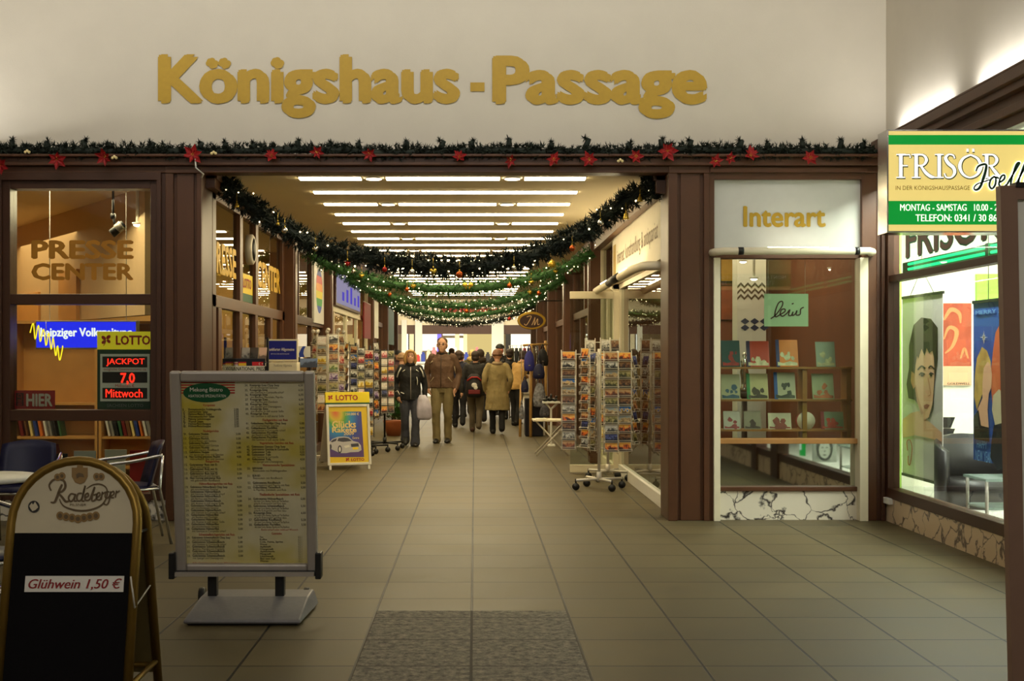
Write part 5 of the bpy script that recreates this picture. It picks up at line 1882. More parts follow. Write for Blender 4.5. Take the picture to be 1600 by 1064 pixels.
for row in range(3):
    for k in range(5):
        j = (row * 2 + k * 3 + (k == 4)) % 6
        x = xa + .05 + k * .09
        z = .25 + .24 * (5 - row) + .012
        if row == 2:
            continue
        o = MB().box(-.042, .042, -.006, .006, 0, .20 if row else .16).build('newspaper', NM[j])
        o.location = (x, Yn - .075 + (0.02 if row else 0), z)
        o.rotation_euler = (math.radians(-16), 0, rr.uniform(-.15, .15))
        tag(o, '%s folded newspaper, %s on the %s shelf above the INTERNATIONAL PRESS sign' % (NW[j][0], ORD[k], ('top', 'second')[row]), 'newspaper', 'newspapers above the press sign')
Yq = 14.4
t = wthing('newspaper_stand', 'newspaper box with dark blue Frankfurter Allgemeine sign behind the menu board', 'newspaper stand', (fx(440, Yq), Yq, 0))
xa, xb = fx(416, Yq), fx(466, Yq)
MB().box(xa, xb, Yq - .1, Yq + .15, 0, fz(566, Yq)).build('box', M['cream'], t, bevel=.006)
s_ = MB().box(xa, xb, Yq - .04, Yq + .02, fz(565, Yq), fz(530, Yq)).build('sign_frame', M['cream'], t, bevel=.004)
sb = MB().box(fx(417.5, Yq), fx(464, Yq), Yq - .045, Yq - .04, fz(561.5, Yq), fz(532.5, Yq)).build('blue_face', mat('faz_blue', (14, 18, 86), .4, emit=(14, 18, 90), es=.3), s_)
b = MB()
PQ = front(Yq - .05)
text_px(b, PQ, 'Frankfurter Allgemeine', 417, 543.5, 460, 549.5, bold=.025)
text_px(b, PQ, 'ZEITUNG FÜR DEUTSCHLAND', 423, 551.8, 452, 553.8)
b.build('lettering', M['paper'], sb)
b = MB()
text_px(b, front(Yq - .105), 'Frankfurter Allgemeine', 428, 569, 456, 574)
b.build('lettering', mat('faint_grey_print', (130, 120, 104), .6), t)
t = wthing('newspaper_stand', 'small rack with a blue and white sign between the blue sign and knob rack', 'newspaper stand', (fx(480, 15.5), 15.5, 0))
xa, xb = fx(466, 15.5), fx(485, 15.5)
MB().box(xa, xb, 15.48, 15.5, fz(558, 15.5), fz(541, 15.5)).build('sign_plate', M['white'], t)
b = MB()
pp = front(15.475)
b.ppoly(pp, [(468, 558), (467, 553), (470, 546), (473, 541), (478, 541), (475, 546), (474, 552), (476, 558)])
b.build('blue_curve', mat('sign_blue', (30, 60, 160), .5), t)
b = MB().box(xa, xa + .02, 15.5, 15.54, 0, fz(541, 15.5)).box(xb - .02, xb, 15.5, 15.54, 0, fz(541, 15.5))
for zz in (.4, .7, 1.0, 1.3):
    b.box(xa, fx(496, 15.5), 15.36, 15.54, zz, zz + .012)
b.build('frame', M['black'], t)
tag(MB().box(fx(469, 15.4), fx(496, 15.4), 15.38, 15.40, fz(574, 15.4), fz(560, 15.4)).build('magazine', NM[4]), 'broad magazine with mountain picture under the blue and white sign', 'magazine')

# ---------------------------------------------------------------- folding table, stall
def w(px, py, Y):
    return (fx(px, Y), Y, fz(py, Y))


Yt = 19.1
t = wthing('folding_table', 'pale folding table with crossed legs in front of the bag stall', 'table', (fx(863, Yt), Yt, 0))
zt = fz(656, Yt)
xa, xb = fx(833, Yt), fx(893, Yt)
MB().box(xa, xb, Yt - .05, Yt + .5, zt - .025, zt).build('table_top', M['cream'], t, bevel=.004)
for q in (Yt, Yt + .45):
    MB().tube([(xa + .05, q, 0), (xb - .05, q + .015, zt - .025)], .013, 8).build('leg', M['steel'], t)
    MB().tube([(xb - .05, q + .02, 0), (xa + .05, q + .035, zt - .025)], .013, 8).build('leg', M['steel'], t)
tag(MB().box(fx(838, Yt), fx(856, Yt), Yt + .1, Yt + .35, zt, zt + .012).build('leaflet_stack', M['paper']), 'flat white leaflets lying on the pale folding table', 'leaflets')
Yb = 21.2
t = wthing('display_stool', 'white bracket stand holding dark gloves behind the folding table', 'stand', w(860, 657, Yb))
zs = fz(630, Yb)
b = MB().box(fx(848, Yb), fx(875, Yb), Yb - .1, Yb + .2, zs, zs + .03).tube([(fx(853, Yb), Yb, zs), (fx(861, Yb), Yb, zs - .1), (fx(861, Yb), Yb, .02)], .02, 8).tube([(fx(871, Yb), Yb, zs), (fx(861, Yb), Yb, zs - .1)], .02, 8)
b.box(fx(855, Yb), fx(867, Yb), Yb - .1, Yb + .2, 0, .025)
b.build('bracket', M['white'], t, bevel=.004)
for k, (a_, c_, lb) in enumerate(((852, .05, 'nearest the patterned bag'), (859, .07, 'in the middle'), (867, .05, 'nearest the brown pier'))):
    b = MB().ball((fx(a_, Yb), Yb, zs + .03 + c_ * .6), .05, .10, c_ * .6, 10, 7)
    b.ball((fx(a_, Yb) + .02, Yb - .06, zs + .06 + c_), .02, .05, c_ * .5, 8, 6)
    tag(b.build('glove', M['black']), 'dark glove on the white bracket stand, ' + lb, 'glove', 'gloves on the white bracket stand')
Yw = 23.6
t = wthing('bag_stand', 'pale wooden trestle stand hung with bags at the stall', 'stand', (fx(835, Yw), Yw, 0))
M['lightwood'] = mat('light_wood', (196, 152, 84), .5, noise=.1, nscale=8)
b = MB()
b.tube([(fx(829, Yw), Yw, 0), (fx(830, Yw), Yw + .05, 1.75)], .028, 8)
b.build('pole', M['lightwood'], t)
MB().tube([(fx(813, Yw), Yw + .15, 0), (fx(815, Yw), Yw + .25, 1.0)], .026, 8).build('pole', M['lightwood'], t)
MB().tube([(fx(857, Yw), Yw + .7, 0), (fx(855, Yw), Yw + .6, 1.85)], .026, 8).build('pole', M['lightwood'], t)
MB().tube([(fx(818, Yw), Yw + .05, 1.75), (fx(858, Yw), Yw + .6, 1.78)], .022, 8).build('hanging_rail', M['lightwood'], t)
t = wthing('display_crate', 'dark fabric covered crate standing under the hanging bags', 'crate', w(836, 672, 24.0))
MB().box(fx(820, 24), fx(848, 24), 23.8, 24.3, 0, fz(622, 24)).build('cloth_cover', mat('dark_cloth', (26, 24, 32), .9, noise=.2), t, bevel=.02)


def bag(label, px, py0, py1, wpx, Y, m, strap=True, flat=.5):
    z0, z1 = fz(py1, Y), fz(py0, Y)
    hw_ = wpx / 2 / F * Y
    x = fx(px, Y)
    t_ = wthing('shoulder_bag', label, 'bag', (x, Y, z0), 'bags hanging at the stall')
    b = MB()
    rows = []
    hb = (z1 - z0)
    for f, s_ in ((0, .6), (.05, .92), (.3, 1.0), (.55, .92), (.8, .72), (.92, .5), (1, .35)):
        rows.append(((x, Y, z0 + hb * .78 * f), (hw_ * s_, 0, 0), (0, hw_ * s_ * flat, 0)))
    b.rings(rows)
    b.build('pouch', m, t_)
    if strap:
        MB().tube([(x - hw_ * .3, Y, z0 + hb * .76), (x - hw_ * .12, Y, z1 - .02), (x, Y + .01, z1), (x + hw_ * .12, Y, z1 - .02), (x + hw_ * .3, Y, z0 + hb * .76)], .011, 6).build('strap', m, t_)
    MB().tube([(x, Y + .01, z1 - .01), (x, 23.65 + .55 * (px - 818) / 40, 1.77)], .006, 5).build('hanging_cord', m, t_)
    MB().box(x - .02, x + .02, Y - hw_ * flat - .012, Y - hw_ * flat * .9, z0 + hb * .2, z0 + hb * .24).build('clasp', M['silver'], t_)


M['bagblue'] = mat('bag_blue', (50, 50, 140), .6, noise=.2, nscale=10)
M['bagnavy'] = mat('bag_navy', (18, 20, 62), .6, noise=.2, nscale=10)
M['bagpat'] = mat('bag_pattern', (128, 128, 134), .7, noise=.75, nscale=22)
M['bagpat2'] = mat('bag_dark_pattern', (70, 68, 76), .7, noise=.95, nscale=26)
bag('bright blue bag hanging highest on the wooden stall stand', 827, 539, 580, 17, 23.5, M['bagblue'])
bag('black bag hanging next to the bright blue one on the stall', 848, 538, 572, 18, 23.9, mat('bag_black', (16, 16, 22), .6, noise=.3))
bag('navy bag bulging below the black bag at the stall', 842, 562, 592, 19, 23.4, M['bagnavy'], False)
bag('small navy bag hanging low against the wooden pole', 820, 588, 613, 12, 23.4, M['bagnavy'])
bag('grey patterned cloth bag hanging in the middle of the stall', 843, 588, 636, 20, 23.45, M['bagpat'])
bag('dark patterned bag standing on the floor side below the glove stand', 851, 628, 652, 16, 23.2, M['bagpat2'], False)
bag('long black and white patterned scarf bag on the low wooden pole', 815, 625, 655, 8, 23.5, M['bagpat'], True, .35)
# clothes rail deeper in
Yr = 31.0
t = wthing('clothes_rail', 'clothes rail full of jackets beyond the bag stall', 'clothes rail', (fx(816, Yr), Yr, 0))
zr = fz(540, Yr)
MB().tube([(fx(796, Yr), Yr, 0), (fx(796, Yr), Yr, zr), (fx(838, Yr), Yr, zr), (fx(838, Yr), Yr, 0)], .02, 8).build('rail_frame', M['chrome'], t)
for k, (nm, c_) in enumerate((('olive green', (66, 66, 34)), ('black', (20, 20, 20)), ('dark green', (34, 44, 30)), ('crimson', (150, 24, 50)), ('black and white', (60, 60, 62)), ('grey brown', (96, 84, 66)))):
    x = fx(800.5 + k * 6.4, Yr)
    t_ = wthing('jacket', '%s jacket on the clothes rail beyond the bag stall' % nm, 'jacket', (x, Yr, zr - .5), 'jackets on the clothes rail')
    b = MB()
    b.rings([((x, Yr, zr - .72), (.048, 0, 0), (0, .24, 0)), ((x, Yr, zr - .4), (.046, 0, 0), (0, .22, 0)), ((x, Yr, zr - .14), (.044, 0, 0), (0, .22, 0)), ((x, Yr, zr - .06), (.04, 0, 0), (0, .08, 0))])
    b.tube([(x, Yr - .2, zr - .14), (x, Yr - .27, zr - .45), (x, Yr - .26, zr - .66)], [.045, .04, .036], 8).tube([(x, Yr + .2, zr - .14), (x, Yr + .27, zr - .45), (x, Yr + .26, zr - .66)], [.045, .04, .036], 8)
    b.build('cloth', mat('jacket_cloth', c_, .8, noise=.2), t_)
    MB().tube([(x, Yr, zr - .06), (x, Yr, zr + .01)], .005, 6).build('hanger', M['chrome'], t_)
# plants and small stuff on the floor by the racks
Yp = 24.0
t = wthing('flower_pot', 'terracotta pot with a small leafy plant behind the couple at the newsagent side', 'potted plant', w(615, 648, Yp))
MB().lathe([(.13, 0), (.2, .26), (.21, .3), (.18, .3)], 16, (fx(615, Yp), Yp, 0)).build('pot', mat('terracotta', (176, 100, 60), .7, noise=.1), t)
b = MB()
rr = random.Random(3)
for k in range(160):
    d = Vector((rr.gauss(0, 1), rr.gauss(0, 1), abs(rr.gauss(0, 1)) + .3)).normalized()
    c = Vector((fx(615, Yp), Yp, .3)) + d * rr.uniform(.1, .5)
    s_ = d.cross(Vector((.3, .2, 1))).normalized() * .03
    b.add([c - s_, c + d * .09, c + s_, c - d * .04], [(0, 1, 2, 3)])
b.build('leaves', M['firlit'], t)
# oval hanging sign
Yo = 25.0
PO_ = front(Yo)
t = wthing('hanging_sign', 'oval brown and gold sign with the letters JM hanging over the passage', 'sign', (fx(830, Yo), Yo, fz(501, Yo)))
cxo, czo = fx(830.5, Yo), fz(501, Yo)
rx_, rz_ = 22.5 / F * Yo, 14 / F * Yo
b = MB()
b.rings([((cxo, Yo - .03, czo), (rx_ * .97, 0, 0), (0, 0, rz_ * .95)), ((cxo, Yo - .02, czo), (rx_, 0, 0), (0, 0, rz_)), ((cxo, Yo + .03, czo), (rx_, 0, 0), (0, 0, rz_)), ((cxo, Yo + .04, czo), (rx_ * .97, 0, 0), (0, 0, rz_ * .95))], smooth=False)
b.build('gold_rim', mat('sign_gold', (176, 138, 40), .4, .5), t)
PO_ = front(Yo - .03)
MB().pell(PO_, 830.5, 501.3, 18.5, 10.6, .004, 32).build('brown_field', mat('sign_brown', (52, 22, 16), .4), t)
b = MB()
for pts in ([(819, 506), (822, 508), (826, 503), (830, 494), (823, 495)], [(831, 508), (834, 501), (836, 496), (835, 508), (840, 498), (840, 507), (843, 506)]):
    b.ribbon(PO_, pts, 1.1, .008)
b.build('lettering', mat('sign_beige', (214, 180, 130), .4), t)
MB().tube([(cxo + rx_ * .4, Yo, czo + rz_ * .8), (cxo + rx_ * .4, Yo, czo + rz_ + .22), (1.87, Yo, czo + rz_ + .22)], .012, 8).build('bracket', M['black'], t)
# ---------------------------------------------------------------- inside the newsagent
t = wthing('partition_panel', 'slanting pale wall panel under the newsagent ceiling seen through the top pane', 'wall panel', (-4.8, 14.5, 2.2))
b = MB()
b.add([(-6.3, 16.9, 1.95), (-3.40, 12.75, 1.95), (-3.40, 12.75, 3.27), (-6.3, 16.9, 3.27), (-6.3, 17.0, 1.95), (-3.30, 12.80, 1.95), (-3.30, 12.80, 3.27), (-6.3, 17.0, 3.27)],
      [(0, 1, 2, 3), (7, 6, 5, 4), (1, 5, 6, 2), (3, 7, 4, 0), (2, 6, 7, 3), (0, 4, 5, 1)])
b.build('panel', mat('panel_beige', (190, 160, 120), .7, noise=.04), t)
PAL = Plane((-6.3, 16.9, 0), Vector((2.9, -4.15, 0)), (0, 0, 1))
MB().slab(PAL, .3, 1.3, 1.95, 2.35, 0, .03).slab(PAL, 2.2, 2.9, 1.95, 2.55, 0, .04).build('wood_field', M['beech'], t)
sp = wthing('spot_lamp', 'black swivel spot lamp under the newsagent ceiling behind the gold letters', 'spot lamp', w(178, 345, 12.5))
sx, sy, sz = w(183, 358, 12.5)
MB().tube([(sx - .06, sy, sz + .13), (sx - .02, sy, sz + .13)], .03, 10).tube([(sx - .04, sy, sz + .13), (sx - .02, sy, sz + .03)], .012, 8).build('arm', M['black'], sp)
MB().tube([(sx - .05, sy - .02, sz - .05), (sx + .06, sy + .03, sz + .05)], .045, 14).build('lamp_head', M['black'], sp)
MB().tube([(sx + .0, sy - .01, sz + .0), (sx + .05, sy - .01, sz + .045)], .047, 14).build('silver_ring', M['alu'], sp)
MB().tube([(sx - .04, sy, 3.27), (sx - .04, sy, sz + .13)], .012, 6).build('drop_rod', M['black'], sp)
for k, (a_, c_, lb) in enumerate(((215, 351, 'upper'), (217, 420, 'lower'))):
    Yd = 12.9 if k == 0 else 20.0
    t = wthing('downlight', '%s of two small downlights glowing inside the newsagent top pane' % lb, 'downlight', (fx(a_, Yd), Yd, fz(c_, Yd)))
    zq = fz(c_, Yd)
    MB().lathe([(.05, 0), (.06, .02)], 14, (fx(a_, Yd), Yd, zq)).tube([(fx(a_, Yd), Yd, zq + .02), (fx(a_, Yd), Yd, 3.27)], .02, 6).build('housing', M['white'], t)
    MB().ball((fx(a_, Yd), Yd, zq), .045, .045, .022).build('lens', M['spot'], t)
# wooden cabinets
Yc = 13.9


def bookcase(label, px0, px1, shelves, ztop=1.92):
    t_ = wthing('bookcase', label, 'bookcase', (fx((px0 + px1) / 2, Yc), Yc, 0))
    xa_, xb_ = fx(px0, Yc), fx(px1, Yc)
    b_ = MB().box(xa_, xa_ + .03, Yc, Yc + .35, 0, ztop).box(xb_ - .03, xb_, Yc, Yc + .35, 0, ztop).box(xa_, xb_, Yc, Yc + .35, ztop - .03, ztop)
    b_.build('side_panels', M['beech'], t_)
    MB().box(xa_ + .03, xb_ - .03, Yc + .33, Yc + .35, 0, ztop - .03).build('back_panel', M['beech'], t_)
    for z_ in shelves:
        MB().box(xa_ + .03, xb_ - .03, Yc + .02, Yc + .33, z_ - .025, z_).build('shelf', M['beech'], t_)
    return xa_, xb_


xa, xb = bookcase('beech bookcase behind the HIER sticker in the newsagent', 16, 152, (.28, .62, 1.0))
xc, xd = bookcase('beech bookcase behind the jackpot display in the newsagent', 154, 244, (.28, .62, 1.0, 1.5))
BOOKC = [('dark red', (110, 26, 24)), ('black', (28, 26, 26)), ('white', (220, 214, 204)), ('blue', (40, 60, 130)), ('brown', (110, 70, 40)), ('green', (50, 90, 56)), ('grey', (130, 126, 120)), ('orange', (210, 110, 40)), ('pale yellow', (224, 200, 130))]
BM = [mat('book_' + n_.replace(' ', '_'), c_, .5, noise=.15, nscale=25) for n_, c_ in BOOKC]
rr = random.Random(12)
for (xs, xe, zz, lb, nb) in ((xa + .06, xa + .55, .62, 'upper row behind the HIER sticker', 9), (xa + .08, xa + .5, .28, 'lower row behind the HIER sticker', 8), (xc + .05, xc + .56, .62, 'row under the jackpot display', 11), (xc + .05, xc + .5, 1.5, 'top row behind the jackpot display', 6)):
    tilt_ = rr.uniform(.12, .25)
    for k in range(nb):
        j = (k * 4 + nb) % 9
        hh, th = rr.uniform(.2, .27), rr.uniform(.018, .04)
        b = MB().box(-th / 2, th / 2, -.09, .09, 0, hh)
        o = b.build('magazine' if k % 3 else 'book', BM[j])
        o.location = (xs + (xe - xs) * k / nb + .05, Yc + .16, zz + th / 2 * abs(math.sin(tilt_)) + .001)
        o.rotation_euler = (0, -tilt_, 0)
        tag(o, '%s spine, %s from the wall side in the %s' % (BOOKC[j][0], ORD[k], lb), 'book', 'books and magazines in the newsagent bookcases')
for k, (a_, c_, y0, y1, m_, lb) in enumerate(((46, 72, 704, 722, 'grey', 'grey leaflet at the foot of the newsagent window, nearest the navy chair'), (76, 108, 708, 724, 'black', 'black-topped leaflet card at the foot of the newsagent window'),
                                         (118, 152, 704, 722, 'offwhite', 'pale leaflet card at the middle foot of the newsagent window'), (166, 200, 702, 716, 'paper', 'white price card at the foot of the newsagent window'),
                                         (205, 236, 703, 752, 'red', 'red magazine leaning inside the newsagent window by the chair arm'))):
    o = MB().box(fx(a_, 11.85), fx(c_, 11.85), 11.8, 11.815, fz(y1, 11.85), fz(y0, 11.85)).box(fx(a_, 11.85) + .02, fx(c_, 11.85) - .02, 11.81, 11.84, 0, fz(y1, 11.85)).build('leaflet' if k < 4 else 'magazine', M[m_])
    tag(o, lb, 'leaflet' if k < 4 else 'magazine')
# reader board: LOTTO jackpot
Yj = 11.60
PJ = front(Yj)
t = wthing('jackpot_display', 'LOTTO jackpot display with red glowing numbers inside the newsagent window', 'display', w(195, 640, Yj))
MB().box(fx(152, Yj), fx(238, Yj), Yj, Yj + .04, fz(640, Yj), fz(546, Yj)).build('green_case', mat('lotto_green', (10, 58, 40), .5), t)
hd = MB().box(fx(152, Yj), fx(238, Yj), Yj - .005, Yj + .04, fz(546, Yj), fz(518, Yj)).build('header', mat('lotto_header', (226, 206, 40), .5, emit=(226, 206, 30), es=.35), t)
b = MB()
pj = front(Yj - .006)
clover(b, pj, 166, 531, 8.5, .002)
text_px(b, pj, 'LOTTO', 181, 524, 235, 539, off=.002, bold=.04)
b.build('lettering', M['red'], hd)
fr = MB().box(fx(157, Yj), fx(234, Yj), Yj - .008, Yj, fz(627, Yj), fz(553, Yj)).build('silver_frame', M['white'], t)
b = MB()
for y0, y1 in ((557, 574), (581, 598), (606, 623)):
    b.box(fx(160.5, Yj), fx(230.5, Yj), Yj - .011, Yj - .008, fz(y1, Yj), fz(y0, Yj))
b.build('led_panels', M['black'], fr)
M['led'] = emis('led_red', (255, 40, 24), 2.6)
pj = front(Yj - .012)
b = MB()
text_px(b, pj, 'JACKPOT', 166, 560, 226, 572, off=.002, bold=.015)
text_px(b, pj, '7,0', 188, 583, 211, 598, off=.002, bold=.03, ref='70')
text_px(b, pj, 'Mittwoch', 165, 608, 223, 621, off=.002, bold=.015)
b.build('led_lettering', M['led'], fr)
b = MB()
text_px(b, pj, 'mögliche Gewinnsumme ca.', 162, 575, 229, 580, off=.0)
text_px(b, pj, 'Millionen €', 180, 600, 210, 605, off=.0)
b.build('red_caption', M['red'], fr)
b = MB()
text_px(b, front(Yj - .002), 'SACHSEN LOTTO', 167, 631, 224, 636, off=.001)
b.build('case_lettering', M['grey'], t)
# HIER sticker
t = wthing('window_sticker', 'red HIER sticker low on the newsagent window pane', 'sticker', w(53, 638, 11.57))
Yh = 11.56
MB().box(fx(20.5, Yh), fx(86, Yh), Yh, Yh + .004, fz(639, Yh), fz(610, Yh)).build('red_sheet', mat('sticker_red', (168, 34, 38), .5), t)
b = MB()
text_px(b, front(Yh - .001), 'HIER', 41, 615, 82, 635, bold=.04, off=.002)
b.build('lettering', mat('sticker_grey', (206, 192, 180), .5), t)
MB().box(fx(25, Yh), fx(37, Yh), Yh - .002, Yh, fz(634, Yh), fz(614, Yh)).build('dark_square', mat('dark_sticker', (60, 30, 30), .5), t)
b = MB()
text_to(b, front(Yh - .003), 'BILD', fx(28, Yh), fz(633, Yh), fx(34.5, Yh), fz(615, Yh), off=.002, rot=1)
b.build('side_lettering', M['red'], t)
# blue lit newspaper sign and yellow neon scrawl
Yv = 12.25
t = wthing('light_box', 'blue lit LEIPZIGER VOLKSZEITUNG sign inside the newsagent window', 'sign', w(134, 545, Yv))
MB().box(fx(55, Yv), fx(214, Yv), Yv, Yv + .10, fz(545, Yv), fz(501, Yv)).build('housing', M['alu'], t, bevel=.004)
MB().box(fx(57, Yv), fx(212, Yv), Yv - .004, Yv, fz(543, Yv), fz(503, Yv)).build('blue_face', emis('blue_lit', (40, 50, 255), 1.2), t)
b = MB()
text_px(b, front(Yv - .006), 'Leipziger Volkszeitung', 63, 512, 206, 530, bold=.04, off=.002)
b.build('lettering', emis('white_lit', (255, 255, 255), 1.3), t)
for a_ in (75, 195):
    MB().tube([(fx(a_, Yv), Yv + .05, fz(501, Yv)), (fx(a_, Yv), Yv + .05, 3.27)], .004, 5).build('hanging_wire', M['alu'], t)
t = wthing('neon_scrawl', 'yellow neon scrawl in front of the blue lit sign', 'neon sign', w(75, 545, 12.15))
sc = [(47, 520), (52, 505), (55, 530), (60, 508), (63, 534), (68, 514), (72, 540), (76, 520), (80, 546), (83, 528), (87, 556), (90, 540), (93, 563), (97, 548), (98, 540)]
pts, _ = cr([w(a_, c_, 12.15) for a_, c_ in sc], 1)
MB().tube(pts, .006, 6).build('neon_tube', emis('neon_yellow', (255, 226, 40), 1.6), t)
MB().tube([w(72, 540, 12.2), w(72, 501, 12.2)], .003, 5).build('hanging_wire', M['alu'], t)

# ---------------------------------------------------------------- inside the art dealer's window
Yi = 11.86
t = wthing('shelf_rack', 'low pine shelf rack with book ledges inside the Interart window', 'shelf', (fx(1230, Yi), Yi, fz(690, Yi)))
for y_, pn in ((573.5, 1), (624, 2), (671, 3)):
    MB().box(fx(1124, Yi), fx(1332, Yi), Yi, Yi + .20, fz(y_ + 3, Yi), fz(y_, Yi)).build('ledge', M['pine'], t)
for a_, c_ in ((1122, 1127), (1255, 1262), (1324, 1331)):
    MB().box(fx(a_, Yi), fx(c_, Yi), Yi + .02, Yi + .22, fz(690, Yi), fz(573, Yi)).build('upright', M['pine'], t)
MB().box(fx(1122, Yi), fx(1334, Yi), 11.60, Yi + .25, fz(692, Yi), fz(688, Yi)).build('base_board', M['pine'], t)
for a_ in (1126, 1318):
    MB().box(fx(a_, Yi), fx(a_ + 8, Yi), Yi + .18, Yi + .24, 0, fz(692, Yi)).build('leg', M['pine'], t)
BK = [(1128, 1157, 530, 572, (26, 78, 74), (170, 50, 40), 'teal picture book with a red painted figure', None),
      (1168, 1203, 531, 572, (196, 66, 36), (220, 210, 170), 'red-orange picture book with a white cat-shaped patch', (50, 30, 80)),
      (1214, 1248, 529, 572, (226, 130, 34), (206, 204, 160), 'orange picture book with a blue spine', (40, 50, 110)),
      (1276, 1306, 532, 572, (150, 166, 140), (190, 190, 140), 'pale green picture book at the far end of the top ledge', None),
      (1127, 1157, 583, 623, (176, 172, 134), (60, 90, 110), 'pale picture book with a flying bird', None),
      (1168, 1201, 582, 623, (186, 176, 124), (70, 60, 40), 'yellowish picture book with a green spine', (40, 130, 60)),
      (1211, 1244, 580, 623, (176, 174, 140), (60, 64, 44), 'pale picture book with a blue spine on the middle ledge', (30, 80, 150)),
      (1270, 1304, 582, 623, (166, 176, 130), (190, 110, 60), 'meadow green picture book on the middle ledge', None),
      (1131, 1157, 641, 670, (196, 190, 176), (150, 60, 60), 'small square white picture book at the end of the low ledge', None),
      (1163, 1190, 641, 670, (150, 140, 116), (70, 50, 40), 'grey brown picture book on the low ledge', None),
      (1201, 1237, 644, 670, (196, 190, 160), (140, 70, 50), 'wide pale picture book with a row of tiny figures', None),
      (1284, 1319, 642, 670, (140, 160, 120), (190, 80, 50), 'green picture book with red figures beside the round tin', (150, 50, 40))]
rr = random.Random(2)
for k, (a_, c_, y0, y1, col, c2, lb, sp_) in enumerate(BK):
    Yk = Yi + .05
    zb_ = fz(y1, Yi) + (fz(573.5, Yi) - fz(573.5, Yi))
    t = wthing('picture_book', lb, 'book', w((a_ + c_) / 2, y1, Yk), 'picture books in the Interart window')
    pk = Plane((fx(a_, Yk), Yk, fz(y1 + .8, Yk)), (1, 0, 0), (0, .22, 1))
    W_, H_ = fx(c_, Yk) - fx(a_, Yk), fz(y0, Yk) - fz(y1, Yk)
    MB().slab(pk, 0, W_, 0, H_, -.014, 0).build('cover', mat('book_cover', col, .45, noise=.12, nscale=9), t, bevel=.002)
    if sp_:
        MB().slab(pk, -.002, .03, -.001, H_ + .001, -.015, .001).build('spine', mat('book_spine', sp_, .45), t)
    b = MB()
    for q in range(5):
        u, v_ = W_ * rr.uniform(.25, .8), H_ * rr.uniform(.15, .55)
        n_ = rr.randint(6, 9)
        r_ = W_ * rr.uniform(.07, .16)
        b.poly(pk, [(u + r_ * rr.uniform(.6, 1.2) * math.cos(2 * PI * i / n_), v_ + r_ * rr.uniform(.7, 1.5) * math.sin(2 * PI * i / n_)) for i in range(n_)], .002 + .0004 * q)
    b.poly(pk, [(.01, .01), (W_ - .01, .01), (W_ - .01, H_ * .14), (W_ * .6, H_ * .2), (W_ * .3, H_ * .13), (.01, H_ * .18)], .0015)
    b.build('cover_picture', mat('book_picture', c2, .5, noise=.4, nscale=20), t)
t = wthing('round_tin', 'round red and cream tin on the low ledge behind the upright', 'tin', w(1258, 670, Yi + .1))
cxx, cyy, czz = w(1258, 659, Yi + .08)
MB().lathe([(.085, -.03), (.085, .03)], 20, (cxx, cyy, czz + .01), 'Y').build('tin_body', M['red'], t)
MB().lathe([(.088, -.036), (.088, -.028)], 20, (cxx, cyy, czz + .01), 'Y').build('lid', M['cream'], t)
# card with brown handwriting
Yl = 11.575
t = wthing('window_card', 'pale green card with brown handwriting leiw hung in the Interart window', 'sign', w(1228, 510, Yl))
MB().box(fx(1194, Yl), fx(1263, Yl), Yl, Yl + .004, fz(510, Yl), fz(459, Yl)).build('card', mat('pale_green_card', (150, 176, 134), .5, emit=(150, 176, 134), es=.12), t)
b = MB()
plw = front(Yl)
for pts in ([(1204, 498), (1212, 492), (1222, 478), (1222, 471), (1216, 474), (1211, 488), (1212, 495), (1218, 492)],
            [(1218, 492), (1226, 487), (1226, 483), (1221, 484), (1219, 491), (1223, 494), (1230, 489)],
            [(1230, 489), (1234, 484), (1232, 492), (1236, 493), (1239, 487)],
            [(1239, 487), (1238, 493), (1243, 490), (1245, 485), (1244, 492), (1250, 491), (1251, 483), (1256, 480)],
            [(1237, 475), (1240, 474)]):
    b.ribbon(plw, pts, 2.0, .003)
b.build('handwriting', mat('brown_ink', (66, 30, 16), .6), t)
MB().tube([(fx(1200, Yl), Yl + .002, fz(459, Yl)), (fx(1200, Yl), Yl + .002, fz(404, Yl))], .0015, 4).tube([(fx(1258, Yl), Yl + .002, fz(459, Yl)), (fx(1258, Yl), Yl + .002, fz(404, Yl))], .0015, 4).build('hanging_thread', M['alu'], t)
# deeper: white display post with zigzag and diamonds
Yd = 13.2
t = wthing('display_column', 'white display post with zigzag and dark diamond pattern inside the art shop', 'display post', (fx(1172, Yd), Yd, 0))
MB().box(fx(1152, Yd), fx(1197, Yd), Yd, Yd + .25, 0, 3.1).build('column', M['white'], t)
pd = front(Yd)
b = MB()
for r_ in range(3):
    z_ = 441 + r_ * 9
    for k in range(4):
        x_ = 1152 + k * 11
        b.ppoly(pd, [(x_, z_ + 6), (x_ + 5.5, z_), (x_ + 11, z_ + 6), (x_ + 11, z_ + 10), (x_ + 5.5, z_ + 4), (x_, z_ + 10)], .003)
b.build('zigzag', mat('zigzag_brown', (96, 80, 60), .6), t)
b = MB()
for k in range(3):
    for r_ in range(2):
        cx_, cy_ = 1164 + k * 15, 507 + r_ * 10 - 5
        b.ppoly(pd, [(cx_ - 7, cy_), (cx_, cy_ - 5), (cx_ + 7, cy_), (cx_, cy_ + 5)], .003)
b.build('diamonds', mat('diamond_blue', (60, 64, 90), .6), t)
Yf = 12.6
t = wthing('statuette', 'slim silver figurine standing behind the picture books in the art shop', 'statuette', w(1163, 612, Yf))
xx, _, zz = w(1163, 612, Yf)
MB().lathe([(.045, 0), (.05, .02), (.03, .06), (.035, .14), (.045, .2), (.03, .26), (.04, .31), (.015, .34), (.022, .37), (.01, .40)], 14, (xx, Yf, zz)).build('figure', M['silver'], t)
MB().lathe([(.06, -.06), (.06, 0)], 14, (xx, Yf, zz)).tube([(xx, Yf, zz - .06), (xx, Yf, 0)], .03, 8).build('plinth', M['wood2'], t)
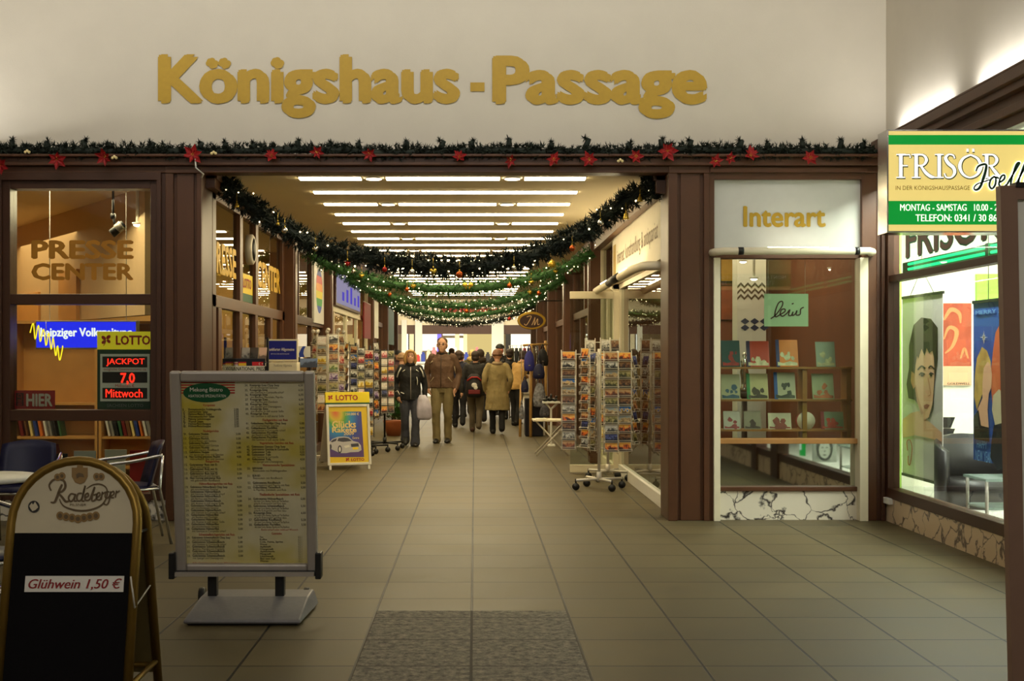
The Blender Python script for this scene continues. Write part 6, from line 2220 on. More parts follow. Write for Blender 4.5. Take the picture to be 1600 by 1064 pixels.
for k, (a_, c_, y0, y1, col, lb) in enumerate(((1126, 1150, 404, 440, (196, 150, 50), 'ochre board high in the art shop beside the white post'), (1126, 1150, 446, 500, (150, 84, 50), 'terracotta board low beside the white post in the art shop'),
                                        (1275, 1300, 448, 484, (200, 190, 170), 'pale framed sheet at the back of the art shop'), (1300, 1322, 440, 490, (50, 50, 44), 'dark framed print at the back of the art shop'),
                                        (1290, 1322, 493, 560, (84, 50, 70), 'violet brown wall hanging at the back of the art shop'))):
    Yk = 15.2
    t = wthing('framed_picture', lb, 'picture', w((a_ + c_) / 2, y1, Yk))
    MB().box(fx(a_, Yk), fx(c_, Yk), Yk, Yk + .03, fz(y1, Yk), fz(y0, Yk)).build('frame', M['wood2'], t)
    MB().box(fx(a_ + 1, Yk), fx(c_ - 1, Yk), Yk - .004, Yk, fz(y1 - 1, Yk), fz(y0 + 1, Yk)).build('sheet', mat('picture_sheet', col, .6, noise=.35, nscale=6), t)
struct(MB().box(fx(1271, 15.2), fx(1330, 15.2), 15.23, 15.30, 0, 3.17).build('wall_art_partition', M['brownwall']))
struct(MB().box(fx(1120, 15.2), fx(1151, 15.2), 15.23, 15.30, 0, 3.17).build('wall_art_partition', M['brownwall']))
for k, (a_, c_, lb) in enumerate(((1161, 409, 'near the white post'), (1178, 436, 'below the first, near the white post'), (1300, 421, 'over the dark framed print'))):
    Yk = 12.9
    zq = fz(c_, Yk)
    t = wthing('downlight', 'small glowing art shop spot ' + lb, 'downlight', (fx(a_, Yk), Yk, zq))
    MB().lathe([(.04, 0), (.05, .02)], 14, (fx(a_, Yk), Yk, zq)).tube([(fx(a_, Yk), Yk, zq + .02), (fx(a_, Yk), Yk, 3.17)], .015, 6).build('housing', M['white'], t)
    MB().ball((fx(a_, Yk), Yk, zq), .036, .036, .016).build('lens', M['spot'], t)

# ---------------------------------------------------------------- hairdresser's window
PW = Plane((XR + .018, 0, 0), (0, -1, 0), (0, 0, 1))
b, b2 = MB(), MB()
a0, a1 = PW.uv(1416, 404), PW.uv(1566, 340)
text_to(b2, PW, 'FRISÖR', a0[0], a0[1], a1[0], a0[1] + .36, off=.004, bold=.02, res=3)
text_to(b, PW, 'FRISÖR', a0[0] - .012, a0[1] - .012, a1[0] + .012, a0[1] + .372, off=.002, bold=.045, res=3)
t = wthing('window_lettering', 'brown FRISÖR letters with green edges on the hairdresser window below the light box', 'lettering', (XR, 9.5, 2.3))
b.build('green_edge', mat('letter_green', (24, 120, 78), .5), t)
b2.build('brown_letters', mat('letter_brown', (120, 92, 72), .5), t)
t = wthing('neon_tubes', 'two green neon tubes above the hairdresser window rail', 'neon sign', (XR + .06, 9.5, 2.28))
M['neon'] = emis('neon_green', (40, 255, 150), 2.2)
for z_, m_ in ((2.300, .012), (2.345, .012)):
    MB().tube([(XR + .07, 7.7, z_), (XR + .07, 9.32, z_)], m_, 8).build('neon_tube', M['neon'], t)
    MB().tube([(XR + .07, 9.40, z_), (XR + .07, 11.1, z_)], m_, 8).build('neon_tube', M['neon'], t)
b = MB().box(XR + .05, XR + .10, 9.33, 9.39, 2.26, 2.37).box(XR + .085, XR + .10, 7.68, 11.3, 2.262, 2.37)
b.build('tube_holder', mat('holder_green', (30, 120, 70), .4), t)
# banner with a dark-haired woman
Xb = 4.15
PB = Plane((Xb, 0, 0), (0, -1, 0), (0, 0, 1))
t = wthing('hanging_banner', 'grey photo banner of a dark-haired woman hanging in the hairdresser window', 'banner', (Xb, 11.0, .42))
u0, v1 = PB.uv(1410, 466)
u1, v0 = PB.uv(1473, 757)
MB().slab(PB, u0, u1, v0, v1, -.004, 0).build('sheet', mat('banner_grey', (212, 206, 200), .5), t)
MB().slab(PB, u0 - .01, u1 + .01, v1 - .01, v1 + .015, -.012, .008).slab(PB, u0 - .01, u1 + .01, v0 - .015, v0 + .01, -.012, .008).build('rail', M['black'], t)
MB().tube([PB.pt(u0 + .2, v1), PB.pt((u0 + u1) / 2, v1 + .25), PB.pt(u1 - .2, v1)], .003, 5).tube([PB.pt((u0 + u1) / 2, v1 + .25), PB.pt((u0 + u1) / 2, 3.23)], .003, 5).build('hanging_wire', M['black'], t)
q = lambda m, pts, off, nm: MB().ppoly(PB, pts, off).build(nm, m, t)
M['skinp'] = mat('print_skin', (238, 186, 150), .5, noise=.05, nscale=3)
M['skind'] = mat('print_skin_shade', (204, 142, 106), .5)
M['hairp'] = mat('print_hair', (44, 30, 28), .5, noise=.3, nscale=10)
q(mat('print_white_cloth', (226, 222, 220), .5), [(1411, 640), (1416, 632), (1424, 634), (1430, 650), (1420, 660), (1411, 660)], .002, 'printed_cloth')
q(M['skinp'], [(1411, 655), (1424, 645), (1437, 642), (1444, 652), (1456, 662), (1472, 676), (1472, 690), (1450, 684), (1430, 680), (1411, 684)], .003, 'printed_shoulder')
q(M['hairp'], [(1421, 540), (1428, 508), (1440, 496), (1455, 498), (1466, 512), (1466, 560), (1461, 600), (1459, 640), (1452, 655), (1430, 625), (1420, 622), (1417, 600), (1421, 575)], .004, 'printed_hair')
q(M['skinp'], [(1432, 560), (1437, 545), (1447, 536), (1455, 540), (1460, 556), (1461, 590), (1458, 630), (1452, 652), (1446, 656), (1438, 642), (1432, 618), (1430, 590)], .005, 'printed_face')
q(M['skind'], [(1425, 580), (1430, 584), (1431, 604), (1428, 608), (1424, 596)], .006, 'printed_ear')
b = MB()
b.ppoly(PB, [(1430, 532), (1440, 520), (1454, 522), (1464, 535), (1462, 566), (1458, 548), (1453, 552), (1449, 544), (1446, 556), (1441, 545), (1436, 560), (1434, 556), (1431, 575), (1429, 565)], .0065)
b.ribbon(PB, [(1435, 578), (1441, 572), (1447, 576)], 2.4, .0068).ribbon(PB, [(1452, 575), (1456, 572), (1461, 577)], 2.4, .0068)
b.ribbon(PB, [(1437, 586), (1441, 582.5), (1446, 585)], 2.2, .0068).ribbon(PB, [(1453, 585), (1456, 582.5), (1460, 585)], 2.0, .0068).pell(PB, 1442, 586, 2.2, 2.6, .007).pell(PB, 1456, 586, 1.8, 2.6, .007)
b.build('printed_fringe_and_eyes', M['hairp'], t)
b = MB().ppoly(PB, [(1444, 634), (1449, 631), (1454, 633), (1450, 639), (1446, 639)], .0068)
b.build('printed_lips', mat('print_lips', (160, 66, 60), .5), t)
b = MB().ribbon(PB, [(1451, 590), (1454, 606), (1455, 616), (1451, 619)], 1.6, .0066).ppoly(PB, [(1432, 600), (1436, 622), (1444, 645), (1441, 648), (1434, 628), (1431, 608)], .0066)
b.build('printed_shade', M['skind'], t)
b = MB().ribbon(PB, [(1419, 704), (1418, 690), (1423, 688), (1426, 702), (1423, 725), (1420, 724), (1420, 712)], 1.2, .006)
b.ppoly(PB, [(1462, 698), (1470, 700), (1470, 703), (1462, 701)], .006).ppoly(PB, [(1463, 705), (1471, 708), (1471, 711), (1463, 708)], .006)
b.build('printed_mark', mat('print_orange', (200, 90, 60), .5), t)
# red-brown photo poster on the end wall
Yg = 12.58
PG_ = front(Yg)
t = wthing('wall_poster', 'red-brown hair photo poster with cream foot on the salon end wall', 'poster', w(1500, 600, Yg))
MB().box(fx(1471, Yg), fx(1517, Yg), Yg - .012, Yg, fz(602, Yg), fz(474, Yg)).build('sheet', mat('poster_red_brown', (170, 74, 48), .5, noise=.4, nscale=3), t)
b = MB()
for pts, wd in (([(1474, 500), (1485, 484), (1498, 490), (1500, 505)], [3, 7, 6, 2]), ([(1474, 530), (1482, 512), (1494, 518), (1488, 540), (1476, 552)], [2, 5, 7, 5, 2]), ([(1500, 560), (1506, 545), (1512, 560)], [2, 5, 2])):
    b.ribbon(PG_, pts, wd, .014)
b.build('printed_locks', mat('print_orange_hair', (222, 140, 90), .5), t)
MB().box(fx(1471, Yg), fx(1517, Yg), Yg - .015, Yg - .012, fz(602, Yg), fz(572, Yg)).build('cream_foot', mat('print_peach', (226, 176, 140), .5), t)
b = MB()
text_px(b, PG_, 'GOLDWELL', 1479, 597.5, 1515, 601, off=.017, bold=.02)
b.build('lettering', M['ink'], t)
# blue christmas banner
t = wthing('hanging_banner', 'blue MERRY X-MAS banner with a blonde woman in the hairdresser window', 'banner', (Xb, 9.4, .4))
u0, v1 = PB.uv(1521, 473)
u1, v0 = PB.uv(1596, 735)
v0 = .66
MB().slab(PB, u0, u1, v0, v1, -.004, 0).build('sheet', mat('banner_blue', (40, 84, 168), .5, noise=.25, nscale=2), t)
MB().slab(PB, u0 - .01, u1 + .01, v1 - .01, v1 + .015, -.012, .008).build('rail', M['black'], t)
MB().tube([PB.pt(u0 + .3, v1), PB.pt(u0 + .3, 3.23)], .003, 5).tube([PB.pt(u1 - .3, v1), PB.pt(u1 - .3, 3.23)], .003, 5).build('hanging_wire', M['black'], t)
b = MB()
text_px(b, PB, 'MERRY X-MAS', 1525, 479, 1594, 492, off=.004, bold=.03)
text_px(b, PB, 'HAPPY', 1527, 690, 1543, 699, off=.004, bold=.02)
text_px(b, PB, 'NEW YEAR', 1525, 707, 1550, 719, off=.004, bold=.02)
b.build('lettering', mat('banner_pale_blue', (120, 170, 220), .5), t)
b = MB()
for k in range(8):
    a_ = PI * k / 4
    L_ = 11 if k % 2 == 0 else 6
    c_, s_ = math.cos(a_), math.sin(a_)
    b.ppoly(PB, [(1538 + 1.2 * s_, 527 - 1.2 * c_), (1538 + L_ * c_ * .6, 527 + L_ * s_), (1538 - 1.2 * s_, 527 + 1.2 * c_)], .004)
b.build('printed_star', M['white'], t)
q(mat('print_orange_cloth', (214, 110, 66), .5), [(1556, 520), (1566, 500), (1575, 492), (1596, 490), (1596, 600), (1568, 640), (1552, 640), (1548, 590), (1552, 550)], .003, 'printed_red_cloth')
q(mat('print_blond', (206, 170, 90), .5, noise=.3, nscale=8), [(1524, 585), (1527, 560), (1535, 542), (1543, 548), (1549, 566), (1548, 600), (1540, 606), (1534, 620), (1527, 640), (1523, 620)], .004, 'printed_blond_hair')
q(M['skinp'], [(1538, 575), (1544, 565), (1549, 570), (1551, 585), (1550, 605), (1546, 615), (1544, 640), (1546, 670), (1530, 672), (1528, 640), (1536, 622), (1536, 600)], .005, 'printed_profile')
q(M['ink'], [(1523, 650), (1530, 640), (1534, 665), (1546, 668), (1547, 690), (1523, 686)], .006, 'printed_black_dress')
q(mat('print_pale_hair', (220, 206, 170), .5), [(1551, 640), (1553, 618), (1562, 608), (1571, 616), (1574, 640), (1570, 660), (1556, 664)], .006, 'printed_pale_head')
q(mat('print_night', (24, 24, 40), .5), [(1550, 690), (1554, 664), (1572, 660), (1590, 680), (1596, 720), (1560, 735), (1548, 715)], .005, 'printed_dark_coat')
# furniture of the salon
M['leather'] = mat('black_leather', (30, 28, 30), .4, noise=.1)
Xs = 4.75
xx = fx(1527, 10.9)
t = wthing('armchair', 'black tub armchair in the hairdresser window behind the blue banner', 'armchair', (xx, 10.9, .2))
b = MB().rings([((xx, 10.9, .22), (.30, 0, 0), (0, .30, 0)), ((xx, 10.9, .36), (.33, 0, 0), (0, .33, 0)), ((xx, 10.9, .44), (.30, 0, 0), (0, .30, 0))])
b.build('seat', M['leather'], t)
b = MB()
vs, fs = [], []
for th in (.30, .36):
    for j in range(2):
        for i in range(15):
            a_ = math.radians(-20 + 220 * i / 14)
            vs.append((xx + th * math.cos(a_), 10.9 + th * math.sin(a_), (.24, .72 + .10 * math.sin(max(0, a_)) )[j]))
for i in range(14):
    fs += [(i, 15 + i, 16 + i, i + 1), (30 + i, 31 + i, 46 + i, 45 + i), (15 + i, 45 + i, 46 + i, 16 + i), (i, i + 1, 31 + i, 30 + i)]
fs += [(0, 30, 45, 15), (14, 29, 59, 44)]
b.add(vs, fs, True)
b.build('backrest', M['leather'], t)
xx, Yk = fx(1556, 9.75), 9.75
t = wthing('side_table', 'small glass side table beside the black armchair in the hairdresser window', 'table', (xx, Yk, .2))
zt_ = fz(746, Yk)
M['tglass'] = mat('green_glass', (170, 196, 186), .08, alpha=.45)
MB().box(xx - .14, xx + .22, Yk - .15, Yk + .3, zt_ - .02, zt_).build('glass_top', M['tglass'], t)
MB().box(xx - .12, xx + .20, Yk - .12, Yk + .28, .32, .335).build('glass_shelf', M['tglass'], t)
for a_ in (-.12, .2):
    for c_ in (-.12, .26):
        MB().tube([(xx + a_, Yk + c_, .2), (xx + a_, Yk + c_, zt_ - .02)], .014, 8).build('leg', M['alu'], t)
xx, Yk = fx(1478, 12.0), 12.0
t = wthing('magazine_holder', 'black stepped magazine holder beside the woman banner in the salon', 'magazine holder', (xx, Yk, .2))
for k in range(5):
    z_ = fz(740 - k * 18, Yk)
    MB().add([(xx - .08, Yk, z_), (xx + .05, Yk, z_), (xx + .09, Yk, z_ + .10), (xx - .04, Yk, z_ + .10), (xx - .08, Yk + .02, z_), (xx + .05, Yk + .02, z_), (xx + .09, Yk + .02, z_ + .10), (xx - .04, Yk + .02, z_ + .10)],
             [(0, 1, 2, 3), (7, 6, 5, 4), (1, 5, 6, 2), (3, 7, 4, 0), (2, 6, 7, 3), (0, 4, 5, 1)]).build('pocket', M['black'], t)
MB().box(xx - .06, xx + .06, Yk + .03, Yk + .06, .2, fz(652, Yk)).build('upright', M['alu'], t)
tag(MB().box(fx(1527, 12.55), fx(1568, 12.55), 12.56, 12.6, fz(470, 12.55), fz(428, 12.55)).build('wall_panel', M['lime']), 'lime green painted field high on the salon end wall', 'wall panel')
# grey portrait leaning in the window, seen in the mirror under the Interart shelf
xx, Yk = 3.96, 8.8
t = wthing('portrait_print', 'grey portrait of a face standing in the salon window, seen in the mirror', 'poster', (xx, Yk, .31))
PP_ = Plane((xx + .22, Yk, .0), (-1, 0, 0), (0, 0, 1))
MB().slab(PP_, 0, .28, .30, .62, -.006, 0).build('sheet', mat('portrait_grey', (150, 154, 148), .5), t)
b = MB()
el = lambda cx, cy, rx, ry, off, n=24: b.poly(PP_, [(cx + rx * math.cos(2 * PI * i / n), cy + ry * math.sin(2 * PI * i / n)) for i in range(n)], off)
el(.14, .455, .095, .14, .002)
b.build('printed_hair', mat('portrait_dark', (44, 48, 46), .5), t)
b = MB()
el(.14, .445, .066, .10, .003)
b.build('printed_face', mat('portrait_pale', (176, 180, 172), .5), t)
b = MB()
el(.115, .47, .014, .006, .004)
el(.165, .47, .014, .006, .004)
el(.14, .385, .02, .007, .004)
el(.14, .43, .010, .006, .004)
b.build('printed_features', mat('portrait_mid', (52, 56, 54), .5), t)
t = wthing('light_sign', 'small upright green lit sign in the salon window, seen in the mirror', 'sign', (3.99, 7.95, .34))
MB().box(3.985, 4.03, 7.90, 8.02, .31, .92).build('housing', emis('green_lit', (10, 200, 80), .9), t)
PZ_ = Plane((3.98, 8.021, 0), (-1, 0, 0), (0, 0, 1))
MB().box(3.98, 3.984, 7.92, 8.0, .38, .86).build('white_marks', emis('white_lit_mark', (240, 255, 245), 1.0), t)
t = wthing('wall_socket', 'small white box low on the corner where the hairdresser marble begins', 'wall box', (XR - .04, 11.3, .19))
MB().box(XR - .06, XR - .02, 11.25, 11.40, .17, .225).build('cover', M['white'], t, bevel=.004)
# ---------------------------------------------------------------- people
PEND = []


def fleshed(b, name, m, parent, voxel, disp=0.0, sm=4, dscale=.16):
    o = b.build(name, m, parent)
    r = o.modifiers.new('remesh', 'REMESH')
    r.mode = 'VOXEL'
    r.voxel_size = voxel
    r.use_smooth_shade = True
    s_ = o.modifiers.new('smooth', 'SMOOTH')
    s_.iterations = sm
    s_.factor = .5
    if disp:
        tx = bpy.data.textures.get('folds%d' % int(dscale * 100)) or bpy.data.textures.new('folds%d' % int(dscale * 100), 'CLOUDS')
        tx.noise_scale = dscale
        d = o.modifiers.new('folds', 'DISPLACE')
        d.texture = tx
        d.strength = disp
        d.mid_level = .5
        d.texture_coords = 'LOCAL'
    PEND.append(o)
    return o


def limb(b, pts, rad, n=12):
    p, r = cr([tuple(q) for q in pts], rad, 5)
    b.tube(p, r, n)
    for c, q in ((pts[0], rad[0]), (pts[-1], rad[-1])):
        b.ball(c, q * .98, n=12, m=8)


M['skin'] = mat('skin', (214, 164, 132), .5, noise=.05, nscale=14)
M['skinred'] = mat('skin_flushed', (206, 120, 90), .5, noise=.05, nscale=14)
M['eye'] = mat('eye_dark', (30, 24, 22), .3)
M['lip'] = mat('lip', (170, 92, 82), .5)


def person(label, px, Y, h, rz, top, legs, shoes=(24, 20, 18), hem=.88, skirt=0.0, stride=.25, arms='down', lean=0.0, hair=('cap', (60, 44, 32)), turn=0.0, vox=.012, bulk=1.0, skin='skin', lift=True, flare=0.0, twist=1):
    k = h / 1.75
    t = thing('person', label, 'person', (fx(px, Y), Y, 0), rz)
    sc_ = Matrix.Diagonal((k, k, k, 1))
    sy = lambda z: -lean * max(0, z - .95)             # bend from the hip, forward is -y
    P_ = lambda x, y, z: (x, y + sy(z), z)
    hip = {1: P_(.095, 0, .93), -1: P_(-.095, 0, .93)}
    s2 = stride / 2
    # twist: which leg is ahead
    ank, kne = {}, {}
    for s_ in (1, -1):
        if s_ == twist:
            ank[s_], kne[s_] = (.085 * s_, -s2, .085), (.095 * s_, -s2 * .75 - .02, .50)
        else:
            up = .10 * min(1, stride / .3) if lift else 0.0
            ank[s_], kne[s_] = (.085 * s_, s2 + .04 * min(1, stride / .3), .085 + up * .9), (.095 * s_, s2 * .25 - .02, .49)
    sho = {1: P_(.185 * bulk, .01, 1.425), -1: P_(-.185 * bulk, .01, 1.425)}
    elb, wri, hnd = {}, {}, {}
    A = arms if isinstance(arms, dict) else {1: arms, -1: arms}
    for s_ in (1, -1):
        m_ = A[s_]
        sx = sho[s_]
        if m_ == 'down':
            sw = .10 * (1 if s_ != twist else -1) * min(1, stride / .3)
            elb[s_] = (s_ * .265 * bulk, sx[1] + .03 - sw * .3, 1.13)
            wri[s_] = (s_ * .27 * bulk, sx[1] - .02 - sw, .89)
            hnd[s_] = (0, -.10, -1)
        elif m_ == 'pocket':
            elb[s_] = (s_ * .262 * bulk, sx[1] + .07, 1.14)
            wri[s_] = (s_ * .235 * bulk, sx[1] - .06, .93)
            hnd[s_] = (-s_ * .35, -.2, -1)
        elif m_ == 'front':
            elb[s_] = (s_ * .25 * bulk, sx[1] - .02, 1.15)
            wri[s_] = (s_ * .12, sx[1] - .28, 1.10)
            hnd[s_] = (-s_ * .5, -1, .1)
        else:                                              # reach
            elb[s_] = (s_ * .24 * bulk, sx[1] - .18, 1.22)
            wri[s_] = (s_ * .18, sx[1] - .42, 1.14)
            hnd[s_] = (0, -1, -.1)
    # ---- body: one surface
    b = MB()
    b.M = sc_
    hc = Vector(P_(0, -.02, 1.635))
    for c, rx, ry, rz_ in ((hc + Vector((0, .018, .028)), .083, .100, .100), (hc + Vector((0, -.022, -.035)), .070, .082, .088), (hc + Vector((0, -.050, -.095)), .040, .040, .032)):
        b.ball(c, rx, ry, rz_, 18, 12)
    b.rings([(hc + Vector((0, -.082, .015)), (.008, 0, 0), (0, .012, .0)), (hc + Vector((0, -.094, -.018)), (.012, 0, 0), (0, .016, 0)), (hc + Vector((0, -.084, -.032)), (.016, 0, 0), (0, .012, 0))])
    for s_ in (1, -1):
        b.ball(hc + Vector((.086 * s_, .012, -.008)), .011, .020, .032, 10, 8)
    limb(b, [P_(0, .02, 1.40), P_(0, .012, 1.50), hc + Vector((0, .015, -.06))], [.065, .055, .055])
    b.rings([(P_(0, 0, .88), (.13, 0, 0), (0, .09, 0)), (P_(0, 0, 1.0), (.14, 0, 0), (0, .095, 0)), (P_(0, 0, 1.12), (.125, 0, 0), (0, .085, 0)), (P_(0, 0, 1.3), (.15, 0, 0), (0, .10, 0)), (P_(0, .01, 1.43), (.13, 0, 0), (0, .075, 0))])
    for s_ in (1, -1):
        limb(b, [sho[s_], elb[s_], wri[s_]], [.05, .038, .027])
        d = Vector(hnd[s_]).normalized()
        wv = Vector(wri[s_])
        pc = wv + d * .05
        side = d.cross(Vector((s_, 0, 0.001)))
        if side.length < .2:
            side = Vector((0, -1, 0))
        side.normalize()                               # across the knuckles
        nrm = d.cross(side).normalized()
        limb(b, [wv, pc, wv + d * .085], [.026, .034, .030], 10)
        b.ball(pc + side * .012, .030, .030, .030, 8, 6)
        b.ball(pc - side * .012, .030, .030, .030, 8, 6)
        for f, (off, ln) in enumerate(((.030, .068), (.010, .078), (-.010, .072), (-.029, .055))):
            root = wv + d * .085 + side * off
            cu = -s_ * .018
            limb(b, [root, root + d * ln * .5 + nrm * cu * .4, root + d * ln * .95 + nrm * cu * 1.6], [.0100, .0094, .0084], 8)
        root = wv + d * .03 + side * .028
        limb(b, [root, root + d * .03 + side * .026, root + d * .062 + side * .030], [.012, .011, .009], 8)
        limb(b, [hip[s_], kne[s_], ank[s_]], [.075, .052, .038])
    body = fleshed(b, 'body', M[skin], t, vox * .75, sm=3)
    # ---- face
    f = MB()
    f.M = sc_
    for s_ in (1, -1):
        f.ball(hc + Vector((.031 * s_, -.086, .008)), .012, .010, .009, 8, 6)
        f.rings([(hc + Vector((.014 * s_, -.088, .030)), (.002, 0, 0), (0, .003, .003)), (hc + Vector((.030 * s_, -.087, .035)), (.002, 0, 0), (0, .004, .005)), (hc + Vector((.046 * s_, -.077, .028)), (.002, 0, 0), (0, .003, .003))])
    f.build('eyes', M['eye'], t)
    f = MB()
    f.M = sc_
    f.ball(hc + Vector((0, -.089, -.055)), .024, .008, .008, 10, 6)
    f.build('mouth', M['lip'], t)
    # ---- trousers and shoes
    b = MB()
    b.M = sc_
    b.rings([(P_(0, 0, .84), (.15, 0, 0), (0, .105, 0)), (P_(0, 0, .95), (.172 * bulk, 0, 0), (0, .12, 0)), (P_(0, 0, 1.04), (.16 * bulk, 0, 0), (0, .115, 0))])
    for s_ in (1, -1):
        a_ = Vector(ank[s_])
        low = a_ + Vector((0, .0, -.035))
        limb(b, [hip[s_], ((hip[s_][0] + kne[s_][0]) / 2, (hip[s_][1] + kne[s_][1]) / 2, .72), kne[s_], (Vector(kne[s_]) + a_) / 2 + Vector((0, .012, 0)), low], [.105 * bulk, .096, .076, .068 + flare * .4, .066 + flare])
    fleshed(b, 'trousers', legs, t, vox, .022, 4, .13)
    sm_ = mat('shoe_leather', shoes, .45, noise=.1)
    for s_ in (1, -1):
        b = MB()
        a_ = Vector(ank[s_])
        pit = .55 if (s_ != twist and lift and stride > .15) else 0.0
        b.M = sc_ @ Matrix.Translation(a_ + Vector((0, 0, -.085))) @ Matrix.Translation((0, -.12, 0)) @ Matrix.Rotation(pit, 4, 'X') @ Matrix.Translation((0, .12, 0))
        if pit:
            b.M = Matrix.Translation((0, 0, -.002)) @ b.M
        b.rings([((0, .075, .045), (.03, 0, 0), (0, 0, .035)), ((0, .06, .05), (.042, 0, 0), (0, 0, .05)), ((0, 0, .052), (.043, 0, 0), (0, 0, .052)), ((0, -.08, .038), (.048, 0, 0), (0, 0, .037)), ((0, -.15, .028), (.044, 0, 0), (0, 0, .027)), ((0, -.185, .022), (.022, 0, 0), (0, 0, .018))])
        b.build('shoe', sm_, t)
    # ---- jacket or coat
    b = MB()
    b.M = sc_
    B_ = bulk
    rows = [(P_(0, .0, hem), (.205 * B_ + skirt, 0, 0), (0, .145 + skirt * .7, 0))]
    if hem < .8:
        rows.append((P_(0, 0, .80), (.205 * B_ + skirt * .4, 0, 0), (0, .145 + skirt * .3, 0)))
    rows += [(P_(0, 0, max(hem + .06, .97)), (.205 * B_, 0, 0), (0, .142, 0)), (P_(0, 0, 1.12), (.192 * B_, 0, 0), (0, .135, 0)), (P_(0, 0, 1.28), (.205 * B_, 0, 0), (0, .142, 0)), (P_(0, .005, 1.40), (.195 * B_, 0, 0), (0, .118, 0)), (P_(0, .01, 1.465), (.12, 0, 0), (0, .085, 0)), (P_(0, .015, 1.50), (.075, 0, 0), (0, .07, 0))]
    b.rings(rows)
    for s_ in (1, -1):
        wv = Vector(wri[s_]) + Vector(hnd[s_]).normalized() * .012
        limb(b, [Vector(sho[s_]) - Vector((.02 * s_, 0, 0)), (Vector(sho[s_]) + Vector(elb[s_])) / 2 + Vector((.012 * s_, 0, 0)), elb[s_], (Vector(elb[s_]) + wv) / 2, wv], [.074, .066, .059, .054, .047])
    fleshed(b, 'jacket', top, t, vox, .030, 5, .12)
    # collar
    b = MB()
    b.M = sc_
    pts = [P_(.078 * math.cos(2 * PI * i / 20), .010 + .072 * math.sin(2 * PI * i / 20), 1.50 - .012 * math.sin(2 * PI * i / 20)) for i in range(20)]
    b.tube(pts, .020, 8, True)
    b.build('collar', top, t)
    # ---- hair / hat
    kind, hcol = hair
    hm = mat('hair_or_hat', hcol, .65, noise=.3, nscale=30)
    b = MB()
    b.M = sc_
    if kind == 'bob':
        b.ball(hc + Vector((0, .050, .040)), .102, .104, .098, 18, 12)
        b.ball(hc + Vector((0, .052, -.03)), .104, .085, .11, 16, 10)
        for s_ in (1, -1):
            limb(b, [hc + Vector((.05 * s_, -.06, .098)), hc + Vector((.098 * s_, -.035, .02)), hc + Vector((.098 * s_, -.020, -.07)), hc + Vector((.086 * s_, .0, -.125))], [.022, .026, .026, .016])
        limb(b, [hc + Vector((-.05, -.065, .092)), hc + Vector((0, -.070, .106)), hc + Vector((.05, -.065, .092))], [.02, .022, .02])
        fleshed(b, 'hair', hm, t, vox * .7, .008, 2, .03)
    elif kind == 'short':
        b.ball(hc + Vector((0, .034, .056)), .091, .096, .080, 18, 12)
        b.ball(hc + Vector((0, .05, -.01)), .090, .075, .08, 16, 10)
        fleshed(b, 'hair', hm, t, vox * .7, .005, 2, .03)
    elif kind == 'cap':
        b.ball(hc + Vector((0, .024, .044)), .097, .112, .094, 18, 12)
        b.ball(hc + Vector((0, .05, -.02)), .092, .080, .08, 16, 10)
        fleshed(b, 'hair', hm, t, vox * .7, .006, 2, .03)
    elif kind == 'hat':
        b.lathe([(.106, .0), (.112, .01), (.106, .05), (.08, .085), (.045, .108), (.01, .114)], 18, hc + Vector((0, .014, .02)))
        b.ball(hc + Vector((0, -.075, .03)), .07, .05, .012, 14, 6)
        fleshed(b, 'hat', hm, t, vox * .7, 0, 2)
        b = MB()
        b.M = sc_
        b.ball(hc + Vector((0, .045, -.02)), .080, .070, .07, 16, 10)
        b.build('hair', mat('grey_hair', (110, 96, 84), .7, noise=.2), t)
    elif kind == 'hood':
        b.ball(hc + Vector((0, .03, .02)), .108, .118, .116, 18, 12)
        limb(b, [hc + Vector((-.09, .06, -.12)), hc + Vector((0, .12, -.13)), hc + Vector((.09, .06, -.12))], [.06, .07, .06])
        fleshed(b, 'hood', hm, t, vox * .8, .012, 3, .08)
    elif kind == 'beanie':
        b.ball(hc + Vector((0, .014, .050)), .104, .118, .098, 18, 12)
        pts = [hc + Vector((.103 * math.cos(2 * PI * i / 20), .014 + .116 * math.sin(2 * PI * i / 20), .030)) for i in range(20)]
        b.tube(pts, .016, 8, True)
        fleshed(b, 'beanie', hm, t, vox * .7, 0, 2)
    return t, k, hc * k, {s_: Vector(wri[s_]) * k for s_ in (1, -1)}


cl = lambda nm, c_, n_=.12: mat(nm, c_, .75, noise=n_, nscale=9, bump=.25, bscale=26)
# the couple
wom, kw, hcw, wr = person('blonde woman in a black jacket and flared jeans walking beside the tall man', 641, 21.2, 1.635, .10, cl('black_jacket', (24, 24, 26)), cl('grey_blue_jeans', (62, 64, 76), .25), hem=.84, stride=.16, arms={1: 'down', -1: 'pocket'}, hair=('bob', (206, 164, 100)), vox=.009, flare=.022, bulk=1.0)
M['whitetrim'] = mat('white_trim', (220, 216, 206), .6)
b = MB()
b.M = Matrix.Diagonal((kw, kw, kw, 1))
for s_ in (1, -1):
    b.tube([(s_ * .17, -.085, 1.44), (s_ * .215, -.085, 1.36), (s_ * .245, -.075, 1.26)], .012, 6)
    b.tube([(s_ * .10, -.125, 1.40), (s_ * .15, -.125, 1.365)], .008, 6)
b.tube([(.11, -.155, 1.27), (.125, -.158, 1.2), (.12, -.16, 1.12)], .007, 6)
b.tube([(-.18, -.145, .99), (-.12, -.158, .965)], .008, 6).tube([(-.27, -.08, 1.0), (-.24, -.12, 1.02), (-.20, -.14, .95)], .008, 6)
b.build('white_trim', M['whitetrim'], wom)
MB().tube([(0, -.165 * kw, .86 * kw), (0, -.168 * kw, 1.12 * kw), (0, -.16 * kw, 1.3 * kw), (0, -.11 * kw, 1.45 * kw)], .006, 6).build('zip', M['alu'], wom)
b = MB()
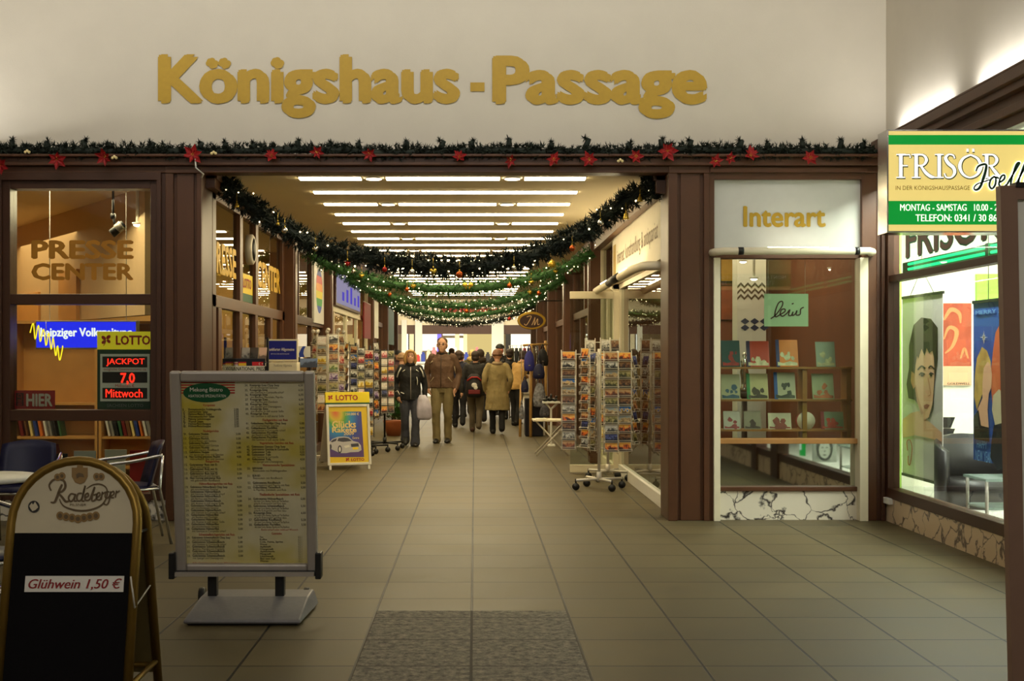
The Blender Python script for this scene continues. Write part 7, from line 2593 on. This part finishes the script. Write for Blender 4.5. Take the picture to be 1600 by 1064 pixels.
b.rings([((0, .01, 1.455 * kw), (.085, 0, 0), (0, .08, 0)), ((0, .01, 1.49 * kw), (.088, 0, 0), (0, .085, 0)), ((0, .005, 1.53 * kw), (.078, 0, 0), (0, .078, 0))])
b.build('scarf', M['black'], wom)
Yb = 21.1
t = wthing('carrier_bag', 'white and violet plastic carrier bag hanging between the couple', 'bag', w(663, 655, Yb))
x_, _, z0_ = w(662, 656, Yb)
z1_ = fz(617, Yb)
b = MB().rings([((x_, Yb, z0_), (.10, 0, 0), (0, .035, 0)), ((x_ + .01, Yb, z0_ + .05), (.135, 0, 0), (0, .06, 0)), ((x_ + .005, Yb, z0_ + .22), (.13, 0, 0), (0, .06, 0)), ((x_ - .01, Yb, z0_ + .34), (.10, 0, 0), (0, .04, 0)), ((x_ - .02, Yb, z1_), (.05, 0, 0), (0, .02, 0))])
b.build('bag_body', mat('carrier_plastic', (196, 190, 208), .35, noise=.25, nscale=7, bump=.4, bscale=14), t)
MB().tube([(x_ - .05, Yb, z1_ - .02), (x_ - .045, Yb, z1_ + .12), (x_ - .02, Yb, z1_ - .02)], .008, 6).build('handle', mat('carrier_handle', (180, 176, 190), .4), t)
man, km, hcm, _ = person('tall man with glasses in a brown jacket and khaki trousers, hands at his pockets', 691, 22.0, 1.86, -.12, cl('brown_jacket', (100, 74, 54)), cl('khaki_trousers', (128, 114, 76)), hem=.92, stride=.12, arms='pocket', hair=('short', (78, 54, 38)), vox=.009, bulk=1.03, twist=-1, lift=False)
b = MB()
for s_ in (1, -1):
    pts = [hcm + Vector((s_ * .033 * km + .021 * km * math.cos(2 * PI * i / 14), -.110 * km, .008 * km + .015 * km * math.sin(2 * PI * i / 14))) for i in range(14)]
    b.tube(pts, .0032, 6, True)
    b.tube([hcm + Vector((s_ * .054 * km, -.107 * km, .010 * km)), hcm + Vector((s_ * (.089) * km, -.05 * km, .012 * km)), hcm + Vector((s_ * .082 * km, .02 * km, .01 * km))], .003, 6)
b.tube([hcm + Vector((-.012 * km, -.112 * km, .01 * km)), hcm + Vector((.012 * km, -.112 * km, .01 * km))], .003, 6)
b.build('glasses', mat('glasses_frame', (70, 34, 28), .4), man)
b = MB()
b.rings([((0, .0, 1.44 * km), (.075, 0, 0), (0, .085, 0)), ((0, .0, 1.50 * km), (.074, 0, 0), (0, .080, 0)), ((0, .005, 1.545 * km), (.068, 0, 0), (0, .07, 0))])
b.build('black_collar', M['black'], man)
MB().tube([(0, -.165 * km, .94 * km), (0, -.166 * km, 1.12 * km), (0, -.163 * km, 1.3 * km), (0, -.11 * km, 1.46 * km)], .006, 6).build('zip', mat('zip_brown', (60, 44, 34), .5), man)
b = MB()
b.M = Matrix.Diagonal((km, km, km, 1))
for s_ in (1, -1):
    b.tube([(s_ * .12, -.158, 1.10), (s_ * .185, -.125, 1.02)], .006, 6)
b.tube([(-.19, -.11, 1.33), (-.14, -.142, 1.37)], .009, 6).tube([(.22, -.10, 1.28), (.235, -.09, 1.16)], .007, 6)
b.build('pale_piping', mat('piping', (176, 160, 130), .6), man)
# seen from behind
coat, kc, _, _ = person('elderly person in a long khaki coat and tan cap walking away', 777, 24.6, 1.66, PI + .05, cl('khaki_coat', (150, 132, 86)), cl('black_trousers', (18, 17, 17)), hem=.50, skirt=.055, stride=.22, arms='pocket', hair=('beanie', (128, 90, 64)), bulk=1.06)
MB().tube([(.085 * math.cos(2 * PI * i / 16), .01 + .08 * math.sin(2 * PI * i / 16), 1.47 * kc) for i in range(16)], .032, 8, True).build('scarf', cl('beige_scarf', (150, 126, 94)), coat)
bp, kb, _, _ = person('person in a black hooded jacket and khaki trousers carrying a backpack', 743, 25.2, 1.64, PI - .1, cl('black_anorak', (34, 31, 28)), cl('grey_khaki_trousers', (98, 86, 66)), hem=.80, stride=.34, arms='down', hair=('cap', (58, 44, 34)), bulk=1.08, shoes=(70, 40, 30))
t = wthing('backpack', 'black and red backpack worn by the person in the hooded jacket', 'backpack', w(741, 620, 24.95))
x_, y_ = fx(741, 25.0), 24.95
z_ = fz(604, y_)
b = MB().rings([((x_, y_, z_ - .22), (.12, 0, 0), (0, .06, 0)), ((x_, y_ - .02, z_ - .18), (.16, 0, 0), (0, .10, 0)), ((x_, y_ - .02, z_ + .05), (.165, 0, 0), (0, .10, 0)), ((x_, y_, z_ + .2), (.13, 0, 0), (0, .08, 0)), ((x_, y_ + .02, z_ + .26), (.06, 0, 0), (0, .05, 0))])
b.build('pack', mat('pack_black', (30, 24, 24), .7, noise=.25, nscale=14), t)
MB().tube([(x_ - .14, y_ - .06, z_ + .12), (x_ - .05, y_ - .10, z_ + .19), (x_ + .06, y_ - .10, z_ + .19), (x_ + .14, y_ - .06, z_ + .12)], .016, 8).build('red_piping', M['red'], t)
MB().ball((x_, y_ - .11, z_ + .03), .06, .02, .05).ball((x_ + .03, y_ - .12, z_ - .02), .04, .015, .04).build('pale_print', M['whitetrim'], t)
MB().box(x_ - .12, x_ + .12, y_ - .125, y_ - .10, z_ - .15, z_ - .06).build('front_pocket', mat('pack_red', (110, 26, 28), .7), t, bevel=.02)
person('person in a navy jacket and dark trousers directly behind the tall man', 717, 26.9, 1.66, PI, cl('navy_jacket', (26, 28, 50)), cl('dark_trousers', (24, 22, 26)), stride=.22, hair=('cap', (70, 52, 40)), bulk=1.0)
person('stooping person in a mustard jacket reaching toward the bag stall', 806, 27.6, 1.66, PI - .7, cl('mustard_jacket', (178, 140, 76)), cl('black_trousers', (20, 18, 18)), stride=.1, arms='reach', lean=.42, hair=('cap', (60, 46, 36)), bulk=1.08, hem=.86)
person('man with flushed face and dark cap beyond the khaki coat', 781, 32.0, 1.86, .5, cl('charcoal_jacket', (40, 36, 34)), cl('dark_trousers', (30, 28, 28)), hair=('hat', (28, 30, 26)), skin='skinred', stride=.1)
person('person in a long black coat standing right of the khaki coat', 796, 30.4, 1.72, PI + .3, cl('black_coat', (22, 19, 19)), cl('black_trousers', (18, 17, 17)), hem=.55, skirt=.03, hair=('cap', (50, 36, 28)), stride=.1, bulk=1.08)
person('person in an olive jacket far behind the tall man, near the counter', 706, 38.0, 1.80, PI - .4, cl('olive_jacket', (66, 60, 36)), cl('dark_trousers', (30, 28, 28)), hair=('short', (60, 44, 34)), stride=.1, bulk=1.1)
person('grey-haired person in a dull brown jacket behind the navy jacket', 719, 31.0, 1.66, PI + .9, cl('dull_brown_jacket', (84, 62, 48)), cl('dark_trousers', (36, 30, 28)), hair=('cap', (112, 90, 74)), stride=.1, arms='front')
person('person in a tan beanie and brown jacket half hidden by the blonde woman', 628, 26.4, 1.60, PI - .5, cl('tan_brown_jacket', (110, 76, 52)), cl('dark_trousers', (34, 30, 28)), hair=('beanie', (176, 142, 104)), stride=.1)
person('person in a black hat and plum jacket at the newsagent side behind the beanie', 622, 29.0, 1.68, .3, cl('plum_jacket', (84, 56, 66)), cl('dark_trousers', (34, 30, 28)), hair=('hat', (22, 20, 22)), stride=.1)
person('person with a pale headscarf and olive coat beyond the backpack', 738, 33.5, 1.72, PI - .2, cl('olive_coat', (100, 92, 60)), cl('dark_trousers', (36, 32, 28)), hair=('hood', (220, 190, 120)), stride=.1)
person('person in a dark brown hooded jacket just ahead of the backpack', 750, 28.6, 1.70, PI + .1, cl('dark_brown_jacket', (56, 46, 36)), cl('dark_trousers', (30, 28, 28)), hair=('hood', (62, 48, 34)), stride=.2)
dg = bpy.context.evaluated_depsgraph_get()
for o in PEND:
    me = bpy.data.meshes.new_from_object(o.evaluated_get(dg))
    me.name = o.name
    o.modifiers.clear()
    o.data = me
for o in list(bpy.data.objects):
    if '_base' in o:
        del o['_base']
